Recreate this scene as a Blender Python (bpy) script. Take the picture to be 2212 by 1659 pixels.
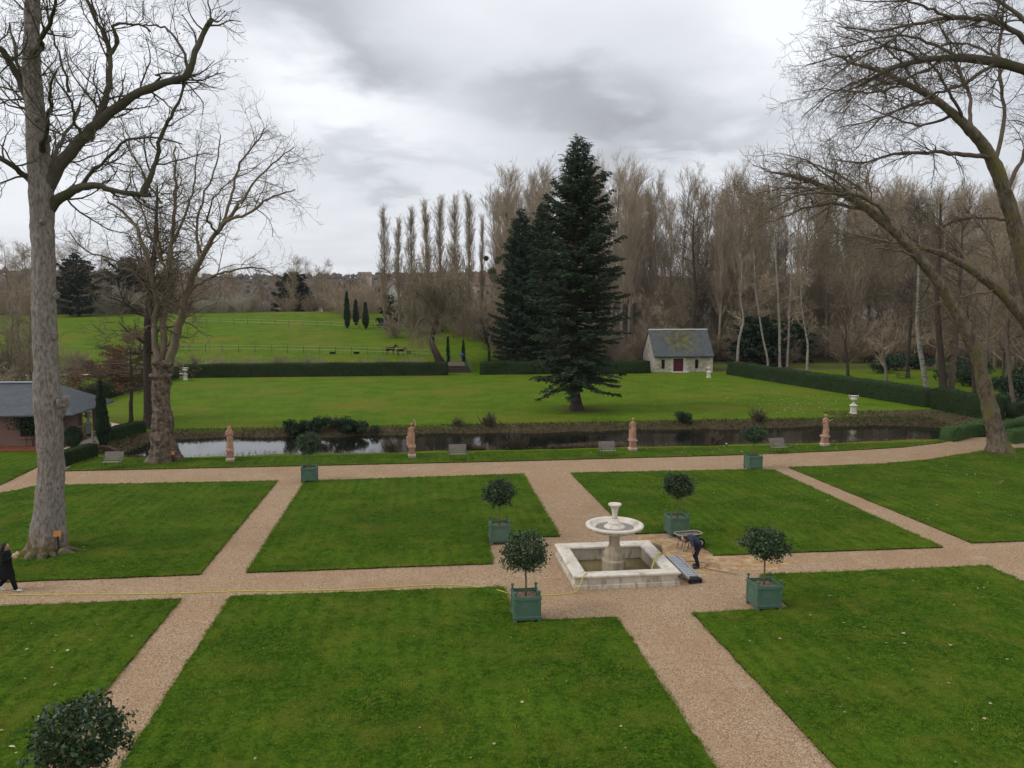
import bpy, bmesh, math, random
import numpy as np
from mathutils import Vector, Matrix, noise as mnoise

# ------------------------------------------------------------------ scene, camera, sky, sun, exposure
S = bpy.context.scene
for o in list(bpy.data.objects):
    bpy.data.objects.remove(o)
COL = S.collection
R = math.radians
CAM_H, YAW, PITCH, FOC = 9.6, R(7.0), R(5.4), 1661.0     # camera height in metres; heading right of the garden axis; tilt down; focal length for a 2212 wide frame

cam_d = bpy.data.cameras.new('camera')
cam_d.sensor_width = 36.0
cam_d.lens = 36.0 * FOC / 2212.0
cam_d.clip_start = 0.1
cam_d.clip_end = 6000
cam = bpy.data.objects.new('camera', cam_d)
COL.objects.link(cam)
cam.location = (0, 0, CAM_H)
cam.rotation_euler = (R(90) - PITCH, 0, -YAW)
S.camera = cam

SUN_AZ, SUN_EL = R(-98), R(44)        # azimuth measured from +Y (garden axis), negative = to the left
wd = bpy.data.worlds.new('World')
S.world = wd
wd.use_nodes = True

def build_world():
    nt = wd.node_tree
    nt.nodes.clear()
    N = nt.nodes.new
    L = nt.links.new
    out = N('ShaderNodeOutputWorld')
    sky = N('ShaderNodeTexSky')
    sky.sky_type = 'NISHITA'
    sky.sun_disc = False
    sky.sun_elevation = SUN_EL
    sky.sun_rotation = SUN_AZ
    bg1 = N('ShaderNodeBackground')
    bg1.inputs[1].default_value = 0.10
    L(sky.outputs[0], bg1.inputs[0])
    tc = N('ShaderNodeTexCoord')
    sep = N('ShaderNodeSeparateXYZ')
    L(tc.outputs['Generated'], sep.inputs[0])
    def math_(op, a, b=None):
        m = N('ShaderNodeMath')
        m.operation = op
        for i, v in enumerate((a, b)):
            if v is None:
                continue
            if isinstance(v, (int, float)):
                m.inputs[i].default_value = v
            else:
                L(v, m.inputs[i])
        return m.outputs[0]
    zc = math_('MAXIMUM', sep.outputs[2], 0.0)
    den = math_('ADD', zc, 0.16)
    cx = math_('DIVIDE', sep.outputs[0], den)
    cy = math_('DIVIDE', sep.outputs[1], den)
    comb = N('ShaderNodeCombineXYZ')
    L(cx, comb.inputs[0]); L(cy, comb.inputs[1])
    def noise(scale, detail, rough, vec, dist=0.0):
        n = N('ShaderNodeTexNoise')
        n.inputs['Scale'].default_value = scale
        n.inputs['Detail'].default_value = detail
        n.inputs['Roughness'].default_value = rough
        n.inputs['Distortion'].default_value = dist
        L(vec, n.inputs['Vector'])
        return n.outputs[0]
    n1 = noise(0.75, 7, 0.52, comb.outputs[0], 0.25)
    n2 = noise(2.6, 7, 0.55, comb.outputs[0], 0.3)
    # cloud banks, each a soft patch in azimuth and elevation with wind-torn edges
    az = math_('ARCTAN2', sep.outputs[0], sep.outputs[1])
    el = math_('ARCSINE', sep.outputs[2])
    wob = math_('MULTIPLY', math_('SUBTRACT', n1, 0.5), 0.34)
    wob2 = math_('MULTIPLY', math_('SUBTRACT', n2, 0.5), 0.26)
    az2 = math_('ADD', az, math_('ADD', wob, wob2))
    el2 = math_('ADD', el, math_('SUBTRACT', math_('MULTIPLY', wob, 0.45), wob2))
    total = math_('ADD', math_('MULTIPLY', math_('SUBTRACT', n1, 0.5), 0.62), 0.74)
    total = math_('ADD', total, math_('MULTIPLY', math_('SUBTRACT', n2, 0.5), 0.34))
    banks = [   # azimuth, elevation, widths (degrees), tilt, amount
        (-7, 20.3, 9, 2.4, -0.20, -0.42), (12, 14.4, 8, 2.6, -0.06, -0.50), (17, 11.0, 9, 1.7, 0.02, -0.28),
        (-3, 10.6, 7, 1.2, -0.12, -0.22), (27, 16.5, 6, 5, 0, 0.34), (-4, 14.6, 8, 2.0, -0.25, 0.26),
        (-23, 17, 7, 7, 0, 0.26), (24, 22, 9, 2.5, -0.1, 0.22), (45, 14, 10, 9, 0, -0.22), (-50, 20, 14, 7, 0, -0.25),
    ]
    for a, e, sa, se, tilt, amt in banks:
        da = math_('SUBTRACT', az2, R(a))
        de = math_('SUBTRACT', math_('SUBTRACT', el2, R(e)), math_('MULTIPLY', da, tilt))
        q = math_('ADD', math_('POWER', math_('DIVIDE', da, R(sa)), 2.0), math_('POWER', math_('DIVIDE', de, R(se)), 2.0))
        g = math_('EXPONENT', math_('MULTIPLY', q, -1.0))
        total = math_('ADD', total, math_('MULTIPLY', g, amt))
    ramp = N('ShaderNodeValToRGB')
    cr = ramp.color_ramp
    cr.elements[0].position = 0.08
    cr.elements[0].color = (0.33, 0.34, 0.36, 1)
    cr.elements[1].position = 1.0
    cr.elements[1].color = (0.90, 0.92, 0.955, 1)
    e = cr.elements.new(0.55)
    e.color = (0.60, 0.62, 0.665, 1)
    L(total, ramp.inputs[0])
    bg2 = N('ShaderNodeBackground')
    bg2.inputs[1].default_value = 1.0
    L(ramp.outputs[0], bg2.inputs[0])
    mix = N('ShaderNodeMixShader')
    mix.inputs[0].default_value = 0.93
    L(bg1.outputs[0], mix.inputs[1]); L(bg2.outputs[0], mix.inputs[2])
    L(mix.outputs[0], out.inputs[0])
build_world()

sun_d = bpy.data.lights.new('sun', 'SUN')
sun_d.energy = 1.15
sun_d.angle = R(22)
sun_d.color = (1.0, 0.96, 0.90)
sun = bpy.data.objects.new('sun', sun_d)
COL.objects.link(sun)
sd = Vector((math.sin(SUN_AZ) * math.cos(SUN_EL), math.cos(SUN_AZ) * math.cos(SUN_EL), math.sin(SUN_EL)))
sun.rotation_euler = sd.to_track_quat('Z', 'Y').to_euler()
sun.location = sd * 200

vs = S.view_settings
vs.view_transform = 'Standard'
vs.look = 'None'
vs.exposure = 0.22
vs.gamma = 1.0
vs.use_curve_mapping = False
S.cycles.max_bounces = 5
S.cycles.diffuse_bounces = 2
S.cycles.glossy_bounces = 3
S.cycles.transparent_max_bounces = 6
S.cycles.caustics_reflective = False
S.cycles.caustics_refractive = False

# ------------------------------------------------------------------ surveying: a sighted direction to a place on the ground or at a known distance
_f = Vector((math.sin(YAW) * math.cos(PITCH), math.cos(YAW) * math.cos(PITCH), -math.sin(PITCH)))
_r = Vector((math.cos(YAW), -math.sin(YAW), 0))
_u = _r.cross(_f)
def ray(px, py):
    return _f + _r * ((px - 1106) / FOC) + _u * ((829.5 - py) / FOC)
def G(px, py, z=0.0):
    d = ray(px, py)
    t = (CAM_H - z) / -d.z
    return Vector((d.x * t, d.y * t, z))
def P(px, py, Y):
    d = ray(px, py)
    t = Y / d.y
    return Vector((d.x * t, Y, CAM_H + d.z * t))

def px_radius(hw, pt):
    """true radius of a round limb that shows hw half-width at the given place"""
    d = Vector(pt) - Vector((0, 0, CAM_H))
    z, x = d.dot(_f), d.dot(_r)
    return hw * z / FOC * z / math.hypot(z, x)

# ------------------------------------------------------------------ materials
MATS = {}
def material(name, c1, c2=None, scale=3.0, rough=0.85, detail=5.0, c3=None, scale3=0.4, bump=0.0, bscale=None, spec=0.3,
             stretch=(1, 1, 1), rand=0.0, lo=0.35, hi=0.65, lo3=0.45, hi3=0.65, metallic=0.0, coord='Object', bdist=0.02):
    m = bpy.data.materials.new(name)
    m.use_nodes = True
    nt = m.node_tree
    N, L = nt.nodes.new, nt.links.new
    b = nt.nodes['Principled BSDF']
    b.inputs['Roughness'].default_value = rough
    b.inputs['Metallic'].default_value = metallic
    b.inputs['Specular IOR Level'].default_value = spec
    tc = N('ShaderNodeTexCoord')
    mp = N('ShaderNodeMapping')
    mp.inputs['Scale'].default_value = stretch
    if coord == 'World':
        gm = N('ShaderNodeNewGeometry')
        L(gm.outputs['Position'], mp.inputs[0])
    else:
        L(tc.outputs[coord], mp.inputs[0])
    def noise(sc, det):
        n = N('ShaderNodeTexNoise')
        n.inputs['Scale'].default_value = sc
        n.inputs['Detail'].default_value = det
        n.inputs['Roughness'].default_value = 0.6
        L(mp.outputs[0], n.inputs['Vector'])
        return n.outputs[0]
    def ramp(v, lo_, hi_):
        r = N('ShaderNodeMapRange')
        r.inputs[1].default_value = lo_
        r.inputs[2].default_value = hi_
        L(v, r.inputs[0])
        return r.outputs[0]
    def mixc(f, a, c):
        x = N('ShaderNodeMix')
        x.data_type = 'RGBA'
        if isinstance(f, float): x.inputs[0].default_value = f
        else: L(f, x.inputs[0])
        for i, v in ((6, a), (7, c)):
            if isinstance(v, tuple): x.inputs[i].default_value = (*v[:3], 1)
            else: L(v, x.inputs[i])
        return x.outputs[2]
    col = c1
    if c2 is not None:
        nz = noise(scale, detail)
        col = mixc(ramp(nz, lo, hi), c1, c2)
    if c3 is not None:
        col = mixc(ramp(noise(scale3, 4), lo3, hi3), col, c3)
    if rand > 0:
        oi = N('ShaderNodeObjectInfo')
        h = N('ShaderNodeHueSaturation')
        mr = N('ShaderNodeMapRange')
        mr.inputs[3].default_value = 1 - rand
        mr.inputs[4].default_value = 1 + rand
        L(oi.outputs['Random'], mr.inputs[0])
        L(mr.outputs[0], h.inputs['Value'])
        if isinstance(col, tuple): h.inputs['Color'].default_value = (*col, 1)
        else: L(col, h.inputs['Color'])
        col = h.outputs[0]
    if isinstance(col, tuple): b.inputs['Base Color'].default_value = (*col, 1)
    else: L(col, b.inputs['Base Color'])
    if bump > 0:
        bp = N('ShaderNodeBump')
        bp.inputs['Strength'].default_value = bump
        bp.inputs['Distance'].default_value = bdist
        L(noise(bscale or scale, 6), bp.inputs['Height'])
        L(bp.outputs[0], b.inputs['Normal'])
    MATS[name] = m
    return m

# ------------------------------------------------------------------ mesh tools
def raw_mesh(name, verts, faces):
    """verts (n,3), faces (m,3) or (m,4) index array or list of lists"""
    me = bpy.data.meshes.new(name)
    if isinstance(faces, np.ndarray):
        v = np.ascontiguousarray(verts, dtype=np.float32)
        k = faces.shape[1]
        me.vertices.add(len(v)); me.vertices.foreach_set('co', v.ravel())
        me.loops.add(faces.size); me.loops.foreach_set('vertex_index', np.ascontiguousarray(faces, dtype=np.int32).ravel())
        me.polygons.add(len(faces)); me.polygons.foreach_set('loop_start', np.arange(0, faces.size, k, dtype=np.int32))
        me.update(calc_edges=True)
    else:
        me.from_pydata([tuple(map(float, p)) for p in verts], [], faces)
        me.update()
    return me
def link(name, me, mat=None, parent=None, loc=None, smooth=False):
    o = bpy.data.objects.new(name, me)
    COL.objects.link(o)
    if mat is not None and me is not None and len(me.materials) == 0:
        me.materials.append(MATS[mat] if isinstance(mat, str) else mat)
    if smooth and me is not None:
        me.polygons.foreach_set('use_smooth', np.ones(len(me.polygons), dtype=bool))
    if parent is not None: o.parent = parent
    if loc is not None: o.location = loc
    return o
def tag(o, label=None, cat=None, group=None, kind=None):
    if label: o['label'] = label
    if cat: o['category'] = cat
    if group: o['group'] = group
    if kind: o['kind'] = kind
    return o
def thing(name, label, cat, loc=(0, 0, 0), rz=0.0, group=None):
    o = bpy.data.objects.new(name, None)
    COL.objects.link(o)
    o.empty_display_size = 0.2
    o.location = loc
    o.rotation_euler = (0, 0, rz)
    return tag(o, label, cat, group)
def copy_tree(o, parent=None):
    c = o.copy()
    COL.objects.link(c)
    c.parent = parent
    for ch in o.children:
        copy_tree(ch, c)
    return c

class MB:
    def __init__(s):
        s.v, s.f = [], []
    def add(s, v, f):
        n = len(s.v)
        s.v += [tuple(p) for p in v]
        s.f += [[i + n for i in q] for q in f]
        return s
    def box(s, c, size, rz=0.0, rx=0.0, ry=0.0, taper=1.0):
        x, y, z = size[0] / 2, size[1] / 2, size[2] / 2
        M = Matrix.Translation(c) @ Matrix.Rotation(rz, 4, 'Z') @ Matrix.Rotation(ry, 4, 'Y') @ Matrix.Rotation(rx, 4, 'X')
        vs_ = [(-x, -y, -z), (x, -y, -z), (x, y, -z), (-x, y, -z), (-x * taper, -y * taper, z), (x * taper, -y * taper, z), (x * taper, y * taper, z), (-x * taper, y * taper, z)]
        return s.add([M @ Vector(p) for p in vs_], [(0, 3, 2, 1), (4, 5, 6, 7), (0, 1, 5, 4), (1, 2, 6, 5), (2, 3, 7, 6), (3, 0, 4, 7)])
    def bar(s, a, b, w, h=None, up=(0, 0, 1)):
        a, b = Vector(a), Vector(b)
        h = h or w
        t = (b - a).normalized()
        u = t.cross(Vector(up))
        if u.length < 1e-3: u = t.cross(Vector((0, 1, 0)))
        u.normalize()
        w2 = u.cross(t)
        u, w2 = u * (w / 2), w2 * (h / 2)
        vs_ = [a - u - w2, a + u - w2, a + u + w2, a - u + w2, b - u - w2, b + u - w2, b + u + w2, b - u + w2]
        return s.add(vs_, [(0, 1, 2, 3), (7, 6, 5, 4), (0, 4, 5, 1), (1, 5, 6, 2), (2, 6, 7, 3), (3, 7, 4, 0)])
    def tube(s, pts, rad, n=8, caps=True, sx=1.0):
        pts = [Vector(p) for p in pts]
        if isinstance(rad, (int, float)): rad = [rad] * len(pts)
        ref = None
        base = len(s.v)
        for i, p in enumerate(pts):
            t = (pts[min(i + 1, len(pts) - 1)] - pts[max(i - 1, 0)]).normalized()
            if ref is None:
                ref = Vector((0, 0, 1)) if abs(t.z) < 0.9 else Vector((1, 0, 0))
                u = t.cross(ref).normalized()
            else:
                u = (u - t * u.dot(t)).normalized()
            w = t.cross(u)
            for k in range(n):
                a = 2 * math.pi * k / n
                s.v.append(tuple(p + (u * math.cos(a) + w * math.sin(a)) * rad[i]))
        m = len(pts)
        for i in range(m - 1):
            for k in range(n):
                a, b = base + i * n + k, base + i * n + (k + 1) % n
                s.f.append([a, b, b + n, a + n])
        if caps:
            s.f.append([base + k for k in range(n)][::-1])
            s.f.append([base + (m - 1) * n + k for k in range(n)])
        return s
    def lathe(s, prof, n=16, c=(0, 0, 0), sq=1.0, rot=0.0, flute=None):
        """profile of (radius, z); n = 4 with rot = pi/4 gives square work"""
        base = len(s.v)
        for r, z in prof:
            for k in range(n):
                a = 2 * math.pi * k / n + rot
                rr = r * (1 + (flute[1] * math.cos(flute[0] * a) if flute else 0))
                s.v.append((c[0] + rr * math.cos(a), c[1] + rr * math.sin(a) * sq, c[2] + z))
        m = len(prof)
        for i in range(m - 1):
            for k in range(n):
                a, b = base + i * n + k, base + i * n + (k + 1) % n
                s.f.append([a, b, b + n, a + n])
        s.f.append([base + k for k in range(n)][::-1])
        s.f.append([base + (m - 1) * n + k for k in range(n)])
        return s
    def ball(s, c, r, n=10, m=7):
        if isinstance(r, (int, float)): r = (r, r, r)
        base = len(s.v)
        s.v.append((c[0], c[1], c[2] - r[2]))
        for i in range(1, m):
            ph = -math.pi / 2 + math.pi * i / m
            for k in range(n):
                a = 2 * math.pi * k / n
                s.v.append((c[0] + r[0] * math.cos(ph) * math.cos(a), c[1] + r[1] * math.cos(ph) * math.sin(a), c[2] + r[2] * math.sin(ph)))
        s.v.append((c[0], c[1], c[2] + r[2]))
        top = len(s.v) - 1
        for k in range(n):
            k2 = (k + 1) % n
            s.f.append([base, base + 1 + k2, base + 1 + k])
            for i in range(m - 2):
                a = base + 1 + i * n
                s.f.append([a + k, a + k2, a + n + k2, a + n + k])
            a = base + 1 + (m - 2) * n
            s.f.append([a + k, a + k2, top])
        return s
    def build(s, name, mat, parent=None, smooth=False, loc=None, bevel=0.0):
        me = raw_mesh(name, s.v, s.f)
        if bevel > 0:
            bm = bmesh.new(); bm.from_mesh(me)
            bmesh.ops.bevel(bm, geom=bm.edges[:], offset=bevel, segments=1, affect='EDGES', profile=0.5)
            bm.to_mesh(me); bm.free()
        return link(name, me, mat, parent, loc, smooth)

def waves(p, scale, seed, n=7):
    """cheap smooth noise for arrays of points (n,3), about -1..1"""
    rg = np.random.default_rng(seed)
    out = np.zeros(len(p))
    for i in range(n):
        d = rg.normal(size=3); d /= np.linalg.norm(d)
        f = scale * (0.6 + 1.3 * rg.random())
        out += np.sin(p @ d * f + rg.random() * 6.28)
    return out / math.sqrt(n) * 0.9
def unit(v):
    return v / np.maximum(np.linalg.norm(v, axis=-1, keepdims=True), 1e-9)
def resample(pts, k):
    """smooth curve through control points, k samples"""
    p = np.array([tuple(q) for q in pts], float)
    d = np.concatenate([[0], np.cumsum(np.linalg.norm(np.diff(p, axis=0), axis=1))])
    q = np.vstack([2 * p[0] - p[1], p, 2 * p[-1] - p[-2]])
    t = np.linspace(0, d[-1], k)
    out = []
    for s_ in t:
        i = min(max(np.searchsorted(d, s_, side='right') - 1, 0), len(p) - 2)
        u = (s_ - d[i]) / max(d[i + 1] - d[i], 1e-9)
        a, b, c, e = q[i], q[i + 1], q[i + 2], q[i + 3]
        out.append(0.5 * ((2 * b) + (c - a) * u + (2 * a - 5 * b + 4 * c - e) * u * u + (3 * b - 3 * c + e - a) * u ** 3))
    return np.array(out)
def tubes(pts, rad, sides):
    """many tubes at once: pts (n,k,3), rad (n,k) -> verts, quads"""
    n, k, _ = pts.shape
    t = np.empty_like(pts)
    t[:, 1:-1] = pts[:, 2:] - pts[:, :-2]
    t[:, 0] = pts[:, 1] - pts[:, 0]
    t[:, -1] = pts[:, -1] - pts[:, -2]
    t = unit(t)
    mean = unit(pts[:, -1] - pts[:, 0])
    ref = np.eye(3)[np.argmin(np.abs(mean), axis=1)]
    u = unit(np.cross(t, ref[:, None, :]))
    w = np.cross(t, u)
    a = np.arange(sides) * 2 * math.pi / sides
    ring = u[:, :, None, :] * np.cos(a)[None, None, :, None] + w[:, :, None, :] * np.sin(a)[None, None, :, None]
    v = pts[:, :, None, :] + ring * rad[:, :, None, None]
    idx = np.arange(n * k * sides).reshape(n, k, sides)
    a0 = idx[:, :-1, :]
    a1 = np.roll(a0, -1, axis=2)
    b0 = idx[:, 1:, :]
    b1 = np.roll(b0, -1, axis=2)
    q = np.stack([a0, a1, b1, b0], axis=-1).reshape(-1, 4)
    return v.reshape(-1, 3), q

class Wood:
    """tapering limbs and twigs gathered into one mesh"""
    def __init__(s, seed):
        s.rg = np.random.default_rng(seed)
        s.v, s.q, s.n = [], [], 0
    def add(s, pts, rad, sides):
        v, q = tubes(pts, rad, sides)
        s.v.append(v); s.q.append(q + s.n); s.n += len(v)
    def limb(s, ctrl, r0, r1, k=20, sides=10, wob=0.0, power=1.0, collar=0.0):
        p = resample(ctrl, k)
        if wob > 0:
            p[1:] += np.cumsum(s.rg.normal(size=(k - 1, 3)), axis=0) * wob * 0.3 + s.rg.normal(size=(k - 1, 3)) * wob * 0.5
        r = r1 + (r0 - r1) * (1 - np.linspace(0, 1, k)) ** power
        r = r * (1 + collar * np.exp(-np.linspace(0, 1, k) * 14)) * (1 + .05 * s.rg.normal(size=k))
        s.add(p[None], r[None], sides)
        return p, r
    def grow(s, start, dirs, length, r0, steps, wob, trop, tip, sides):
        n = len(start)
        pts = np.empty((n, steps + 1, 3))
        pts[:, 0] = start
        d = dirs.copy()
        for i in range(steps):
            d = unit(d + s.rg.normal(size=(n, 3)) * wob + np.asarray(trop)[None] * (0.5 + i / steps))
            pts[:, i + 1] = pts[:, i] + d * (length / steps)[:, None]
        rad = r0[:, None] * (1 - np.linspace(0, 1, steps + 1)[None] * (1 - tip))
        s.add(pts, rad, sides)
        return pts, rad
    def branch(s, parents, levels):
        """parents: list of (pts (n,k,3), rad (n,k)); levels: dicts"""
        for lv in levels:
            nxt = []
            for pts, rad in parents:
                n, k, _ = pts.shape
                L = np.linalg.norm(np.diff(pts, axis=1), axis=2).sum(1)
                cnt = np.full(n, lv['n']) if 'n' in lv else np.maximum(1, np.round(L * lv['per_m'])).astype(int)
                who = np.repeat(np.arange(n), cnt)
                m = len(who)
                if m == 0: continue
                t = lv.get('t0', 0.15) + (lv.get('t1', 1.0) - lv.get('t0', 0.15)) * s.rg.random(m)
                f = t * (k - 1)
                i = np.minimum(f.astype(int), k - 2)
                fr = (f - i)[:, None]
                a, b = pts[who, i], pts[who, i + 1]
                pos = a + (b - a) * fr
                tan = unit(b - a)
                pr = rad[who, i] + (rad[who, i + 1] - rad[who, i]) * fr[:, 0]
                ref = np.eye(3)[np.argmin(np.abs(tan), axis=1)]
                u = unit(np.cross(tan, ref)); w = np.cross(tan, u)
                ph = s.rg.random(m) * 2 * math.pi
                ang = np.radians(lv['ang'] + lv.get('angv', 12) * s.rg.normal(size=m))
                side = u * np.cos(ph)[:, None] + w * np.sin(ph)[:, None]
                if 'flat' in lv: side[:, 2] *= lv['flat']
                d = unit(tan * np.cos(ang)[:, None] + unit(side) * np.sin(ang)[:, None])
                if 'len' in lv: ln = lv['len'] * (0.6 + 0.8 * s.rg.random(m)) * (1 - lv.get('shrink', 0.35) * t)
                else: ln = L[who] * lv['lenf'] * (0.6 + 0.7 * s.rg.random(m)) * (1 - lv.get('shrink', 0.35) * t)
                r0 = np.minimum(pr * lv.get('rf', 0.6), lv.get('rmax', 9.0))
                r0 = np.maximum(r0, lv.get('rmin', 0.004))
                nxt.append(s.grow(pos, d, ln, r0, lv['steps'], lv.get('wob', 0.15), lv.get('trop', (0, 0, 0)), lv.get('tip', 0.4), lv.get('sides', 3)))
            parents = nxt
        return parents
    def mesh(s, name, base=(0, 0, 0)):
        v = np.concatenate(s.v) - np.asarray(tuple(base))[None]
        return raw_mesh(name, v, np.concatenate(s.q))
    def build(s, name, mat, parent, base=(0, 0, 0), smooth=True):
        return link(name, s.mesh(name, base), mat, parent, smooth=smooth)

def leaf_cloud(rg, centres, size, aspect=0.55, up=0.0, sizev=0.4):
    """small pointed leaves (two triangles folded along the midrib as one quad) around the given points"""
    n = len(centres)
    d = rg.normal(size=(n, 3)); d[:, 2] += up; d = unit(d)
    e = unit(np.cross(d, rg.normal(size=(n, 3))))
    sz = (size * (1 - sizev + 2 * sizev * rg.random(n)))[:, None]
    nrm = np.cross(d, e)
    a = centres - d * sz * 0.5
    b = centres + e * sz * aspect * 0.5 + nrm * sz * 0.08
    c = centres + d * sz * 0.5
    f = centres - e * sz * aspect * 0.5 + nrm * sz * 0.08
    v = np.stack([a, b, c, f], axis=1).reshape(-1, 3)
    q = np.arange(n * 4).reshape(n, 4)
    return v, q
def join_arrays(parts):
    v, q, n = [], [], 0
    for a, b in parts:
        v.append(a); q.append(b + n); n += len(a)
    return np.concatenate(v), np.concatenate(q)
# ------------------------------------------------------------------ materials of the place
def grass_material(name, dark, mid, light, dry, fine=26.0, drylo=0.56, dryhi=0.72, bump=0.6, litter=None, dryscale=0.085, mow=0.0):
    m = bpy.data.materials.new(name)
    m.use_nodes = True
    nt = m.node_tree
    N, L = nt.nodes.new, nt.links.new
    b = nt.nodes['Principled BSDF']
    b.inputs['Roughness'].default_value = 0.9
    b.inputs['Specular IOR Level'].default_value = 0.03
    tc = N('ShaderNodeTexCoord')
    def noise(sc, det, ro=0.6):
        n = N('ShaderNodeTexNoise')
        n.inputs['Scale'].default_value = sc
        n.inputs['Detail'].default_value = det
        n.inputs['Roughness'].default_value = ro
        L(tc.outputs['Object'], n.inputs['Vector'])
        return n.outputs[0]
    def rng(v, lo, hi):
        r = N('ShaderNodeMapRange')
        r.inputs[1].default_value = lo; r.inputs[2].default_value = hi
        L(v, r.inputs[0])
        return r.outputs[0]
    def mix(f, a, c):
        x = N('ShaderNodeMix'); x.data_type = 'RGBA'
        L(f, x.inputs[0])
        for i, v in ((6, a), (7, c)):
            if isinstance(v, tuple): x.inputs[i].default_value = (*v, 1)
            else: L(v, x.inputs[i])
        return x.outputs[2]
    col = mix(rng(noise(0.32, 5), 0.38, 0.62), dark, mid)
    col = mix(rng(noise(fine, 5, 0.75), 0.42, 0.72), col, light)
    col = mix(rng(noise(4.2 if mow > 0 else 1.7, 6, 0.72), 0.50, 0.68), col, dark)
    col = mix(rng(noise(dryscale, 6, 0.62), drylo, dryhi), col, dry)
    if mow > 0:      # faint lines left by the mower, running away from the house
        wv = N('ShaderNodeTexWave'); wv.bands_direction = 'X'; wv.inputs['Scale'].default_value = 0.55; wv.inputs['Distortion'].default_value = 1.2; wv.inputs['Detail'].default_value = 3; wv.inputs['Detail Scale'].default_value = 0.6
        L(tc.outputs['Object'], wv.inputs['Vector'])
        mm = N('ShaderNodeMath'); mm.operation = 'MULTIPLY'; L(wv.outputs['Fac'], mm.inputs[0]); L(rng(noise(0.16, 3), 0.42, 0.62), mm.inputs[1])
        m3 = N('ShaderNodeMath'); m3.operation = 'MULTIPLY'; L(mm.outputs[0], m3.inputs[0]); m3.inputs[1].default_value = mow
        col = mix(m3.outputs[0], col, light)
        col = mix(rng(noise(0.55, 7, 0.7), 0.66, 0.74), col, (0.075, 0.062, 0.026))
    if litter:
        at = N('ShaderNodeAttribute'); at.attribute_name = 'litter'
        add = N('ShaderNodeMath'); add.operation = 'ADD'
        L(at.outputs['Fac'], add.inputs[0])
        w = N('ShaderNodeMath'); w.operation = 'MULTIPLY_ADD'
        L(noise(0.9, 6, 0.7), w.inputs[0]); w.inputs[1].default_value = 0.9; w.inputs[2].default_value = -0.45
        L(w.outputs[0], add.inputs[1])
        lit = mix(rng(noise(7.0, 5, 0.7), 0.35, 0.7), litter[0], litter[1])
        col = mix(rng(add.outputs[0], 0.35, 0.65), col, lit)
    L(col, b.inputs['Base Color'])
    bp = N('ShaderNodeBump')
    bp.inputs['Strength'].default_value = bump
    bp.inputs['Distance'].default_value = 0.05
    L(noise(fine * (.9 if mow > 0 else .45), 6, 0.75), bp.inputs['Height'])
    L(bp.outputs[0], b.inputs['Normal'])
    MATS[name] = m
grass_material('lawn_green', (0.013, 0.046, 0.003), (0.036, 0.088, 0.005), (0.108, 0.165, 0.014), (0.096, 0.110, 0.015), fine=12.0, drylo=0.49, dryhi=0.74, dryscale=0.55, mow=0.35)
grass_material('meadow_green', (0.046, 0.104, 0.006), (0.092, 0.152, 0.009), (0.142, 0.190, 0.016), (0.165, 0.142, 0.024), fine=9.0, drylo=0.5, dryhi=0.75,
               litter=((0.060, 0.044, 0.026), (0.150, 0.112, 0.070)))

def gravel_material():
    m = bpy.data.materials.new('gravel')
    m.use_nodes = True
    nt = m.node_tree
    N, L = nt.nodes.new, nt.links.new
    b = nt.nodes['Principled BSDF']
    b.inputs['Roughness'].default_value = 0.95
    b.inputs['Specular IOR Level'].default_value = 0.04
    tc = N('ShaderNodeTexCoord')
    vo = N('ShaderNodeTexVoronoi'); vo.inputs['Scale'].default_value = 38.0
    L(tc.outputs['Object'], vo.inputs['Vector'])
    ramp = N('ShaderNodeValToRGB')
    cr = ramp.color_ramp
    cr.elements[0].position = 0.0; cr.elements[0].color = (0.19, 0.108, 0.055, 1)
    cr.elements[1].position = 1.0; cr.elements[1].color = (0.56, 0.415, 0.275, 1)
    e = cr.elements.new(0.45); e.color = (0.375, 0.258, 0.164, 1)
    sp = N('ShaderNodeSeparateColor'); L(vo.outputs['Color'], sp.inputs[0])
    L(sp.outputs[0], ramp.inputs[0])
    def noise(sc, det):
        n = N('ShaderNodeTexNoise'); n.inputs['Scale'].default_value = sc; n.inputs['Detail'].default_value = det
        n.inputs['Roughness'].default_value = 0.65
        L(tc.outputs['Object'], n.inputs['Vector']); return n.outputs[0]
    def mixf(fac_src, lo, hi, a, c, amt=1.0):
        r = N('ShaderNodeMapRange'); r.inputs[1].default_value = lo; r.inputs[2].default_value = hi; r.inputs[4].default_value = amt
        L(fac_src, r.inputs[0])
        x = N('ShaderNodeMix'); x.data_type = 'RGBA'; L(r.outputs[0], x.inputs[0])
        L(a, x.inputs[6])
        x.inputs[7].default_value = (*c, 1)
        return x.outputs[2]
    col = mixf(noise(0.35, 6), 0.45, 0.70, ramp.outputs[0], (0.33, 0.205, 0.112), 0.6)
    col = mixf(noise(0.9, 5), 0.56, 0.74, col, (0.52, 0.40, 0.28), 0.45)
    col = mixf(noise(6.5, 6), 0.56, 0.76, col, (0.19, 0.115, 0.062), 0.7)
    L(col, b.inputs['Base Color'])
    bp = N('ShaderNodeBump'); bp.inputs['Strength'].default_value = 0.8; bp.inputs['Distance'].default_value = 0.02
    L(vo.outputs['Distance'], bp.inputs['Height']); bp.invert = True
    bp2 = N('ShaderNodeBump'); bp2.inputs['Strength'].default_value = 0.6; bp2.inputs['Distance'].default_value = 0.06
    L(noise(5.0, 6), bp2.inputs['Height']); L(bp.outputs[0], bp2.inputs['Normal'])
    L(bp2.outputs[0], b.inputs['Normal'])
    MATS['gravel'] = m
gravel_material()
material('soil_edge', (0.030, 0.020, 0.012), (0.075, 0.050, 0.028), 12, 1.0, spec=0.05)
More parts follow.
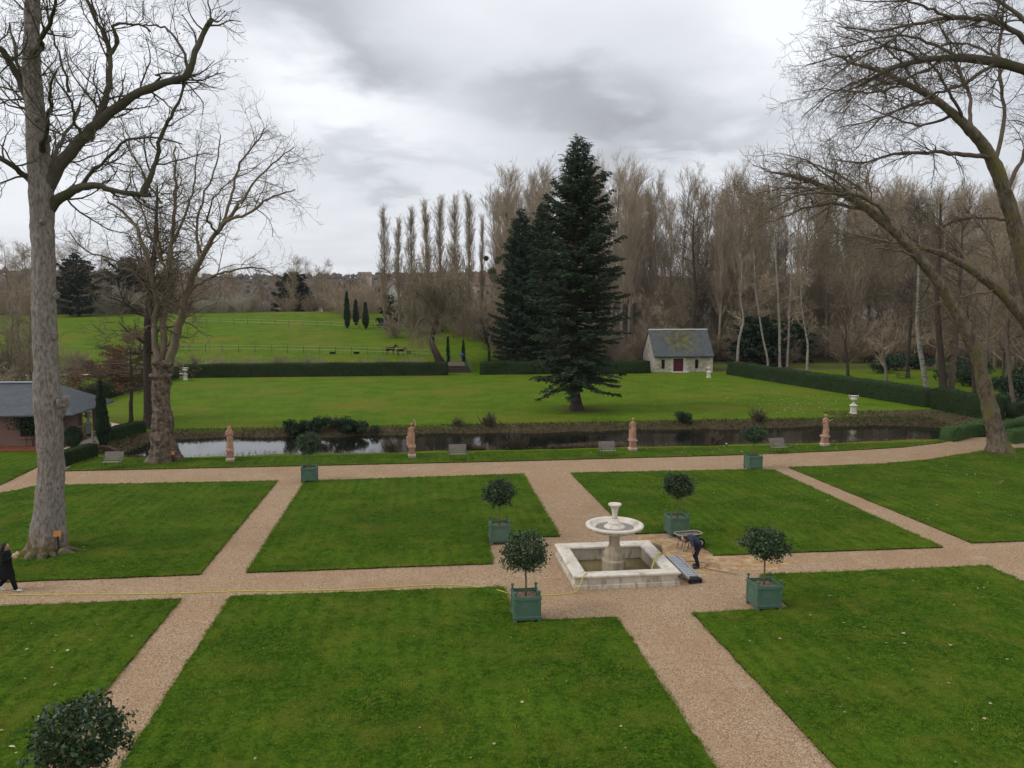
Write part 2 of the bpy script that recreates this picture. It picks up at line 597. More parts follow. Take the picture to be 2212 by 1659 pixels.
material('sandy_gravel', (0.42, 0.27, 0.14), (0.26, 0.155, 0.075), 9, 0.95, c3=(0.50, 0.36, 0.22), scale3=2.5, bump=0.5, spec=0.1)
material('white_road', (0.58, 0.50, 0.42), (0.46, 0.38, 0.30), 1.5, 0.95, spec=0.1)

def river_material():
    m = bpy.data.materials.new('river_water')
    m.use_nodes = True
    nt = m.node_tree
    N, L = nt.nodes.new, nt.links.new
    b = nt.nodes['Principled BSDF']
    b.inputs['Base Color'].default_value = (0.010, 0.010, 0.008, 1)
    b.inputs['Roughness'].default_value = 0.03
    b.inputs['IOR'].default_value = 1.33
    tc = N('ShaderNodeTexCoord'); mp = N('ShaderNodeMapping'); mp.inputs['Scale'].default_value = (0.7, 2.2, 1)
    L(tc.outputs['Object'], mp.inputs[0])
    n = N('ShaderNodeTexNoise'); n.inputs['Scale'].default_value = 1.6; n.inputs['Detail'].default_value = 4
    L(mp.outputs[0], n.inputs['Vector'])
    bp = N('ShaderNodeBump'); bp.inputs['Strength'].default_value = 0.10; bp.inputs['Distance'].default_value = 0.05
    L(n.outputs[0], bp.inputs['Height']); L(bp.outputs[0], b.inputs['Normal'])
    MATS['river_water'] = m
river_material()

# ------------------------------------------------------------------ ground
def sstep(x, a, b):
    t = np.clip((x - a) / (b - a), 0, 1)
    return t * t * (3 - 2 * t)
RY = [-200, 117.5, 120, 124, 130, 140, 150, 165, 195, 212, 240, 300, 500, 800, 1100, 1500, 3000]
RZ = [0, 0, 0.25, 1.05, 2.0, 2.9, 4.0, 5.6, 8.4, 9.55, 9.3, 7.0, 8.0, 26.0, 58.0, 66.0, 70.0]
def ground_z(x, y):
    x = np.asarray(x, float); y = np.asarray(y, float)
    z = np.interp(y, RY, RZ)
    left = 1 - 0.86 * sstep(x, 5, 60) * (1 - sstep(y, 260, 700))
    z = z * left
    z = z - 0.9 * sstep(-x, 25, 110) * sstep(y, 150, 205) * (1 - sstep(y, 260, 400))
    z = z + 0.10 * np.sin(x * 0.11 + 1.3) * np.sin(y * 0.09) * sstep(y, 70, 90) * (1 - sstep(y, 100, 112))
    z = z + 3.0 * np.sin(x * 0.011 + 0.7) * sstep(y, 500, 900)
    # the river bed between its banks
    ends = sstep(x, -22.5, -18.5) * (1 - sstep(x, 41.0, 48.0))
    near = 55.0 + 0.20 * np.sin(x * 0.55) + 0.12 * np.sin(x * 1.7) + 0.6 * sstep(x, 34, 42)
    far = 64.3 + 0.35 * np.sin(x * 0.37 + 1) + 0.25 * np.sin(x * 1.13)
    slope = np.clip((y - 51.7) / (near - 51.7), 0, 1)
    ch = (0.40 * slope + 0.60 * sstep(y, near - .15, near + 1.0)) * (1 - sstep(y, far - 3.4, far - .1))
    z = z - 0.95 * ch * ends
    z = z - 0.04 * (1 - sstep(y, 53.5, 62))
    z = np.where(y < 49.0, -0.25, z)
    return z
def litter_at(x, y):
    ends = sstep(x, -26, -19) * (1 - sstep(x, 46, 52))
    near = 55.0 + .6 * sstep(x, 34, 42)
    l = sstep(y, near - 0.3, near + 0.4) * (1 - sstep(y, 63.2, 64.9)) * ends
    l = np.maximum(l, sstep(x, 16, 26) * sstep(y, 126, 134) * (1 - sstep(x, 56, 62) * (1 - sstep(y, 118, 128))))
    l = np.maximum(l, 0.75 * sstep(y, 222, 235))
    l = np.maximum(l, 0.62 * sstep(y, 117.5, 119) * (1 - sstep(y, 124.5, 127)) * (1 - sstep(x, 0, 4) * (1 - sstep(x, 10, 14))))
    l = np.maximum(l, 0.75 * sstep(x, 36, 43) * (1 - sstep(y, 66, 73)) * sstep(y, 53, 56))     # leaf-strewn slope by the right hedge
    l = np.maximum(l, 0.8 * sstep(-x, 17, 19) * (1 - sstep(-x, 22.8, 24)) * sstep(y, 53.6, 55.5) * (1 - sstep(y, 60, 63)))
    l = np.maximum(l, 0.42 * np.exp(-(((x - 15.6) / 3.2) ** 2 + ((y - 73.2) / 3.0) ** 2) * 0.6) * 1.5)   # browner ground patch centred under the fir
    l = np.maximum(l, 0.7 * sstep(x, 51, 54) * sstep(y, 50, 56) * (1 - sstep(y, 78, 90)))
    return l
def build_ground():
    xs = np.concatenate([[-2400, -1500, -1000, -700, -480, -330, -240, -190, -150], np.arange(-120, -40, 4), np.arange(-40, 72, 0.9), np.arange(72, 150, 4), [160, 190, 240, 330, 480, 700, 1000, 1500, 2400]])
    ys = np.concatenate([[-60, -20, 10, 30, 45, 48.9, 49.1, 51], np.arange(52.4, 67, 0.33), np.arange(67, 135, 1.5), np.arange(135, 260, 5), np.arange(260, 600, 25), np.arange(600, 1700, 60), [1800, 2200, 3000]])
    X, Y = np.meshgrid(xs, ys)
    Z = ground_z(X, Y)
    v = np.stack([X, Y, Z], -1).reshape(-1, 3)
    nx, ny = len(xs), len(ys)
    i = np.arange(nx * ny).reshape(ny, nx)
    q = np.stack([i[:-1, :-1], i[:-1, 1:], i[1:, 1:], i[1:, :-1]], -1).reshape(-1, 4)
    me = raw_mesh('ground', v, q)
    at = me.attributes.new('litter', 'FLOAT', 'POINT')
    at.data.foreach_set('value', litter_at(X, Y).astype(np.float32).ravel())
    tag(link('ground', me, 'meadow_green', smooth=True), kind='structure')
build_ground()
def gz(x, y):
    return float(ground_z(x, y))

def sheet(name, outline, z, mat, kind='structure', skirt=0.0, mat2=None, jitter=0.0, step=0.5, seed=1, hole=None):
    rg = random.Random(seed)
    pts = []
    for i, a in enumerate(outline):
        b = outline[(i + 1) % len(outline)]
        a, b = Vector(a[:2]), Vector(b[:2])
        n = max(1, min(160, int((b - a).length / step))) if jitter else 1
        nrm = Vector((-(b - a).y, (b - a).x)).normalized()
        for k in range(n):
            p = a.lerp(b, k / n)
            if jitter and k: p = p + nrm * rg.gauss(0, jitter)
            pts.append(p)
    bm = bmesh.new()
    vs_ = [bm.verts.new((p.x, p.y, z)) for p in pts]
    es = [bm.edges.new((vs_[i], vs_[(i + 1) % len(vs_)])) for i in range(len(vs_))]
    if hole:
        hv = [bm.verts.new((x, y, z)) for x, y in hole]
        es += [bm.edges.new((hv[i], hv[(i + 1) % len(hv)])) for i in range(len(hv))]
    bmesh.ops.triangle_fill(bm, use_beauty=True, use_dissolve=False, edges=es)
    for f in bm.faces:
        f.normal_update()
        if f.normal.z < 0: f.normal_flip()
    if skirt > 0:
        lo = [bm.verts.new((p.x, p.y, z - skirt)) for p in pts]
        for i in range(len(pts)):
            j = (i + 1) % len(pts)
            f = bm.faces.new((vs_[i], vs_[j], lo[j], lo[i]))
            f.material_index = 1
    me = bpy.data.meshes.new(name)
    bm.to_mesh(me); bm.free()
    me.materials.append(MATS[mat])
    if mat2: me.materials.append(MATS[mat2])
    o = link(name, me)
    return tag(o, kind=kind)

sheet('gravel_path', [(-70, 3), (70, 3), (70, 52.2), (52, 53.2), (42.2, 53.4), (37.6, 51.9), (30, 50.2), (-20.6, 49.5), (-24.2, 55.5), (-24.4, 62.5), (-70, 62.5)], 0.0, 'gravel', hole=[(5.55, 25.58), (8.79, 25.58), (8.79, 28.82), (5.55, 28.82)])
sheet('forecourt_sand', [(9.25, 31.4), (11.3, 31.35), (11.4, 28.6), (13.4, 28.2), (14.6, 27.3), (13.2, 26.5), (11.0, 26.6), (9.3, 25.6)], 0.004, 'sandy_gravel', jitter=0.10, step=0.16, seed=3)
LAWNS = [
    [(-60, 28.65), (-8.0, 28.5), (-7.98, 44.15), (-20.9, 44.6), (-21.4, 43.5), (-60, 12.0)],
    [(-6.35, 28.5), (2.75, 28.4), (2.85, 31.8), (5.95, 31.62), (6.1, 44.35), (-6.4, 43.9)],
    [(8.95, 44.25), (9.05, 31.6), (11.45, 31.55), (11.5, 28.35), (21.15, 28.2), (21.3, 43.6), (19.4, 43.9)],
    [(22.75, 28.6), (70, 28.2), (70, 48.8), (42.3, 48.7), (38.6, 47.9), (35.4, 46.6), (32.5, 45.35), (28.8, 44.55), (22.6, 44.2)],
    [(-60, 3), (-7.95, 3), (-7.95, 26.05), (-60, 26.3)],
    [(-6.3, 3), (6.2, 3), (6.1, 22.75), (2.9, 22.9), (2.9, 25.85), (-6.35, 26.1)],
    [(8.75, 3), (21.2, 3), (21.25, 25.85), (12.3, 25.95), (12.0, 25.3), (11.9, 22.85), (8.6, 22.8)],
    [(22.7, 3), (70, 3), (70, 25.6), (22.8, 25.8)],
    [(-21.15, 48.55), (6.0, 48.3), (20, 48.55), (28.3, 49.15), (33.9, 49.95), (37.9, 51.4), (39.0, 52.0), (35.0, 51.7), (20, 51.6), (0, 51.6), (-14, 51.7), (-19, 52.2), (-21.8, 53.0)],
    [(-60, 14.0), (-23.0, 44.6), (-23.4, 49.8), (-24.9, 54.9), (-25.2, 56.2), (-60, 56.2)],
]
for i, ol in enumerate(LAWNS):
    sheet('lawn', ol, 0.055, 'lawn_green', skirt=0.075, mat2='soil_edge', jitter=0.014, step=0.30, seed=i)

w = MB()
w.add([(-24, 52.8, -0.42), (50, 52.8, -0.42), (50, 64.5, -0.42), (-24, 64.5, -0.42)], [(0, 1, 2, 3)])
tag(w.build('river', 'river_water'), kind='structure')
sheet('gravel_road', [(-80, 118.2), (-36, 118.4), (-24, 118.9), (-24, 120.2), (-36, 119.9), (-80, 119.8)], 0.36, 'white_road')
sheet('bridge_approach', [(-24.6, 55.2), (-22.9, 55.2), (-22.9, 66), (-27, 70), (-28, 69.2), (-24.6, 65.2)], 0.07, 'white_road')
sheet('meadow_path', [(52, 126.3), (76, 127.5), (96, 131), (96, 131.9), (76, 128.6), (52, 127.3)], 0.20, 'white_road')

# ------------------------------------------------------------------ short grass on the lawns, real blades (uncountable)
material('grass_blade', (0.050, 0.122, 0.006), (0.175, 0.235, 0.020), 1.1, 0.85, c3=(0.36, 0.35, 0.10), scale3=17.0, lo3=0.60, hi3=0.66, spec=0.04, coord='World')
def blades_group(name, density, height, width, seed):
    ng = bpy.data.node_groups.new(name, 'GeometryNodeTree')
    ng.interface.new_socket(name='Geometry', in_out='INPUT', socket_type='NodeSocketGeometry')
    ng.interface.new_socket(name='Geometry', in_out='OUTPUT', socket_type='NodeSocketGeometry')
    N, L = ng.nodes.new, ng.links.new
    gi, go = N('NodeGroupInput'), N('NodeGroupOutput')
    dist = N('GeometryNodeDistributePointsOnFaces')
    dist.inputs['Density'].default_value = density
    dist.inputs['Seed'].default_value = seed
    L(gi.outputs[0], dist.inputs['Mesh'])
    join = N('GeometryNodeJoinGeometry')
    rg = random.Random(seed)
    for k in range(6):
        cone = N('GeometryNodeMeshCone')
        cone.fill_type = 'NONE'
        cone.inputs['Vertices'].default_value = 3
        cone.inputs['Radius Bottom'].default_value = width * rg.uniform(0.7, 1.2)
        cone.inputs['Radius Top'].default_value = 0.0
        cone.inputs['Depth'].default_value = height * rg.uniform(0.6, 1.2)
        tr = N('GeometryNodeTransform')
        tr.inputs['Translation'].default_value = (rg.uniform(-.05, .05), rg.uniform(-.05, .05), 0)
        tr.inputs['Rotation'].default_value = (rg.uniform(-.9, .9), rg.uniform(-.9, .9), rg.uniform(0, 6))
        L(cone.outputs['Mesh'], tr.inputs['Geometry'])
        L(tr.outputs[0], join.inputs[0])
    inst = N('GeometryNodeInstanceOnPoints')
    L(dist.outputs['Points'], inst.inputs['Points'])
    L(join.outputs[0], inst.inputs['Instance'])
    rv = N('FunctionNodeRandomValue'); rv.data_type = 'FLOAT_VECTOR'
    rv.inputs[0].default_value = (0, 0, 0); rv.inputs[1].default_value = (0.25, 0.25, 6.28)
    L(rv.outputs[0], inst.inputs['Rotation'])
    rs = N('FunctionNodeRandomValue'); rs.data_type = 'FLOAT'
    rs.inputs[2].default_value = 0.5; rs.inputs[3].default_value = 1.4
    L(rs.outputs[1], inst.inputs['Scale'])
    sm = N('GeometryNodeSetMaterial')
    sm.inputs['Material'].default_value = MATS['grass_blade']
    L(inst.outputs[0], sm.inputs['Geometry'])
    L(sm.outputs[0], go.inputs[0])
    return ng
def blades(name, outlines, z, density, height, width, seed, label):
    bm = bmesh.new()
    for ol in outlines:
        vv = [bm.verts.new((p[0], p[1], z)) for p in ol]
        bmesh.ops.triangle_fill(bm, use_beauty=True, edges=[bm.edges.new((vv[i], vv[(i + 1) % len(vv)])) for i in range(len(vv))])
    for f in bm.faces:
        f.normal_update()
        if f.normal.z < 0: f.normal_flip()
    me = bpy.data.meshes.new(name)
    bm.to_mesh(me); bm.free()
    o = link(name, me)
    md = o.modifiers.new('blades', 'NODES')
    md.node_group = blades_group(name, density, height, width, seed)
    return tag(o, label, 'grass', kind='stuff')
def clip(ol, x0, x1, y0, y1):
    p = [tuple(q[:2]) for q in ol]
    for ax, lim, sgn in ((0, x0, 1), (0, x1, -1), (1, y0, 1), (1, y1, -1)):
        out = []
        for i, a in enumerate(p):
            b = p[(i + 1) % len(p)]
            ia, ib = (a[ax] - lim) * sgn >= 0, (b[ax] - lim) * sgn >= 0
            if ia: out.append(a)
            if ia != ib:
                t = (lim - a[ax]) / (b[ax] - a[ax])
                out.append((a[0] + (b[0] - a[0]) * t, a[1] + (b[1] - a[1]) * t))
        p = out
        if not p: return None
    return p
near = [q for q in (clip(o, -22, 27, 13.0, 32) for o in LAWNS) if q]
blades('lawn_grass', near, 0.058, 60, 0.055, 0.007, 3, 'short mown grass blades on the nearer garden lawns')
mid = [q for q in (clip(o, -24, 45, 32.01, 55) for o in LAWNS) if q]
blades('lawn_grass', mid, 0.058, 26, 0.060, 0.009, 5, 'short mown grass blades on the farther garden lawns by the river')

def edge_strips():
    out = []
    for ol in LAWNS:
        for i, a in enumerate(ol):
            b = ol[(i + 1) % len(ol)]
            a, b = Vector(a[:2]), Vector(b[:2])
            if max(abs(a.x), abs(b.x)) > 45 and (b - a).length > 60: continue
            n = Vector((-(b - a).y, (b - a).x)).normalized() * .05
            q = [tuple(a - n), tuple(b - n), tuple(b + n), tuple(a + n)]
            q = clip(q, -24, 42, 12, 54)
            if q and len(q) > 2: out.append(q)
    return out
blades('lawn_edge_grass', edge_strips(), 0.045, 210, 0.085, 0.006, 9, 'longer grass blades overhanging the cut lawn edges')

# ------------------------------------------------------------------ fallen plane leaves on the grass and gravel (uncountable)
material('dry_leaf', (0.50, 0.38, 0.22), (0.30, 0.20, 0.10), 0.7, 0.8, c3=(0.60, 0.52, 0.36), scale3=1.9, spec=0.2)
def fallen_leaves():
    rg = np.random.default_rng(8)
    V, F = [], []
    def put(x, y, z, s):
        a0 = rg.random() * 6.28
        n = 10
        b = len(V)
        for k in range(n):
            r = s * (1.0 if k % 2 == 0 else 0.48) * (0.75 + 0.5 * rg.random())
            a = a0 + 6.28 * k / n
            V.append((x + r * math.cos(a), y + r * math.sin(a) * 0.9, z + rg.random() * s * 0.55))
        F.append([b + k for k in range(n)])
    def zone(n, x0, x1, y0, y1, z, s0, s1):
        for _ in range(n):
            put(x0 + (x1 - x0) * rg.random(), y0 + (y1 - y0) * rg.random(), z, (s0 + (s1 - s0) * rg.random() ** 2) * .8)
    zone(45, -13.5, -8.4, 15.5, 24.5, 0.085, 0.04, 0.11)
    zone(30, -5.8, 5.8, 13.5, 25, 0.085, 0.03, 0.07)
    zone(55, 9, 21, 13.5, 25, 0.085, 0.04, 0.10)
    zone(60, 9.3, 21, 31.8, 43.5, 0.085, 0.03, 0.08)
    zone(190, 23.2, 44, 29, 47, 0.085, 0.03, 0.10)
    zone(40, -20, -8.5, 29, 43.5, 0.085, 0.03, 0.07)
    zone(160, 14, 39, 49.3, 52.8, 0.085, 0.04, 0.10)
    zone(60, -18, 14, 48.9, 52.8, 0.085, 0.03, 0.08)
    zone(420, 33, 47, 64.6, 82, 0.06, 0.05, 0.13)
    zone(220, 14, 47, 66, 112, 0.08, 0.05, 0.14)
    zone(140, -28, 14, 66, 112, 0.08, 0.05, 0.12)
    zone(26, -7.8, 22, 26, 47.8, 0.012, 0.03, 0.05)
    me = bpy.data.meshes.new('fallen_leaves')
    me.from_pydata(V, [], F); me.update()
    tag(link('fallen_leaves', me, 'dry_leaf'), 'pale dry plane leaves scattered over the lawns', 'leaves', kind='stuff')
fallen_leaves()
# ------------------------------------------------------------------ hedges
material('hedge_green', (0.008, 0.017, 0.006), (0.022, 0.039, 0.010), 5.0, 0.85, c3=(0.050, 0.080, 0.018), scale3=14, lo3=0.55, hi3=0.75, bump=0.7, bscale=9, spec=0.15)
material('hedge_leaf', (0.010, 0.024, 0.008), (0.036, 0.062, 0.013), 2.2, 0.7, spec=0.25)
material('box_leaf', (0.035, 0.080, 0.018), (0.095, 0.165, 0.035), 1.7, 0.7, spec=0.25)
material('box_green', (0.022, 0.050, 0.014), (0.060, 0.110, 0.026), 7.0, 0.8, bump=0.7, bscale=12, spec=0.2)
def hedge(a, b, width, height, label, name='hedge', leaf=0.09, leaves=6500, seed=0, mats=('hedge_green', 'hedge_leaf'), lump=0.13, group=None, taper=0.93, topleaf=1.0):
    a, b = Vector((*a, 0)), Vector((*b, 0))
    L_ = (b - a).length
    d = (b - a).normalized(); n = Vector((-d.y, d.x, 0))
    t = thing(name, label, 'hedge', (a.x, a.y, min(gz(a.x, a.y), gz(b.x, b.y))), 0, group)
    rg = np.random.default_rng(seed)
    # body: a clipped block, its section swept along the line, with uneven faces
    sec = []
    for k in range(5): sec.append((-0.5 + 0.02 * k, k / 5.5))
    sec += [(-0.40, 0.90), (-0.33, 0.975), (-0.15, 1.0), (0.15, 1.0), (0.33, 0.975), (0.40, 0.90)]
    for k in range(4, -1, -1): sec.append((0.5 - 0.02 * k, k / 5.5))
    m = max(8, int(L_ / 0.45))
    ts = np.linspace(0, 1, m)
    V = []
    for i, s_ in enumerate(ts):
        end = min(s_ * L_, (1 - s_) * L_)
        sh = 1.0 if end > 0.15 else 0.86
        for (u, h) in sec:
            p = d * (s_ * L_) + n * (u * width * sh) + Vector((0, 0, h * height * (1 if sh == 1.0 else 0.96)))
            V.append(p)
    V = np.array([tuple(p) for p in V])
    V += np.stack([waves(V, 1.3, seed + k) for k in range(3)], 1) * lump * np.array([1, 1, 0.55]) * (V[:, 2:3] > 0.02)
    V[:, 2] += waves(V, 0.35, seed + 9) * 0.05 * (V[:, 2] > height * 0.5)
    k = len(sec)
    q = []
    for i in range(m - 1):
        for j in range(k - 1):
            q.append([i * k + j, (i + 1) * k + j, (i + 1) * k + j + 1, i * k + j + 1])
    q.append([j for j in range(k)]); q.append([(m - 1) * k + j for j in range(k)][::-1])
    link('clipped_body', raw_mesh('clipped_body', V, q), mats[0], t, smooth=True)
    # leaves standing proud of it
    fi = rg.integers(0, m - 1, leaves); fj = rg.integers(0, k - 1, leaves)
    w1, w2 = rg.random((leaves, 1)), rg.random((leaves, 1))
    A, B, Cc, D = V[fi * k + fj], V[(fi + 1) * k + fj], V[(fi + 1) * k + fj + 1], V[fi * k + fj + 1]
    c = (A * (1 - w1) + B * w1) * (1 - w2) + (D * (1 - w1) + Cc * w1) * w2
    lv, lq = leaf_cloud(rg, c + rg.normal(size=c.shape) * 0.02, leaf, 0.6)
    link('leaves', raw_mesh('leaves', lv, lq), mats[1], t)['kind'] = 'stuff'
    return t
hedge((-33.6, 116.6), (4.5, 116.6), 1.9, 1.95, 'long dark clipped hedge behind the far lawn, left of the bridge gap', seed=1, leaf=0.18, leaves=6500)
hedge((9.4, 117.0), (36.0, 116.6), 1.9, 1.95, 'dark clipped hedge behind the fir, ending at the stone cottage', seed=2, leaf=0.18, leaves=5000)
hedge((47.6, 112.6), (51.2, 70.9), 1.7, 1.95, 'long dark clipped hedge running down the right side of the far lawn', seed=3, leaf=0.18, leaves=5000)
hedge((51.3, 70.3), (50.7, 61.6), 1.8, 2.1, 'shorter dark clipped hedge nearest the river on the right, next to the seam', seed=4, leaf=0.12, leaves=5000)
hedge((-34.9, 82), (-34.9, 115.4), 1.6, 1.75, 'loose leafy hedge on the left side of the far lawn behind the pavilion', seed=5, leaf=0.22, leaves=5000, lump=0.16)
hedge((-22.3, 49.5), (-21.6, 53.6), 0.95, 0.95, 'low square clipped hedge beside the left garden bench', seed=6, leaf=0.07, leaves=4500, lump=0.05)
hedge((-22.9, 59.9), (-22.1, 64.1), 1.15, 1.0, 'low dark clipped hedge beyond the little bridge on the left', seed=7, leaf=0.07, leaves=4500, lump=0.05)
hedge((39.0, 52.2), (46.6, 57.0), 1.25, 1.05, 'low bright green hedge at the right end of the river, left of the leaning trunk', seed=8, leaf=0.08, leaves=6500, mats=('box_green', 'box_leaf'), lump=0.07)
hedge((44.6, 54.0), (53.5, 59.5), 1.3, 1.1, 'low bright green hedge just right of the leaning trunk, upper of two', seed=9, leaf=0.08, leaves=6000, mats=('box_green', 'box_leaf'), lump=0.07)
hedge((42.7, 50.7), (53.0, 55.8), 1.2, 1.0, 'low bright green hedge just right of the leaning trunk, lower of two', seed=10, leaf=0.08, leaves=6000, mats=('box_green', 'box_leaf'), lump=0.07)
hedge((52.9, 62.6), (66, 63.0), 1.6, 1.5, 'dark clipped hedge at the right edge behind the two low hedges', seed=11, leaf=0.12, leaves=5000)

# ------------------------------------------------------------------ stone cottage
material('rubble_stone', (0.46, 0.39, 0.29), (0.30, 0.25, 0.18), 3.4, 0.95, c3=(0.55, 0.50, 0.42), scale3=1.6, bump=0.9, bscale=4.5, bdist=0.06, spec=0.1)
material('render_wall', (0.46, 0.42, 0.36), (0.36, 0.32, 0.27), 1.4, 0.95, bump=0.3, spec=0.1)
material('dressed_stone', (0.62, 0.58, 0.50), (0.50, 0.45, 0.37), 2.2, 0.9, spec=0.15)
material('red_door', (0.13, 0.012, 0.026), (0.085, 0.010, 0.020), 2.0, 0.6, stretch=(6, 6, 0.6))
material('dark_iron', (0.015, 0.014, 0.014), None, rough=0.6)
material('dark_glass', (0.012, 0.013, 0.014), None, rough=0.12, spec=0.5)
material('slate', (0.056, 0.064, 0.072), (0.088, 0.098, 0.108), 1.2, 0.55, c3=(0.052, 0.062, 0.070), scale3=6, stretch=(1, 2.2, 2.2), spec=0.35, bump=0.25, bscale=8)
def mossy_slate():
    m = material('mossy_slate', (0.058, 0.068, 0.076), (0.092, 0.104, 0.115), 1.3, 0.6, spec=0.3)
    nt = m.node_tree
    N, L = nt.nodes.new, nt.links.new
    b = nt.nodes['Principled BSDF']
    src = b.inputs['Base Color'].links[0].from_socket
    tc = N('ShaderNodeTexCoord')
    n = N('ShaderNodeTexNoise'); n.inputs['Scale'].default_value = 4.2; n.inputs['Detail'].default_value = 4; n.inputs['Roughness'].default_value = 0.55
    L(tc.outputs['Object'], n.inputs['Vector'])
    sep = N('ShaderNodeSeparateXYZ'); L(tc.outputs['Object'], sep.inputs[0])
    # moss grows thickest on the middle of the slope
    def mth(op, a, c=None):
        x = N('ShaderNodeMath'); x.operation = op
        for i, v in enumerate((a, c)):
            if v is None: continue
            if isinstance(v, (int, float)): x.inputs[i].default_value = v
            else: L(v, x.inputs[i])
        return x.outputs[0]
    ex = mth('POWER', mth('DIVIDE', mth('SUBTRACT', sep.outputs[0], 4.6), 3.1), 2.0)
    ez = mth('POWER', mth('DIVIDE', mth('SUBTRACT', sep.outputs[2], 5.0), 2.3), 2.0)
    g = mth('EXPONENT', mth('MULTIPLY', mth('ADD', ex, ez), -1.0))
    thr = mth('ADD', mth('MULTIPLY', g, 0.22), n.outputs[0])
    r = N('ShaderNodeMapRange'); r.inputs[1].default_value = 0.625; r.inputs[2].default_value = 0.67; L(thr, r.inputs[0])
    n2 = N('ShaderNodeTexNoise'); n2.inputs['Scale'].default_value = 1.1; L(tc.outputs['Object'], n2.inputs['Vector'])
    mossc = N('ShaderNodeMix'); mossc.data_type = 'RGBA'
    rr = N('ShaderNodeMapRange'); rr.inputs[1].default_value = 0.4; rr.inputs[2].default_value = 0.6; L(n2.outputs[0], rr.inputs[0]); L(rr.outputs[0], mossc.inputs[0])
    mossc.inputs[6].default_value = (0.045, 0.055, 0.020, 1); mossc.inputs[7].default_value = (0.155, 0.120, 0.022, 1)
    mx = N('ShaderNodeMix'); mx.data_type = 'RGBA'
    L(r.outputs[0], mx.inputs[0]); L(src, mx.inputs[6]); L(mossc.outputs[2], mx.inputs[7])
    L(mx.outputs[2], b.inputs['Base Color'])
mossy_slate()
def cottage():
    t = thing('stone_cottage', 'small stone cottage with mossy slate roof and dark red door', 'cottage', (36.95, 117.3, 0.0))
    W, D, E, RZ_ = 9.6, 6.0, 2.75, 6.45
    # walls with real openings
    def wall_rects(holes, W_, H_):
        xs = sorted({0, W_, *[h[0] for h in holes], *[h[1] for h in holes]})
        zs = sorted({-0.3, H_, *[h[2] for h in holes], *[h[3] for h in holes]})
        for i in range(len(xs) - 1):
            for j in range(len(zs) - 1):
                cx, cz = (xs[i] + xs[i + 1]) / 2, (zs[j] + zs[j + 1]) / 2
                if not any(h[0] < cx < h[1] and h[2] < cz < h[3] for h in holes):
                    yield xs[i], xs[i + 1], zs[j], zs[j + 1]
    doors = (3.15, 4.78, -0.3, 2.15)
    wins = [(1.22, 1.76, 0.55, 2.0), (6.72, 7.26, 0.55, 2.0)]
    m = MB()
    for x0, x1, z0, z1 in wall_rects([doors] + wins, W, E):
        m.add([(x0, 0, z0), (x1, 0, z0), (x1, 0, z1), (x0, 0, z1)], [(0, 1, 2, 3)])
    for x0, x1, z0, z1 in [doors] + wins:      # reveals
        m.add([(x0, 0, z0), (x0, .35, z0), (x0, .35, z1), (x0, 0, z1), (x1, 0, z0), (x1, .35, z0), (x1, .35, z1), (x1, 0, z1)],
              [(0, 1, 2, 3), (4, 7, 6, 5), (3, 2, 6, 7), (0, 4, 5, 1)])
    m.build('front_wall', 'rubble_stone', t)
    gm = MB()
    gm.add([(0.002, 0, -.3), (0.002, D, -.3), (0.002, D, E), (0.002, D / 2, RZ_ - 0.15), (0.002, 0, E)], [(0, 4, 3, 2, 1)])
    gm.build('gable_wall', 'render_wall', t)
    gm = MB()
    gm.add([(W, 0, -.3), (W, D, -.3), (W, D, E), (W, D / 2, RZ_ - 0.15), (W, 0, E)], [(0, 1, 2, 3, 4)])
    gm.add([(0, D, -.3), (W, D, -.3), (W, D, E), (0, D, E)], [(0, 3, 2, 1)])
    gm.build('rear_wall', 'rubble_stone', t)
    # roof, two slopes with thickness
    sl = (RZ_ - E) / (D / 2)
    ov = 0.28
    rm = MB()
    x0, x1 = -0.12, W + 0.12
    for sgn in (0, 1):
        ye, yr = (-ov, D / 2) if sgn == 0 else (D + ov, D / 2)
        ze = E - ov * sl
        top = [(x0, ye, ze + .16), (x1, ye, ze + .16), (x1, yr, RZ_ + .16), (x0, yr, RZ_ + .16)]
        bot = [(p[0], p[1], p[2] - .15) for p in top]
        if sgn: top, bot = top[::-1], bot[::-1]
        rm.add(top + bot, [(0, 1, 2, 3), (7, 6, 5, 4), (0, 4, 5, 1), (1, 5, 6, 2), (2, 6, 7, 3), (3, 7, 4, 0)])
    rf = rm.build('roof', 'mossy_slate', t)
    rt = None
    rr = random.Random(4)
    for i in range(24):
        mm = MB()
        mm.lathe([(0.115, 0), (0.125, 0.1), (0.12, 0.40), (0.155, 0.40), (0.155, 0.46)], 6)
        o = mm.build('ridge_tile', 'dressed_stone', rf) if rt is None else rt.copy()
        if rt is None: rt = o
        else: COL.objects.link(o)
        o.location = (x0 + 0.02 + i * 0.407, D / 2, RZ_ + 0.20 + rr.uniform(-.015, .015)); o.rotation_euler = (0, R(90), 0)
    g = MB(); g.bar((x0, -ov - .06, E - ov * sl - 0.02), (x1, -ov - .06, E - ov * sl - 0.02), 0.11, 0.10)
    g.build('gutter', 'dark_iron', rf)
    dm = MB()
    dm.box(((doors[0] + doors[1]) / 2, 0.22, 0.98), (doors[1] - doors[0] - .04, 0.06, 2.30))
    dr = dm.build('door', 'red_door', t)
    for k in range(6):
        b = MB(); b.box((doors[0] + 0.16 + k * 0.265, 0.185, 0.98), (0.245, 0.02, 2.22)); b.build('plank', 'red_door', dr)
    hm = MB(); hm.ball((doors[0] + 0.75, 0.165, 1.05), 0.035); hm.build('handle', 'dark_iron', dr)
    lm = MB(); lm.box(((doors[0] + doors[1]) / 2, -0.02, 2.33), (2.25, 0.12, 0.33)); lm.build('lintel', 'dressed_stone', t, bevel=0.015)
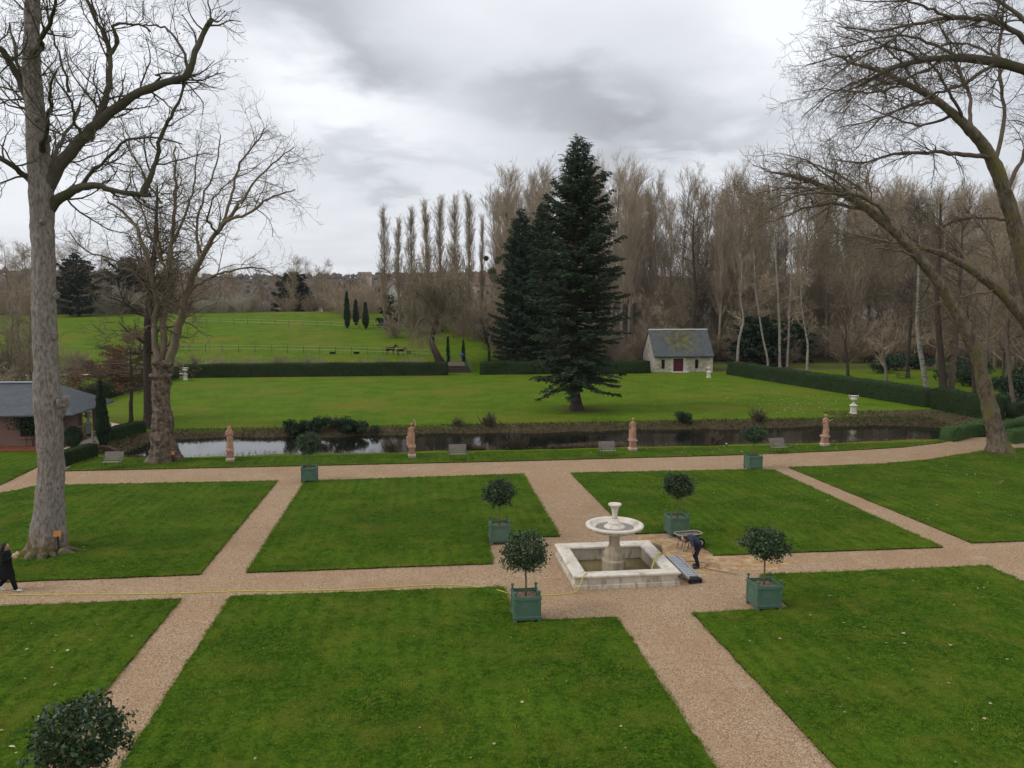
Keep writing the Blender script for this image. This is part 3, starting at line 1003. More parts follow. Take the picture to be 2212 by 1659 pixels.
    sm = MB(); sm.box(((doors[0] + doors[1]) / 2 + .2, -0.45, 0.0), (2.6, 0.9, 0.24)); sm.build('doorstep', 'dressed_stone', t, bevel=0.03)
    for wn in wins:
        wo = MB(); wo.box(((wn[0] + wn[1]) / 2, 0.26, 1.275), (0.54, 0.04, 1.45)); wnd = wo.build('window', 'dark_glass', t)
        for k in range(2):
            b = MB(); b.bar((wn[0] + 0.14 + 0.26 * k, 0.06, 0.55), (wn[0] + 0.14 + 0.26 * k, 0.06, 2.0), 0.035); b.build('grille_bar', 'dark_iron', wnd)
        for k in range(4):
            b = MB(); b.lathe([(0.085, -0.012), (0.115, -0.012), (0.115, 0.012), (0.085, 0.012), (0.085, -0.012)], 10)
            o = b.build('grille_scroll', 'dark_iron', wnd); o.location = ((wn[0] + wn[1]) / 2, 0.05, 0.74 + 0.36 * k); o.rotation_euler = (R(90), 0, 0)
        for sx in (wn[0] - 0.12, wn[1] + 0.12):
            pass
    # corner and jamb stones
    rr = random.Random(2)
    for cx, sd_ in ((0, 1), (W, -1)):
        for k in range(7):
            wd_ = 0.82 if k % 2 == 0 else 0.45
            b = MB(); b.box((cx + sd_ * (wd_ / 2 - 0.03), 0.11, 0.10 + k * 0.375), (wd_, 0.29, 0.345)); b.build('quoin', 'dressed_stone', t, bevel=0.02)
    for k in range(6):
        for cx, sd_ in ((doors[0], -1), (doors[1], 1)):
            wd_ = 0.78 if k % 2 == 0 else 0.42
            b = MB(); b.box((cx + sd_ * (wd_ / 2), 0.10, 0.06 + k * 0.37), (wd_, 0.25, 0.34)); b.build('jamb_stone', 'dressed_stone', t, bevel=0.02)
    # small gable window with its stone surround
    b = MB(); b.box((-0.03, D / 2 - .2, 4.15), (0.12, 0.62, 1.15)); s_ = b.build('gable_window', 'dressed_stone', t, bevel=0.02)
    b = MB(); b.box((-0.085, D / 2 - .2, 4.15), (0.02, 0.24, 0.78)); b.build('pane', 'dark_glass', s_)
    b = MB(); b.lathe([(0.01, 0), (0.30, 0.02), (0.30, 0.08), (0.01, 0.10)], 10); o = b.build('gable_niche', 'dressed_stone', t); o.location = (-0.06, D / 2 - .2, 2.55); o.rotation_euler = (0, R(90), 0)
cottage()

# ------------------------------------------------------------------ brick pavilion
def brick_material():
    m = bpy.data.materials.new('brick'); m.use_nodes = True
    nt = m.node_tree; N, L = nt.nodes.new, nt.links.new
    b = nt.nodes['Principled BSDF']; b.inputs['Roughness'].default_value = 0.9; b.inputs['Specular IOR Level'].default_value = 0.15
    tc = N('ShaderNodeTexCoord')
    sep = N('ShaderNodeSeparateXYZ'); L(tc.outputs['Object'], sep.inputs[0])
    cb = N('ShaderNodeCombineXYZ')
    ad = N('ShaderNodeMath'); ad.operation = 'ADD'; L(sep.outputs[0], ad.inputs[0]); L(sep.outputs[1], ad.inputs[1])
    L(ad.outputs[0], cb.inputs[0]); L(sep.outputs[2], cb.inputs[1])
    br = N('ShaderNodeTexBrick')
    br.inputs['Scale'].default_value = 1.0
    br.inputs['Brick Width'].default_value = 0.23; br.inputs['Row Height'].default_value = 0.075; br.inputs['Mortar Size'].default_value = 0.012
    br.inputs['Color1'].default_value = (0.20, 0.075, 0.055, 1); br.inputs['Color2'].default_value = (0.13, 0.055, 0.045, 1); br.inputs['Mortar'].default_value = (0.30, 0.24, 0.20, 1)
    L(cb.outputs[0], br.inputs['Vector'])
    L(br.outputs['Color'], b.inputs['Base Color'])
    bp = N('ShaderNodeBump'); bp.inputs['Strength'].default_value = 0.5; bp.inputs['Distance'].default_value = 0.01; bp.invert = True
    L(br.outputs['Fac'], bp.inputs['Height']); L(bp.outputs[0], b.inputs['Normal'])
    MATS['brick'] = m
brick_material()
material('brown_frame', (0.060, 0.028, 0.016), (0.040, 0.018, 0.010), 3, 0.6)
material('zinc', (0.42, 0.45, 0.50), (0.34, 0.37, 0.42), 3, 0.45, metallic=0.3)
material('red_earth', (0.19, 0.065, 0.035), (0.11, 0.045, 0.028), 5, 1.0, spec=0.05)
material('ivy_leaf', (0.010, 0.024, 0.010), (0.035, 0.060, 0.018), 3.0, 0.6, spec=0.35)
def pavilion():
    # origin at the front right corner of its walls
    t = thing('brick_pavilion', 'low brick pavilion with slate hip roof behind the big trunk', 'pavilion', (-25.3, 57.6, 0.0))
    W, D, E = 14.0, 6.2, 2.45
    wx = (-2.65, -1.25, 0.75, 2.1)
    m = MB()
    for x0, x1, z0, z1 in ((-W, wx[0], -.3, E), (wx[1], 0, -.3, E), (wx[0], wx[1], -.3, wx[2]), (wx[0], wx[1], wx[3], E)):
        m.add([(x0, 0, z0), (x1, 0, z0), (x1, 0, z1), (x0, 0, z1)], [(0, 1, 2, 3)])
    x0, x1, z0, z1 = wx
    m.add([(x0, 0, z0), (x0, .25, z0), (x0, .25, z1), (x0, 0, z1), (x1, 0, z0), (x1, .25, z0), (x1, .25, z1), (x1, 0, z1)], [(0, 1, 2, 3), (4, 7, 6, 5), (3, 2, 6, 7), (0, 4, 5, 1)])
    m.add([(0, 0, -.3), (0, 3.2, -.3), (0, 3.2, E), (0, 0, E)], [(0, 1, 2, 3)])
    m.add([(-W, D, -.3), (-1.2, D, -.3), (-1.2, D, E), (-W, D, E)], [(0, 3, 2, 1)])
    m.add([(-1.2, 3.2, -.3), (-1.2, D, -.3), (-1.2, D, E), (-1.2, 3.2, E)], [(0, 1, 2, 3)])
    m.build('wall', 'brick', t)
    for py in (3.35, 4.7, D - 0.1):
        b = MB(); b.box((0.55 if py > 3.4 else 0.0, py, E / 2 - .1), (0.30, 0.30, E + .15)); b.build('porch_pillar', 'brick', t, bevel=0.01)
    b = MB(); b.box(((x0 + x1) / 2, 0.16, (z0 + z1) / 2), (x1 - x0, 0.06, z1 - z0)); wn = b.build('window', 'dark_glass', t)
    for bx in (x0 + .05, (x0 + x1) / 2, x1 - .05):
        b = MB(); b.bar((bx, 0.10, z0), (bx, 0.10, z1), 0.085); b.build('frame', 'brown_frame', wn)
    for bz in (z0 + .05, (z0 + z1) / 2 + .1, z1 - .05):
        b = MB(); b.bar((x0, 0.095, bz), (x1, 0.095, bz), 0.08); b.build('frame', 'brown_frame', wn)
    b = MB(); b.box(((x0 + x1) / 2, -.04, z0 - .06), (x1 - x0 + .3, .2, .11)); b.build('sill', 'brick', wn, bevel=0.01)
    # hip roof with overhang; the porch corner sits at the right
    ov, zt = 0.55, 4.35
    A, B, C_, D_ = (-W - ov, -ov, E - .1), (0.95 + .2, -ov, E - .1), (0.95 + .3, D + ov, E + .05), (-W - ov, D + ov, E - .1)
    r0, r1 = (-W + 3, D / 2, zt), (-1.75, D / 2, zt)
    m = MB(); m.add([A, B, C_, D_, r0, r1], [(0, 1, 5, 4), (1, 2, 5), (2, 3, 4, 5), (3, 0, 4)])
    m.add([(p[0], p[1], p[2] - .10) for p in (A, B, C_, D_)], [(3, 2, 1, 0)])
    m.add([A, B, C_, D_] + [(p[0], p[1], p[2] - .10) for p in (A, B, C_, D_)], [(0, 4, 5, 1), (1, 5, 6, 2), (2, 6, 7, 3), (3, 7, 4, 0)])
    rf = m.build('roof', 'slate', t)
    b = MB(); b.bar((r0[0], r0[1], zt + .03), (r1[0], r1[1], zt + .03), 0.34, 0.09); b.build('ridge_cap', 'zinc', rf)
    b = MB(); b.box((-7, -1.0, 0.02), (14.6, 1.9, 0.24)); b.build('terrace', 'red_earth', t, bevel=0.05)
pavilion()
def ivy(c, ext, n, label, seed):
    rg = np.random.default_rng(seed)
    p = rg.normal(size=(n, 3)) * 0.42 * np.array(ext)
    v, q = leaf_cloud(rg, p, 0.13, 0.8)
    o = link('climbing_ivy', raw_mesh('climbing_ivy', v, q), 'ivy_leaf', loc=c)
    tag(o, label, 'ivy')
    w_ = Wood(seed)
    st = np.zeros((7, 3)); st[:, 0] = np.linspace(-.4, .4, 7) * ext[0]; st[:, 2] = -1.9
    w_.grow(st, unit(rg.normal(size=(7, 3)) * .2 + np.array([0, 0, 1.0])), np.full(7, 2.2), np.full(7, .03), 6, .15, (0, 0, .1), .4, 5)
    w_.build('stem', 'bark_dark', o)
material('bark_dark', (0.040, 0.030, 0.024), (0.075, 0.058, 0.045), 6, 0.95, spec=0.1)
ivy((-26.6, 57.35, 1.75), (1.9, 0.22, 0.55), 1500, 'dark ivy hanging over the pavilion window', 3)

# ------------------------------------------------------------------ little bridge by the pavilion with rustic railings
material('weathered_wood', (0.30, 0.25, 0.19), (0.20, 0.165, 0.125), 5, 0.9, stretch=(1, 1, 3), spec=0.15)
def rustic_railing(a, b, label, bays=2, h=1.05):
    a, b = Vector((*a, 0.07)), Vector((*b, 0.07))
    t = thing('rustic_railing', label, 'railing', a, 0, 'rustic railings of the little bridge')
    d = b - a
    up = Vector((0, 0, 1))
    for k in range(bays + 1):
        m = MB(); m.bar(d * (k / bays) - up * 0.05, d * (k / bays) + up * (h + (0.12 if k in (0, bays) else 0)), 0.13); m.build('post', 'weathered_wood', t, bevel=0.012)
    for k in range(bays):
        p, q = d * (k / bays), d * ((k + 1) / bays)
        for z in (0.12, h - .04):
            m = MB(); m.bar(p + up * z, q + up * z, 0.08, 0.08); m.build('rail', 'weathered_wood', t)
        n = Vector((-d.y, d.x, 0)).normalized() * 0.045
        m = MB(); m.bar(p + up * 0.16 + n, q + up * (h - .08) + n, 0.07, 0.07); m.build('brace', 'weathered_wood', t)
        m = MB(); m.bar(p + up * (h - .08) - n, q + up * 0.16 - n, 0.07, 0.07); m.build('brace', 'weathered_wood', t)
rustic_railing((-24.85, 56.9), (-24.95, 60.9), 'rustic crossed-beam railing left of the little bridge, beside the pavilion')
rustic_railing((-22.75, 56.7), (-23.0, 60.5), 'rustic crossed-beam railing right of the little bridge, behind the cypress')
m_ = MB()
pts = []
for k in range(9):
    a_ = math.pi * k / 8
    pts.append((0.95 * math.cos(a_), 0.62 * math.sin(a_)))
for k in range(8):
    (x0, z0), (x1, z1) = pts[k], pts[k + 1]
    m_.add([(x0, 0, z0), (x1, 0, z1), (x1 * 1.22, 0, z1 * 1.3 + .05), (x0 * 1.22, 0, z0 * 1.3 + .05), (x0, .5, z0), (x1, .5, z1), (x1 * 1.22, .5, z1 * 1.3 + .05), (x0 * 1.22, .5, z0 * 1.3 + .05)],
           [(0, 1, 2, 3), (7, 6, 5, 4), (3, 2, 6, 7), (0, 4, 5, 1)])
o_ = m_.build('culvert_arch', 'brown_frame', loc=(-21.6, 55.0, -0.45))
tag(o_, 'low stone culvert arch at the foot of the cypress', 'culvert')

# ------------------------------------------------------------------ footbridge with steps in the gap of the back hedge
material('green_paint', (0.085, 0.145, 0.085), (0.060, 0.105, 0.062), 4, 0.6)
material('step_wood', (0.070, 0.050, 0.032), (0.105, 0.078, 0.052), 5, 0.85)
material('deck_wood', (0.36, 0.29, 0.24), (0.27, 0.21, 0.17), 4, 0.9)
def footbridge():
    c = G(988, 795)
    Y = 119.0
    x0 = P(988, 795, Y).x
    t = thing('footbridge', 'small footbridge with dark steps and green handrails in the hedge gap', 'footbridge', (x0, Y, 0.0))
    wd_ = 3.0
    for k in range(4):
        m = MB(); m.box((0, k * 0.42, 0.16 + k * 0.26), (wd_ * (1.5 - 0.10 * k), 0.46, 0.13)); m.build('step', 'step_wood', t)
        m = MB(); m.box((0, k * 0.42 - .12, 0.03 + k * 0.26), (wd_ * (1.46 - 0.10 * k), 0.05, 0.20)); m.build('riser', 'step_wood', t)
    for k in range(12):
        m = MB(); m.box((0, 2.0 + k * 0.31, 1.12 + 0.04 * k), (2.6, 0.29, 0.07)); m.build('deck_plank', 'deck_wood', t)
    for s_ in (-1, 1):
        p = [(s_ * 2.15, -0.3, 0.0), (s_ * 1.55, 1.6, 1.1), (s_ * 1.45, 5.6, 1.55)]
        for i in range(2):
            for h in (1.05, 0.55):
                a, b = Vector(p[i]), Vector(p[i + 1])
                m = MB(); m.bar(a + Vector((0, 0, h)), b + Vector((0, 0, h)), 0.13 if h > 1 else 0.08); m.build('handrail' if h > 1 else 'mid_rail', 'green_paint', t)
        for i, q in enumerate([p[0], p[1], ((p[1][0] + p[2][0]) / 2, 3.6, 1.33), p[2]]):
            m = MB(); m.bar(q, (q[0], q[1], q[2] + 1.12), 0.13); m.build('railing_post', 'green_paint', t)
footbridge()
material('blue_plastic', (0.015, 0.085, 0.42), None, rough=0.35, spec=0.5)
m_ = MB(); m_.ball((0, 0, 0), 0.30, 16, 12)
q_ = P(998, 767, 123.0)
o_ = m_.build('blue_ball', 'blue_plastic', smooth=True, loc=(q_.x, 123.0, q_.z))
tag(o_, 'round blue ball beside the footbridge handrail', 'ball')
m_ = MB(); m_.bar((0, 0, -q_.z + gz(q_.x, 123.0) - .1), (0, 0, -0.25), 0.06); m_.build('stake', 'weathered_wood', o_)

# ------------------------------------------------------------------ field fences
material('pale_rail', (0.42, 0.43, 0.28), (0.34, 0.35, 0.22), 2, 0.7)
material('fence_post', (0.17, 0.14, 0.10), (0.11, 0.09, 0.065), 3, 0.9)
def field_fence(pts, label, spacing, h, rails, seed):
    t = thing('paddock_fence', label, 'fence', (pts[0][0], pts[0][1], gz(*pts[0])))
    b0 = t.location.copy()
    p = resample([(x, y, 0) for x, y in pts], 200)
    d = np.concatenate([[0], np.cumsum(np.linalg.norm(np.diff(p, axis=0), axis=1))])
    n = int(d[-1] / spacing)
    q = [Vector((np.interp(s_, d, p[:, 0]), np.interp(s_, d, p[:, 1]), 0)) for s_ in np.linspace(0, d[-1], n + 1)]
    for v in q: v.z = gz(v.x, v.y)
    for v in q:
        m = MB(); m.bar(v - b0 - Vector((0, 0, .2)), v - b0 + Vector((0, 0, h + .06)), 0.12); m.build('post', 'fence_post', t)
    for i in range(n):
        for z in rails:
            m = MB(); m.bar(q[i] - b0 + Vector((0, -.08, z)), q[i + 1] - b0 + Vector((0, -.08, z)), 0.035, 0.055); m.build('rail', 'pale_rail', t)
fy = lambda px, py, Y: (P(px, py, Y).x, Y)
field_fence([fy(300, 750, 138), fy(470, 750, 137), fy(640, 748, 135.5), fy(760, 750, 133.5), fy(850, 757, 131.5), fy(930, 765, 129.5)], 'pale two-rail paddock fence in front of the donkeys', 2.7, 1.25, (1.2, 0.62), 1)
field_fence([fy(300, 700, 183), fy(480, 702, 178), fy(640, 702, 173), fy(760, 705, 169), fy(860, 712, 165), fy(940, 722, 158)], 'pale two-rail fence higher up the paddock slope', 3.2, 1.25, (1.2, 0.62), 2)

# ------------------------------------------------------------------ far houses
material('house_white', (0.66, 0.63, 0.58), (0.58, 0.55, 0.50), 0.6, 0.9)
material('house_cream', (0.55, 0.48, 0.38), (0.48, 0.41, 0.32), 0.6, 0.9)
material('tile_roof', (0.17, 0.112, 0.09), (0.13, 0.088, 0.072), 1.2, 0.9)
def house(px, py, Y, W, D, E, RT, rz, label, wall='house_white', roof='tile_roof', wins=3):
    p = P(px, py, Y)
    t = thing('house', label, 'house', (p.x, Y, p.z), rz)
    hb = p.z - gz(p.x, Y) + 4
    m = MB()
    m.add([(-W / 2, -D / 2, -hb), (W / 2, -D / 2, -hb), (W / 2, D / 2, -hb), (-W / 2, D / 2, -hb), (-W / 2, -D / 2, E), (W / 2, -D / 2, E), (W / 2, D / 2, E), (-W / 2, D / 2, E), (-W / 2, 0, RT - .1), (W / 2, 0, RT - .1)],
          [(0, 1, 5, 4), (2, 3, 7, 6), (1, 2, 6, 9, 5), (3, 0, 4, 8, 7)])
    m.build('wall', wall, t)
    ov = 0.4
    sl = (RT - E) / (D / 2)
    m = MB()
    for s_ in (-1, 1):
        a = [(-W / 2 - ov, s_ * (D / 2 + ov), E - ov * sl), (W / 2 + ov, s_ * (D / 2 + ov), E - ov * sl), (W / 2 + ov, 0, RT), (-W / 2 - ov, 0, RT)]
        bb = [(x, y, z - .2) for x, y, z in a]
        m.add([(x, y, z + .02) for x, y, z in a] + bb, [(0, 1, 2, 3), (7, 6, 5, 4), (0, 4, 5, 1), (1, 5, 6, 2), (3, 7, 4, 0)])
    rf = m.build('roof', roof, t)
    m = MB(); m.box((W * .3, 0.4, RT + .3), (.8, .6, 1.4)); m.build('chimney', wall, rf)
    for k in range(wins):
        x = -W / 2 + W * (k + .5) / wins
        m = MB(); m.box((x, -D / 2 - .02, E * .52), (0.95, .06, 1.3)); wn = m.build('window', 'dark_glass', t)
        m = MB(); m.box((x, -D / 2 - .05, E * .52 - .72), (1.2, .12, .12)); m.build('sill', wall, wn)
house(847, 672, 236, 9, 11, 3.4, 8.6, R(-78), 'white gabled house half hidden behind the poplars', wins=2)
house(715, 655, 300, 14, 9, 4.0, 7.4, R(8), 'house with reddish roof far beyond the field')
house(788, 601, 900, 15, 9, 3.4, 7, R(6), 'long pale house with tiled roof high on the wooded hill', 'house_cream')
house(1040, 652, 250, 9, 9, 5.5, 9.5, R(20), 'house with brown roof glimpsed right of the poplar row', 'house_cream')
house(970, 668, 225, 8, 8, 3.2, 5.6, R(-12), 'low white house seen through the willow branches', wins=2)
# ------------------------------------------------------------------ bark and foliage colours
material('bark_plane', (0.285, 0.245, 0.215), (0.125, 0.104, 0.090), 9.0, 0.95, c3=(0.175, 0.142, 0.118), scale3=1.3, lo3=0.50, hi3=0.72, lo=.42, hi=.66, stretch=(1.3, 1.3, 0.5), bump=1.0, bscale=9, bdist=0.05, spec=0.05)
material('bark_moss', (0.120, 0.100, 0.068), (0.070, 0.066, 0.026), 3, 0.95, c3=(0.20, 0.165, 0.11), scale3=5, stretch=(1, 1, 0.5), bump=0.8, bscale=7, spec=0.05)
material('bark_limb', (0.080, 0.066, 0.053), (0.125, 0.105, 0.082), 2.2, 0.95, c3=(0.062, 0.064, 0.028), scale3=1.1, spec=0.06)
material('bark_knobbly', (0.205, 0.155, 0.115), (0.060, 0.045, 0.035), 3.6, 0.95, c3=(0.21, 0.18, 0.145), scale3=4.5, lo3=0.55, hi3=0.7, bump=1.0, bscale=6, bdist=0.08, spec=0.06)
material('bark_tan', (0.19, 0.150, 0.105), (0.125, 0.098, 0.070), 2.5, 0.95, c3=(0.185, 0.160, 0.070), scale3=1.0, lo3=0.55, hi3=0.7, stretch=(1, 1, .4), bump=0.5, bscale=6, spec=0.06)
material('bark_leaning', (0.23, 0.180, 0.130), (0.085, 0.062, 0.044), 4.5, 0.95, c3=(0.165, 0.140, 0.055), scale3=0.9, lo3=0.5, hi3=0.65, stretch=(1, 1, .5), bump=0.7, bscale=5, bdist=0.04, spec=0.06)
material('twig_dark', (0.095, 0.075, 0.056), (0.14, 0.11, 0.082), 0.8, 0.95, spec=0.05)
material('twig_tan', (0.130, 0.100, 0.070), (0.085, 0.065, 0.046), 0.6, 0.95, spec=0.05)
material('twig_wood', (0.37, 0.292, 0.205), (0.26, 0.205, 0.142), 0.3, 0.95, spec=0.04, rand=0.22)
material('twig_poplar', (0.45, 0.362, 0.262), (0.31, 0.248, 0.180), 0.15, 0.95, spec=0.04, rand=0.15)
material('trunk_wood', (0.20, 0.165, 0.125), (0.130, 0.106, 0.082), 0.8, 0.95, spec=0.05, stretch=(1, 1, .3), rand=0.2)
material('trunk_poplar', (0.36, 0.31, 0.245), (0.235, 0.20, 0.155), 1.0, 0.95, spec=0.05, stretch=(1, 1, .3), rand=0.25)
material('birch_bark', (0.30, 0.275, 0.235), (0.09, 0.078, 0.065), 2.0, 0.9, stretch=(1, 1, 2.0), lo=0.5, hi=0.66, spec=0.1)
material('willow_twig', (0.28, 0.225, 0.150), (0.20, 0.160, 0.108), 0.5, 0.95, spec=0.05)
material('fir_needle', (0.026, 0.044, 0.024), (0.052, 0.078, 0.038), 1.6, 0.75, c3=(0.090, 0.108, 0.048), scale3=0.5, lo3=0.6, hi3=0.8, spec=0.2)
material('cypress_leaf', (0.018, 0.037, 0.022), (0.044, 0.072, 0.036), 1.2, 0.8, spec=0.15)
material('cedar_needle', (0.018, 0.030, 0.024), (0.036, 0.052, 0.040), 0.4, 0.8, spec=0.12)
material('beech_leaf', (0.170, 0.085, 0.048), (0.250, 0.140, 0.085), 1.5, 0.85, spec=0.1)
material('holly_leaf', (0.018, 0.040, 0.016), (0.050, 0.085, 0.030), 5.0, 0.42, c3=(0.095, 0.125, 0.045), scale3=7, lo3=0.56, hi3=0.70, spec=0.35, rand=.12)
material('mistletoe', (0.060, 0.070, 0.025), (0.10, 0.11, 0.04), 2, 0.9)

def trunk_mesh(ctrl, radii, rings, sides, lump, lscale, seed, flare=0.0, lobes=5, base=(0, 0, 0), fl_h=1.2, ridge=0.0, fine=0.0):
    p = resample(ctrl, rings)
    d0 = np.concatenate([[0], np.cumsum(np.linalg.norm(np.diff(np.array([tuple(c) for c in ctrl]), axis=0), axis=1))])
    s_ = np.linspace(0, d0[-1], rings)
    r = np.interp(s_, d0, radii)
    t = np.gradient(p, axis=0); t = unit(t)
    ref = np.array([1.0, 0, 0])
    w_ = unit(np.cross(t, ref[None])); u = np.cross(w_, t)
    a = np.arange(sides) * 2 * math.pi / sides
    v = p[:, None, :] + (u[:, None, :] * np.cos(a)[None, :, None] + w_[:, None, :] * np.sin(a)[None, :, None]) * r[:, None, None]
    out = unit(v - p[:, None, :])
    flat = v.reshape(-1, 3)
    disp = (waves(flat, lscale, seed, 9) * 0.6 + waves(flat, lscale * 2.7, seed + 1, 9) * 0.4).reshape(rings, sides) * lump
    if ridge > 0:
        tw = waves(flat, .9, seed + 4, 6).reshape(rings, sides)
        disp = disp + ridge * np.abs(np.sin(6.5 * a[None, :] + 1.6 * tw + .25 * s_[:, None])) - ridge * .5
    if fine > 0:
        disp = disp + fine * waves(flat, lscale * 6, seed + 6, 9).reshape(rings, sides)
    rg = random.Random(seed)
    ph = [rg.uniform(-.4, .4) for _ in range(2)]
    fl = flare * np.exp(-s_ / fl_h)[:, None] * (0.35 + 0.65 * (0.5 + 0.5 * np.cos(lobes * a + ph[0]))[None, :])
    v = v + out * (disp * r[:, None] + fl)[:, :, None]
    idx = np.arange(rings * sides).reshape(rings, sides)
    a0, b0 = idx[:-1], idx[1:]
    q = np.stack([a0, np.roll(a0, -1, 1), np.roll(b0, -1, 1), b0], -1).reshape(-1, 4)
    return v.reshape(-1, 3) - np.asarray(tuple(base))[None], q, p, r

# a pale lichen patch and mossy foot grow on the great trunk
def lichen(matname, centre, size, colour, moss, moss_top):
    nt = MATS[matname].node_tree
    N, L = nt.nodes.new, nt.links.new
    b = nt.nodes['Principled BSDF']
    src = b.inputs['Base Color'].links[0].from_socket
    tc = N('ShaderNodeTexCoord')
    def vm(op, a, c):
        x = N('ShaderNodeVectorMath'); x.operation = op
        L(a, x.inputs[0]); x.inputs[1].default_value = c
        return x
    d = vm('DIVIDE', vm('SUBTRACT', tc.outputs['Object'], centre).outputs[0], size)
    ln = N('ShaderNodeVectorMath'); ln.operation = 'LENGTH'; L(d.outputs[0], ln.inputs[0])
    n = N('ShaderNodeTexNoise'); n.inputs['Scale'].default_value = 5.0; n.inputs['Detail'].default_value = 6; L(tc.outputs['Object'], n.inputs['Vector'])
    ad = N('ShaderNodeMath'); ad.operation = 'MULTIPLY_ADD'; L(n.outputs[0], ad.inputs[0]); ad.inputs[1].default_value = 1.5; L(ln.outputs['Value'], ad.inputs[2])
    r = N('ShaderNodeMapRange'); r.inputs[1].default_value = 1.75; r.inputs[2].default_value = 1.25; L(ad.outputs[0], r.inputs[0])
    mx = N('ShaderNodeMix'); mx.data_type = 'RGBA'; L(r.outputs[0], mx.inputs[0]); L(src, mx.inputs[6]); mx.inputs[7].default_value = (*colour, 1)
    sp = N('ShaderNodeSeparateXYZ'); L(tc.outputs['Object'], sp.inputs[0])
    a2 = N('ShaderNodeMath'); a2.operation = 'MULTIPLY_ADD'; L(n.outputs[0], a2.inputs[0]); a2.inputs[1].default_value = -2.2; L(sp.outputs[2], a2.inputs[2])
    r2 = N('ShaderNodeMapRange'); r2.inputs[1].default_value = moss_top - 1.1; r2.inputs[2].default_value = moss_top - 1.7; L(a2.outputs[0], r2.inputs[0])
    m2 = N('ShaderNodeMix'); m2.data_type = 'RGBA'; L(r2.outputs[0], m2.inputs[0]); L(mx.outputs[2], m2.inputs[6]); m2.inputs[7].default_value = (*moss, 1)
    L(m2.outputs[2], b.inputs['Base Color'])
MATS['bark_burr'] = MATS['bark_plane'].copy()
MATS['bark_burr'].name = 'bark_burr'
lichen('bark_plane', (0.25, -0.85, 2.3), (0.42, 0.7, 1.25), (0.50, 0.51, 0.49), (0.115, 0.085, 0.035), 0.8)

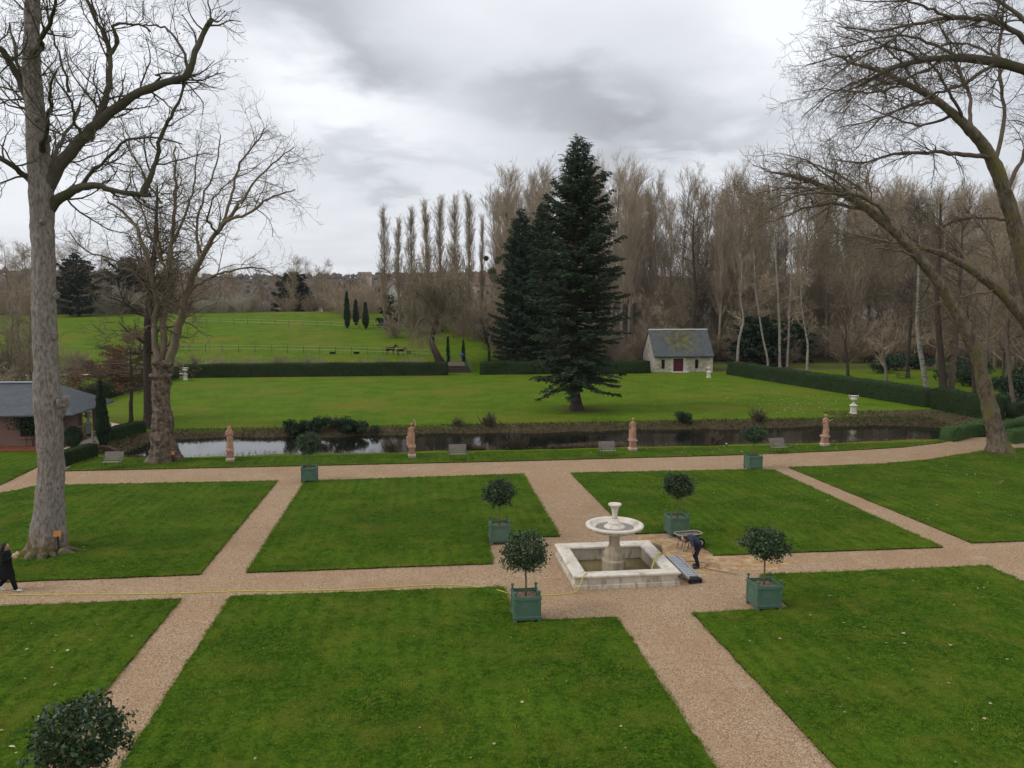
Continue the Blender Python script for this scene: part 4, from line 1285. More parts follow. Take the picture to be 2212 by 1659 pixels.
# ------------------------------------------------------------------ great plane tree on the left lawn
def great_plane():
    Y0 = 31.9
    base = G(105, 1196)
    t = thing('plane_tree', 'huge bare plane tree on the left lawn, its trunk rising out of frame', 'tree', base)
    prof = [(104, 1200, 46), (106, 1150, 39), (108, 1080, 35), (110, 1000, 32), (102, 850, 31), (96, 700, 28.5), (93, 550, 28), (90, 430, 29), (84, 340, 28), (76, 240, 24), (69, 150, 21), (69, 60, 19), (72, -60, 18), (80, -190, 15), (84, -300, 11), (86, -420, 6)]
    ctrl = [P(x, y, Y0 + 0.4) for x, y, _ in prof]
    rad = [px_radius(w_ * .94, c) for (_, _, w_), c in zip(prof, ctrl)]
    v, q, p, r = trunk_mesh(ctrl, rad, 150, 52, 0.09, 1.7, 5, flare=0.50, lobes=5, base=base, fl_h=0.45, ridge=.07, fine=.03)
    tr = link('trunk', raw_mesh('trunk', v, q), 'bark_plane', t, smooth=True)
    # burrs and a hollow stub on the bark
    for (px, py, s_, dy) in ((130, 872, 0.30, -.22), (103, 300, 0.26, -.25), (119, 725, 0.2, -.25), (80, 250, 0.24, -.38), (92, 478, 0.18, -.42), (120, 640, .17, -.25)):
        c = P(px, py, Y0 + 0.4 + dy) - base
        s_ *= .55; m = MB(); m.ball((0, 0, 0), (s_, s_ * .9, s_ * 1.35), 14, 11)
        vv = np.array(m.v); vv += unit(vv) * (waves(vv / s_, 2.6, int(py))[:, None] * s_ * 0.30)
        link('burr', raw_mesh('burr', vv, m.f), 'bark_burr', t, loc=c, smooth=True)
    # broken stub with a hollow end
    m = MB(); sx = px_radius(1, P(130, 868, Y0))
    m.tube([P(108, 915, Y0 + .45) - base, P(124, 892, Y0 + .38) - base, P(136, 874, Y0 + .32) - base, P(143, 862, Y0 + .28) - base, P(146, 855, Y0 + .26) - base], [.30, .26, .20, .15, .10], 18)
    vv = np.array(m.v); vv += np.stack([waves(vv, 9, 200 + k_) for k_ in range(3)], 1) * .06
    link('broken_stub', raw_mesh('broken_stub', vv, m.f), 'bark_burr', t, smooth=True)
    rv, rq = [], []
    for (a_, ln, rr) in ((0.05, 2.6, 0.20), (-0.35, 1.5, 0.24), (-1.5, 1.1, 0.3), (-2.4, 1.4, 0.28), (2.9, 1.3, .26), (-0.9, 1.2, .22)):
        k = 10
        s_ = np.linspace(0, 1, k)
        pts = np.stack([math.cos(a_) * (0.5 + ln * s_) + .05 * np.sin(s_ * 9), math.sin(a_) * (0.5 + ln * s_) + 0.16 * np.sin(s_ * 5 + a_), 0.34 * (1 - s_) ** 2.2 + 0.0 - .10 * s_], 1)
        vv, qq = tubes(pts[None], (rr * .72 * (1 - 0.65 * s_) * (1 + .15 * np.sin(s_ * 21)))[None], 8)
        rv.append((vv, qq))
    vv, qq = join_arrays(rv)
    vv[:, 2] = vv[:, 2] * .85 - .13
    vv += np.stack([waves(vv, 7, 90 + k_) for k_ in range(3)], 1) * .05
    link('roots', raw_mesh('roots', vv, qq), 'bark_moss', t, smooth=True)
    W_ = Wood(11)
    Yc = Y0 + 0.4
    limbs = []
    def limb(pts, w0, w1, k=22, wob=0.05):
        ctrl = [P(x, y, Yc + dy) for x, y, dy in pts]
        a, b = W_.limb(ctrl, px_radius(w0 * .8, ctrl[0]), px_radius(w1 * .8, ctrl[-1]), k, 10, wob, collar=.45)
        limbs.append((a[None], b[None]))
        return a, b
    limb([(92, 425, .1), (118, 372, 0), (170, 310, -.35), (230, 250, -.8), (290, 205, -1.2), (345, 183, -1.3), (405, 163, -1.4), (420, 120, -1.5), (440, 72, -1.4), (456, 42, -1.4)], 21, 7, 30, .04)
    limb([(90, 462, .1), (125, 433, 0), (165, 408, -.3), (215, 404, -.9), (265, 418, -1.1), (320, 420, -1.2)], 17, 5, 22, .04)
    limb([(310, 419, -1.1), (322, 390, -1.1), (336, 350, -1.0), (340, 310, -.9), (360, 270, -1), (383, 225, -1.2), (398, 170, -1.4)], 8.5, 3, 22, .06)
    limb([(190, 300, -.5), (210, 262, -.6), (232, 205, -.4), (236, 160, -.2), (235, 110, -.1), (205, 40, .1), (170, -40, .2)], 11, 4, 24, .05)
    limb([(232, 120, -.2), (255, 85, -.2), (240, 50, 0), (300, 50, 0.2), (320, 62, .2)], 6, 2.5, 14, .05)
    limb([(180, 303, -.45), (165, 260, -.8), (150, 205, -1.3), (120, 160, -1.6), (85, 120, -1.8)], 5, 2, 16, .06)
    limb([(176, 408, -.4), (186, 385, -.7), (230, 340, -1.5), (280, 300, -2.2), (340, 305, -2.6), (380, 318, -2.8)], 6, 2, 18, .06)
    limb([(150, 200, -1.3), (135, 130, -1.5), (115, 60, -1.5), (95, -20, -1.4)], 4, 1.5, 14, .06)
    limb([(75, 235, .1), (48, 188, 0), (18, 130, -.5), (-5, 100, -1), (-50, 60, -1.2), (-90, -20, -1.4)], 12, 6, 18, .05)
    limb([(86, 412, .1), (60, 383, 0), (35, 362, -.5), (0, 332, -1.2), (-60, 300, -1.6), (-110, 230, -2)], 10, 5, 18, .05)
    limb([(410, 160, -1.4), (395, 115, -1.0), (370, 70, -.6), (345, 55, -.2), (310, 50, .2)], 4.5, 2, 14, .05)
    limb([(72, -60, 0), (120, -120, -1), (190, -190, -1.6), (260, -240, -2)], 10, 4, 16, .05)
    limb([(78, -150, 0), (30, -220, .8), (-40, -290, 1.4)], 9, 4, 14, .05)
    limb([(330, 185, -1.2), (350, 165, -1.5), (338, 165, -1.9), (370, 158, -2.2)], 3.5, 2, 8, .04)
    # limbs reaching toward and away from the house, so the crown has its depth
    for (x0, y0, dx, dyy, dz) in ((88, 330, 40, -6, -190), (80, 260, -60, 6, -210), (72, 120, 60, -5.5, -170), (70, 60, 20, 6, -190), (84, 380, 90, 5.5, -160)):
        limb([(x0, y0, 0), (x0 + dx * .35, y0 + dz * .25, dyy * .35), (x0 + dx * .7, y0 + dz * .6, dyy * .75), (x0 + dx, y0 + dz, dyy)], 9, 3, 16, .08)
    ends = W_.branch(limbs, [
        dict(per_m=2.3, len=2.2, ang=58, angv=20, steps=7, wob=.20, trop=(0, 0, .10), rf=.40, rmin=.013, rmax=.040, sides=4, t0=.12, tip=.35),
        dict(per_m=3.4, len=1.05, ang=48, angv=18, steps=5, wob=.22, trop=(0, 0, .09), rf=.6, rmin=.007, rmax=.014, sides=3, t0=.1, tip=.5),
        dict(per_m=3.0, len=0.42, ang=45, angv=18, steps=2, wob=.25, trop=(0, 0, .05), rf=.7, rmin=.005, rmax=.008, sides=3, t0=.3, tip=.7)])
    W_.build('crown', 'bark_limb', t, base)
    # last year's seed balls hanging on the twig tips
    tips = np.concatenate([e[0][:, -1] for e in ends])
    rg = np.random.default_rng(4)
    tips = tips[rg.random(len(tips)) < 0.22]
    v, q = leaf_cloud(rg, tips - np.array(tuple(base))[None], 0.06, 0.8)
    link('seed_balls', raw_mesh('seed_balls', v, q), 'twig_dark', t)['kind'] = 'stuff'
great_plane()

# ------------------------------------------------------------------ knobbly pollarded plane by the river
def pollard_plane():
    base = G(352, 996)
    Y0 = base.y
    t = thing('plane_tree', 'old plane tree with a knobbly swollen trunk beside the river', 'tree', base)
    prof = [(355, 1004, 34), (353, 965, 27), (352, 930, 24), (350, 890, 21.5), (348, 850, 19.5), (348, 815, 20), (349, 790, 18), (349, 778, 13)]
    ctrl = [P(x, y, Y0) for x, y, _ in prof]
    v, q, p, r = trunk_mesh(ctrl, [px_radius(w_ * .95, c) for (_, _, w_), c in zip(prof, ctrl)], 120, 52, 0.15, 3.0, 21, flare=0.5, lobes=7, base=base, fl_h=0.7, ridge=.17, fine=.045)
    link('trunk', raw_mesh('trunk', v, q), 'bark_knobbly', t, smooth=True)
    for (px, py, s_) in ((340, 812, .34), (360, 812, .32), (338, 784, .30), (360, 787, .30), (348, 838, .28)):
        c = P(px, py, Y0 - 0.28) - base
        m = MB(); m.ball((0, 0, 0), (s_ * 1.2, s_, s_ * .7), 18, 13)
        vv = np.array(m.v); vv += unit(vv) * (waves(vv / s_, 3.2, int(px))[:, None] * s_ * 0.30)
        link('burr', raw_mesh('burr', vv, m.f), 'bark_knobbly', t, loc=c, smooth=True)
    W_ = Wood(31)
    big = []
    def limb(pts, w0, w1, k=26, wob=.07, sides=9):
        ctrl = [P(x, y, Y0 + dy) for x, y, dy in pts]
        a, b = W_.limb(ctrl, px_radius(w0 * .75, ctrl[0]), px_radius(w1 * .7, ctrl[-1]), k, sides, wob)
        big.append((a[None], b[None]))
    limb([(362, 800, 0), (372, 762, .1), (384, 722, .1), (398, 672, .0), (408, 632, -.2), (432, 572, -.6), (462, 515, -1.0), (490, 478, -1.4), (520, 440, -1.8)], 15, 5, 30)
    limb([(345, 800, 0), (338, 752, .2), (333, 702, .4), (338, 655, .6), (325, 590, .8), (305, 520, 1.2), (270, 470, 1.6), (225, 440, 2.0)], 11, 4, 30)
    limb([(350, 795, .1), (352, 740, .4), (356, 680, .7), (363, 620, .9), (366, 540, 1.0), (370, 450, 1.0), (372, 370, 1.2), (368, 310, 1.3)], 11, 3, 30)
    limb([(490, 478, -1.4), (540, 460, -2.0), (590, 425, -2.4), (640, 410, -2.8)], 5, 2, 18)
    limb([(470, 505, -1.0), (500, 430, -.4), (520, 360, .2), (560, 300, .6), (575, 270, .8)], 5.5, 2, 20)
    limb([(408, 632, -.2), (455, 600, -1.2), (505, 585, -2.2), (560, 580, -3), (605, 600, -3.4)], 5, 1.6, 20)
    limb([(398, 672, 0), (350, 640, -1.5), (310, 600, -2.4), (250, 580, -3.2), (190, 600, -3.6)], 4, 1.5, 18)
    limb([(432, 572, -.6), (425, 500, .8), (440, 430, 1.8), (470, 350, 2.6), (480, 290, 3)], 5, 1.8, 20)
    limb([(338, 655, .6), (300, 600, -.4), (240, 560, -1.2), (180, 540, -1.8), (150, 500, -2)], 4.5, 1.6, 18)
    limb([(366, 540, 1), (400, 470, 2.2), (420, 390, 3.4), (425, 330, 4)], 5, 1.8, 18)
    limb([(363, 600, .9), (330, 520, 2.4), (300, 430, 3.6), (290, 370, 4.2)], 5, 1.8, 18)
    limb([(520, 440, -1.8), (560, 380, -2.2), (610, 340, -2.5), (640, 320, -2.6)], 4, 1.5, 16)
    limb([(384, 722, 0), (330, 705, -2), (285, 720, -3), (225, 730, -3.4), (210, 720, -3.4)], 3, 1.2, 16)
    limb([(350, 440, 1), (300, 360, .2), (270, 300, -.4), (262, 260, -.6)], 4, 1.4, 16)
    limb([(470, 505, -1.0), (450, 470, -3.5), (470, 420, -5.5), (500, 390, -6.5)], 4, 1.4, 16)
    limb([(350, 560, 1), (340, 500, -2.2), (345, 430, -4.6), (360, 380, -6)], 4, 1.4, 16)
    W_.branch(big, [
        dict(per_m=1.9, len=2.7, ang=52, angv=16, steps=8, wob=.20, trop=(0, 0, .02), rf=.45, rmin=.018, rmax=.05, sides=4, t0=.22, tip=.3),
        dict(per_m=2.6, len=1.35, ang=46, angv=15, steps=5, wob=.24, trop=(0, 0, -.01), rf=.6, rmin=.010, rmax=.018, sides=3, t0=.15, tip=.5),
        dict(per_m=3.0, len=0.70, ang=42, angv=15, steps=3, wob=.28, trop=(0, 0, .02), rf=.7, rmin=.008, rmax=.011, sides=3, t0=.25, tip=.7)])
    W_.build('crown', 'bark_tan', t, base)
pollard_plane()

def dark_tree():
    base = G(323, 925)
    Y0 = base.y
    t = thing('oak_tree', 'slender dark bare tree just behind the knobbly plane', 'tree', base)
    prof = [(322, 928, 15), (323, 900, 12), (320, 850, 10.5), (318, 780, 10), (319, 700, 9), (325, 620, 8), (334, 540, 6), (338, 460, 4), (340, 400, 2)]
    v, q, p, r = trunk_mesh([P(x, y, Y0) for x, y, _ in prof], [px_radius(w_ * .9, P(x, y, Y0)) for x, y, w_ in prof], 50, 14, .06, 2, 3, flare=.25, base=base)
    link('trunk', raw_mesh('trunk', v, q), 'bark_dark', t, smooth=True)
    W_ = Wood(17)
    W_.branch([(p[None], r[None])], [
        dict(n=46, len=4.4, ang=62, angv=14, steps=9, wob=.13, trop=(0, 0, .03), rf=.4, rmin=.03, rmax=.12, sides=4, t0=.30, tip=.25, shrink=.5),
        dict(n=9, len=1.7, ang=45, angv=14, steps=5, wob=.18, trop=(0, 0, .02), rf=.6, rmin=.016, rmax=.04, sides=3, tip=.4),
        dict(n=5, len=0.8, ang=40, angv=14, steps=3, wob=.2, rf=.6, rmin=.012, rmax=.02, sides=3, tip=.6)])
    W_.build('crown', 'bark_dark', t, base)
dark_tree()

def brown_beech():
    base = G(318, 905)
    base = Vector((base.x - .6, 69.5, 0))
    t = thing('beech_tree', 'low spreading beech still holding its rusty brown leaves', 'tree', base)
    W_ = Wood(23)
    a, b = W_.limb([base, base + Vector((0.1, 0, 2)), base + Vector((0.2, .1, 4.2)), base + Vector((0.2, 0.1, 6.5))], .20, .06, 16, 9, .03)
    W_.build('trunk', 'bark_dark', t, base)
    W2 = Wood(24)
    e = W2.branch([(a[None], b[None])], [
        dict(n=34, len=5.2, ang=82, angv=8, steps=9, wob=.07, trop=(0, 0, -.012), rf=.5, rmin=.025, rmax=.07, sides=4, t0=.42, tip=.25, shrink=.25),
        dict(n=12, len=1.5, ang=42, angv=12, steps=5, wob=.14, trop=(0, 0, -.02), rf=.6, rmin=.012, rmax=.03, sides=3, tip=.4, flat=.35),
        dict(n=4, len=0.7, ang=40, angv=12, steps=3, wob=.2, rf=.6, rmin=.009, rmax=.014, sides=3, tip=.6, flat=.35)])
    cr = W2.build('crown', 'twig_dark', t, base)
    pts = np.concatenate([x[0][:, 1:].reshape(-1, 3) for x in e])
    rg = np.random.default_rng(2)
    # leaves hang on in patches
    keep = (waves(pts, 0.55, 44) + 0.25 * rg.normal(size=len(pts))) > 0.45
    pts = pts[keep]
    pts = pts[rg.integers(0, len(pts), 9000)] + rg.normal(size=(9000, 3)) * np.array([.13, .13, .07])
    v, q = leaf_cloud(rg, pts - np.array(tuple(base))[None], 0.14, .6)
    link('brown_leaves', raw_mesh('brown_leaves', v, q), 'beech_leaf', cr)['kind'] = 'stuff'
brown_beech()

# ------------------------------------------------------------------ leaning planes on the right
PLANE_LEVELS = [
    dict(per_m=2.0, len=3.0, ang=48, angv=16, steps=8, wob=.19, trop=(-.05, 0, .0), rf=.45, rmin=.018, rmax=.05, sides=4, t0=.28, tip=.3),
    dict(per_m=2.5, len=1.5, ang=46, angv=15, steps=5, wob=.23, trop=(-.03, 0, -.02), rf=.6, rmin=.010, rmax=.020, sides=3, t0=.12, tip=.5),
    dict(per_m=2.6, len=0.75, ang=42, angv=15, steps=3, wob=.28, trop=(0, 0, .03), rf=.7, rmin=.008, rmax=.011, sides=3, t0=.2, tip=.7)]
def leaning_plane(name, label, base, Y0, prof, limbs, seed, mat='bark_leaning', flare=.35, levels=PLANE_LEVELS, twig='bark_tan'):
    t = thing(name, label, 'tree', base)
    sc = px_radius(1.0, P(prof[4][0], prof[4][1], Y0))
    v, q, p, r = trunk_mesh([P(x, y, Y0 + dy) for x, y, dy, _ in prof], [w_ * sc for *_, w_ in prof], 140, 40, .10, 1.8, seed, flare=flare, lobes=6, base=base, fl_h=0.6, ridge=.15, fine=.06)
    link('trunk', raw_mesh('trunk', v, q), mat, t, smooth=True)
    W_ = Wood(seed)
    n3 = len(p) // 3
    big = [(p[None, n3 * 2:], r[None, n3 * 2:])]
    for pts, w0, w1 in limbs:
        a, b = W_.limb([P(x, y, Y0 + dy) for x, y, dy in pts], w0 * sc * .66, w1 * sc * .6, 22, 8, .08)
        big.append((a[None], b[None]))
    W_.branch(big, levels)
    W_.build('crown', twig, t, base)
    return t
b_ = G(2155, 977)
leaning_plane('plane_tree', 'plane trunk leaning far to the left beside the right end of the path', b_, b_.y,
    [(2160, 985, 0, 29), (2154, 950, 0, 21), (2142, 900, 0, 18.5), (2128, 840, 0, 16.5), (2108, 765, -.1, 14.5), (2075, 690, -.3, 13.5), (2030, 615, -.5, 12), (1975, 545, -.8, 11), (1915, 485, -1.2, 10), (1850, 435, -1.5, 8), (1785, 405, -1.8, 6), (1715, 380, -2, 3.5), (1665, 372, -2, 2)],
    [([(1930, 497, -1.2), (1905, 455, -2), (1860, 425, -2.6), (1800, 415, -3), (1730, 420, -3.2), (1660, 450, -3.4)], 8, 1.8),
     ([(1900, 475, -1.2), (1880, 430, .2), (1840, 395, 1.4), (1790, 370, 2.2), (1720, 350, 2.8)], 7, 1.8),
     ([(1870, 452, -1.4), (1800, 440, -1.0), (1740, 450, -.6), (1690, 470, -.3), (1640, 490, 0)], 7, 1.8),
     ([(1990, 560, -.8), (1930, 540, -2), (1880, 540, -3), (1830, 555, -3.6), (1790, 580, -4)], 5, 1.5),
     ([(1960, 530, -.9), (1930, 470, 1.8), (1900, 420, 3.4), (1850, 380, 4.6)], 5, 1.5),
     ([(1960, 528, -.9), (1900, 520, .8), (1840, 515, 2), (1760, 540, 2.6)], 5, 1.4),
     ([(1850, 435, -1.5), (1790, 380, -3.2), (1740, 345, -4), (1690, 330, -4.5)], 5, 1.4),
     ([(1820, 420, -1.6), (1760, 400, .6), (1700, 400, 2), (1640, 410, 2.6)], 5, 1.4),
     ([(1785, 405, -1.8), (1720, 415, -3.4), (1660, 430, -4), (1620, 460, -4.4)], 4, 1.3)], 41)
b_ = Vector((P(2330, 960, 53).x, 53, 0))
leaning_plane('plane_tree', 'second leaning plane stem entering from the right edge, arching left', b_, 53,
    [(2335, 975, 0, 26), (2322, 900, 0, 20), (2285, 800, 0, 17), (2230, 715, 0, 14.5), (2170, 640, -.2, 12), (2110, 590, -.4, 10.5), (2050, 555, -.5, 8), (1985, 532, -.6, 5.5), (1930, 520, -.6, 4), (1880, 525, -.5, 2)],
    [([(2060, 560, -.5), (2030, 540, 1), (1960, 560, 2), (1900, 600, 2.5)], 5, 1.5), ([(2100, 585, -.4), (2060, 520, .6), (2000, 470, 1.6), (1950, 450, 2)], 6, 1.5),
     ([(2150, 625, -.2), (2080, 640, -2), (2010, 660, -3), (1950, 690, -3.5)], 5, 1.5), ([(2170, 640, 0), (2150, 560, 2), (2120, 500, 3), (2080, 450, 3.5)], 6, 1.5)], 42)
b_ = Vector((P(2262, 950, 57).x, 57, 0))
leaning_plane('plane_tree', 'tall plane trunk at the right edge with a crown sweeping left over the wood', b_, 57,
    [(2275, 960, 0, 26), (2262, 860, 0, 21), (2245, 740, 0, 19), (2222, 620, 0, 18), (2195, 500, 0, 17), (2165, 400, -.2, 15.5), (2135, 330, -.4, 14), (2085, 270, -.8, 11), (2020, 215, -1.2, 8), (1955, 180, -1.5, 6.5), (1890, 150, -1.8, 4.5), (1830, 135, -2, 2.5)],
    [([(2140, 340, -.4), (2080, 335, -2), (2010, 330, -3), (1930, 330, -3.6), (1860, 350, -4), (1790, 340, -4.3)], 10, 2),
     ([(2100, 285, -.8), (2090, 200, .4), (2060, 120, 1.2), (2030, 40, 1.6)], 8, 2.5), ([(2150, 360, -.3), (2170, 260, .8), (2160, 150, 1.4), (2165, 30, 1.6), (2160, -60, 1.8)], 9, 3),
     ([(2030, 220, -1.2), (1960, 230, -2.4), (1890, 260, -3.2), (1810, 280, -3.6)], 6, 1.6), ([(1990, 198, -1.4), (1940, 130, -.4), (1880, 80, .2), (1820, 60, .6)], 6, 1.6),
     ([(1920, 165, -1.7), (1850, 180, -2.6), (1780, 220, -3.2), (1730, 260, -3.4)], 5, 1.5), ([(2060, 250, -1), (1990, 270, 1.4), (1920, 250, 2.6), (1860, 220, 3.2)], 6, 1.6),
     ([(2190, 480, 0), (2120, 470, 1.4), (2050, 480, 2.4), (1980, 520, 3)], 6, 1.6), ([(2170, 420, 0), (2210, 330, 2), (2230, 240, 3), (2240, 120, 3.6)], 9, 3),
     ([(2085, 270, -.8), (2030, 170, -3), (1980, 110, -4.5), (1920, 60, -5.5)], 6, 1.6), ([(1955, 180, -1.5), (1880, 200, .8), (1800, 190, 2), (1730, 200, 2.6)], 5, 1.5)], 43, twig='twig_dark')
b_ = Vector((P(2560, 1000, 43).x, 43, 0))
leaning_plane('plane_tree', 'plane limbs reaching in from beyond the top right corner', b_, 43,
    [(2570, 1010, 0, 48), (2560, 880, 0, 40), (2545, 740, 0, 37), (2525, 600, 0, 36), (2495, 460, 0, 35), (2450, 340, 0, 28), (2390, 250, 0, 22), (2310, 190, -.2, 16), (2212, 150, -.4, 12.5), (2110, 128, -.6, 10.5), (2010, 128, -.8, 7), (1920, 150, -1, 5), (1850, 190, -1, 2)],
    [([(2300, 185, -.2), (2240, 120, -.8), (2190, 70, -1.2), (2140, 45, -1.5), (2060, 42, -1.8), (1970, 55, -2), (1890, 70, -2.2), (1810, 60, -2.4)], 14, 2),
     ([(2300, 185, -.2), (2250, 90, 1), (2200, 30, 1.6), (2130, -10, 2), (2030, -10, 2.2), (1930, 5, 2.4), (1840, 0, 2.6)], 12, 2),
     ([(2080, 128, -.6), (2010, 90, .6), (1930, 70, 1.4), (1850, 90, 2), (1780, 110, 2.2)], 7, 1.8), ([(2150, 135, -.5), (2080, 180, -2), (2000, 210, -3), (1900, 260, -3.8), (1840, 330, -4)], 8, 1.8),
     ([(2040, 128, -.7), (1960, 170, .8), (1880, 190, 1.8), (1800, 240, 2.4)], 6, 1.6), ([(1990, 130, -.8), (1920, 100, -2), (1840, 120, -2.8), (1750, 150, -3.2)], 6, 1.6),
     ([(2060, 42, -1.8), (1980, 10, -2.4), (1880, -20, -3), (1790, -10, -3.4)], 6, 1.6), ([(1970, 55, -2), (1890, 110, -3), (1820, 150, -3.6), (1760, 200, -4)], 5, 1.6),
     ([(2200, 148, -.4), (2130, 110, 2), (2050, 90, 3.4), (1960, 130, 4.4), (1890, 160, 5)], 7, 1.6)], 44, mat='bark_limb', twig='twig_dark')

# ------------------------------------------------------------------ conifers
def conifer(W_, N_, rg, base, height, radius, first, whorl, droop, dens, frond, profile=None, tilt=0.07):
    """trunk limbs into W_, needle sprays (centres) returned"""
    sprays, dirs = [], []
    z = first
    while z < height - 0.25:
        f = (z - first) / (height - first)
        rr = radius * (profile(f) if profile else (1 - f) ** 0.8)
        n = rg.integers(3, 5) if whorl < .4 else rg.integers(5, 8)
        a0 = rg.random() * 6.28
        for k in range(n):
            a = a0 + 6.28 * k / n + rg.normal() * .18
            ln = rr * (0.72 + 0.42 * rg.random())
            if ln < .15: ln = .15
            m = 8
            s_ = np.linspace(0, 1, m)
            el = 0.55 * f + 0.12 - droop * (1 - f) + rg.normal() * tilt
            x = ln * s_
            zz = z + rg.normal() * .15 + ln * (el * s_ - droop * 0.55 * (1 - f) * s_ ** 2 + 0.16 * s_ ** 3)
            p = np.stack([np.cos(a) * x, np.sin(a) * x, zz], 1) + np.array(tuple(base))[None]
            r0 = 0.018 + 0.016 * ln
            W_.add(p[None], (r0 * (1 - .8 * s_))[None], 4)
            ns = max(4, int(ln * dens))
            t = 0.12 + 0.88 * rg.random(ns) ** 0.8
            i = np.minimum((t * (m - 1)).astype(int), m - 2)
            fr = (t * (m - 1) - i)[:, None]
            c = p[i] + (p[i + 1] - p[i]) * fr
            side = rg.choice([-1, 1], ns)[:, None]
            perp = np.array([-math.sin(a), math.cos(a), 0])[None] * side
            out = np.array([math.cos(a), math.sin(a), 0])[None]
            d = unit(out * .6 + perp * (0.25 + .95 * rg.random((ns, 1))) + np.array([0, 0, -1])[None] * (0.12 + .35 * rg.random((ns, 1)) * (1 - f)))
            sl = frond * (0.55 + 0.6 * rg.random((ns, 1))) * (0.45 + .55 * min(1, ln / radius * 2)) * (1.15 - .5 * t[:, None])
            sprays.append(np.concatenate([c, d, sl], 1))
        z += whorl * (0.75 + .5 * rg.random()) * (1 - .45 * f)
    return np.concatenate(sprays)
def spray_mesh(rg, sp, width=.20, fingers=5):
    """each spray: several narrow blades fanning off a twig"""
    n = len(sp)
    c, d, ln = sp[:, :3], sp[:, 3:6], sp[:, 6:7]
    e = unit(np.cross(d, np.array([0, 0, 1.0])[None]) + rg.normal(size=(n, 3)) * .25)
    V, Q, k = [], [], 0
    for j in range(fingers):
        t = j / fingers
        s_ = (-1 if j % 2 else 1)
        o = c + d * ln * (t * .8)
        if j == fingers - 1: dd = d
        else: dd = unit(d * .75 + e * s_ * .75 + rg.normal(size=(n, 3)) * .18)
        l2 = ln * (0.62 - .25 * t)
        wv = unit(np.cross(dd, rg.normal(size=(n, 3)))) * ln * width * .5
        a = o; b = o + dd * l2 * .45 + wv; t_ = o + dd * l2; f = o + dd * l2 * .45 - wv
        V.append(np.stack([a, b, t_, f], 1).reshape(-1, 3)); Q.append(np.arange(n * 4).reshape(n, 4) + k); k += n * 4
    return np.concatenate(V), np.concatenate(Q)
def great_fir():
    base = G(1245, 886)
    t = thing('fir_tree', 'tall dark fir standing alone on the far lawn', 'tree', base)
    h = P(1241, 293, base.y).z
    W_ = Wood(51)
    rg = np.random.default_rng(51)
    b = np.array(tuple(base))
    v, q, p, r = trunk_mesh([base, base + Vector((-.15, 0, 3)), base + Vector((-.3, 0, 9)), base + Vector((-.2, 0, 18)), base + Vector((-.1, 0, h - .2))], [.52, .42, .36, .22, .03], 50, 14, .05, 2.5, 8, flare=.35, base=base, fl_h=.5)
    link('trunk', raw_mesh('trunk', v, q), 'bark_dark', t, smooth=True)
    prof = lambda f: float(np.interp(f, [0, .05, .1, .45, .55, .65, .77, .85, .94, 1], [.93, .93, .92, 1.0, .88, .70, .51, .34, .19, .04])) * (1 + .07 * math.sin(f * 37) + .05 * math.sin(f * 83))
    sp = conifer(W_, None, rg, base, h, 4.7, 2.7, 0.27, 0.32, 14, 0.92, prof, tilt=.16)
    cr = W_.build('branches', 'bark_dark', t, base)
    v, q = spray_mesh(rg, sp, .20, 4)
    link('needles', raw_mesh('needles', v - b[None], q), 'fir_needle', t)
    # two long low boughs sweeping out on the right and left
great_fir()
def columnar(base, h, rad, label, name, cat, seed, n, leaf, prof, mat='cypress_leaf', group=None, trunk_h=.3, tr_r=.12, lump=.13):
    t = thing(name, label, cat, base, 0, group)
    rg = np.random.default_rng(seed)
    z = rg.random(n)
    rr = np.array([prof(f) for f in np.linspace(0, 1, 60)])
    R_ = np.interp(z, np.linspace(0, 1, 60), rr) * rad
    a = rg.random(n) * 6.28
    k = np.sqrt(0.25 + .75 * rg.random(n))
    c = np.stack([np.cos(a) * R_ * k, np.sin(a) * R_ * k, trunk_h + z * (h - trunk_h)], 1)
    wv = waves(c, 2.2 / max(rad, .5), seed)[:, None]
    c[:, :2] *= 1 + lump * wv
    c[:, 2:] *= 1 + .35 * max(0, lump - .13) * wv
    d = unit(np.stack([np.cos(a) * .35, np.sin(a) * .35, np.full(n, 1.0)], 1) + rg.normal(size=(n, 3)) * .25)
    ln = leaf * (.6 + .8 * rg.random((n, 1)))
    e = unit(np.cross(d, rg.normal(size=(n, 3)))) * ln * .16
    v = np.stack([c - d * ln * .5, c + e, c + d * ln * .5, c - e], 1).reshape(-1, 3)
    m = MB(); m.tube([(0, 0, -.15), (0, 0, trunk_h + .2), (0, 0, h * .6)], [tr_r, tr_r * .8, tr_r * .3], 7)
    m.build('trunk', 'bark_dark', t, smooth=True)
    # inner mass so the column is closed
    m = MB(); m.lathe([(rr[i] * rad * (.74 - max(0, lump - .13)) + .01, trunk_h + (h - trunk_h) * (i / 59) * .97) for i in range(0, 60, 4)], 10)
    cr = m.build('inner_foliage', mat, t, smooth=True)
    link('foliage', raw_mesh('foliage', v, np.arange(n * 4).reshape(n, 4)), mat, t)
    return t
cyp = lambda f: (min(1, f * 5 + .35)) * (1 - max(0, f - .25) / .75) ** .62
b_ = G(228, 968); columnar(Vector((b_.x, 56.3, 0)), P(230, 827, 56.3).z, .42, 'slim dark cypress beside the little bridge on the left', 'cypress_tree', 'tree', 61, 4200, .38, cyp)
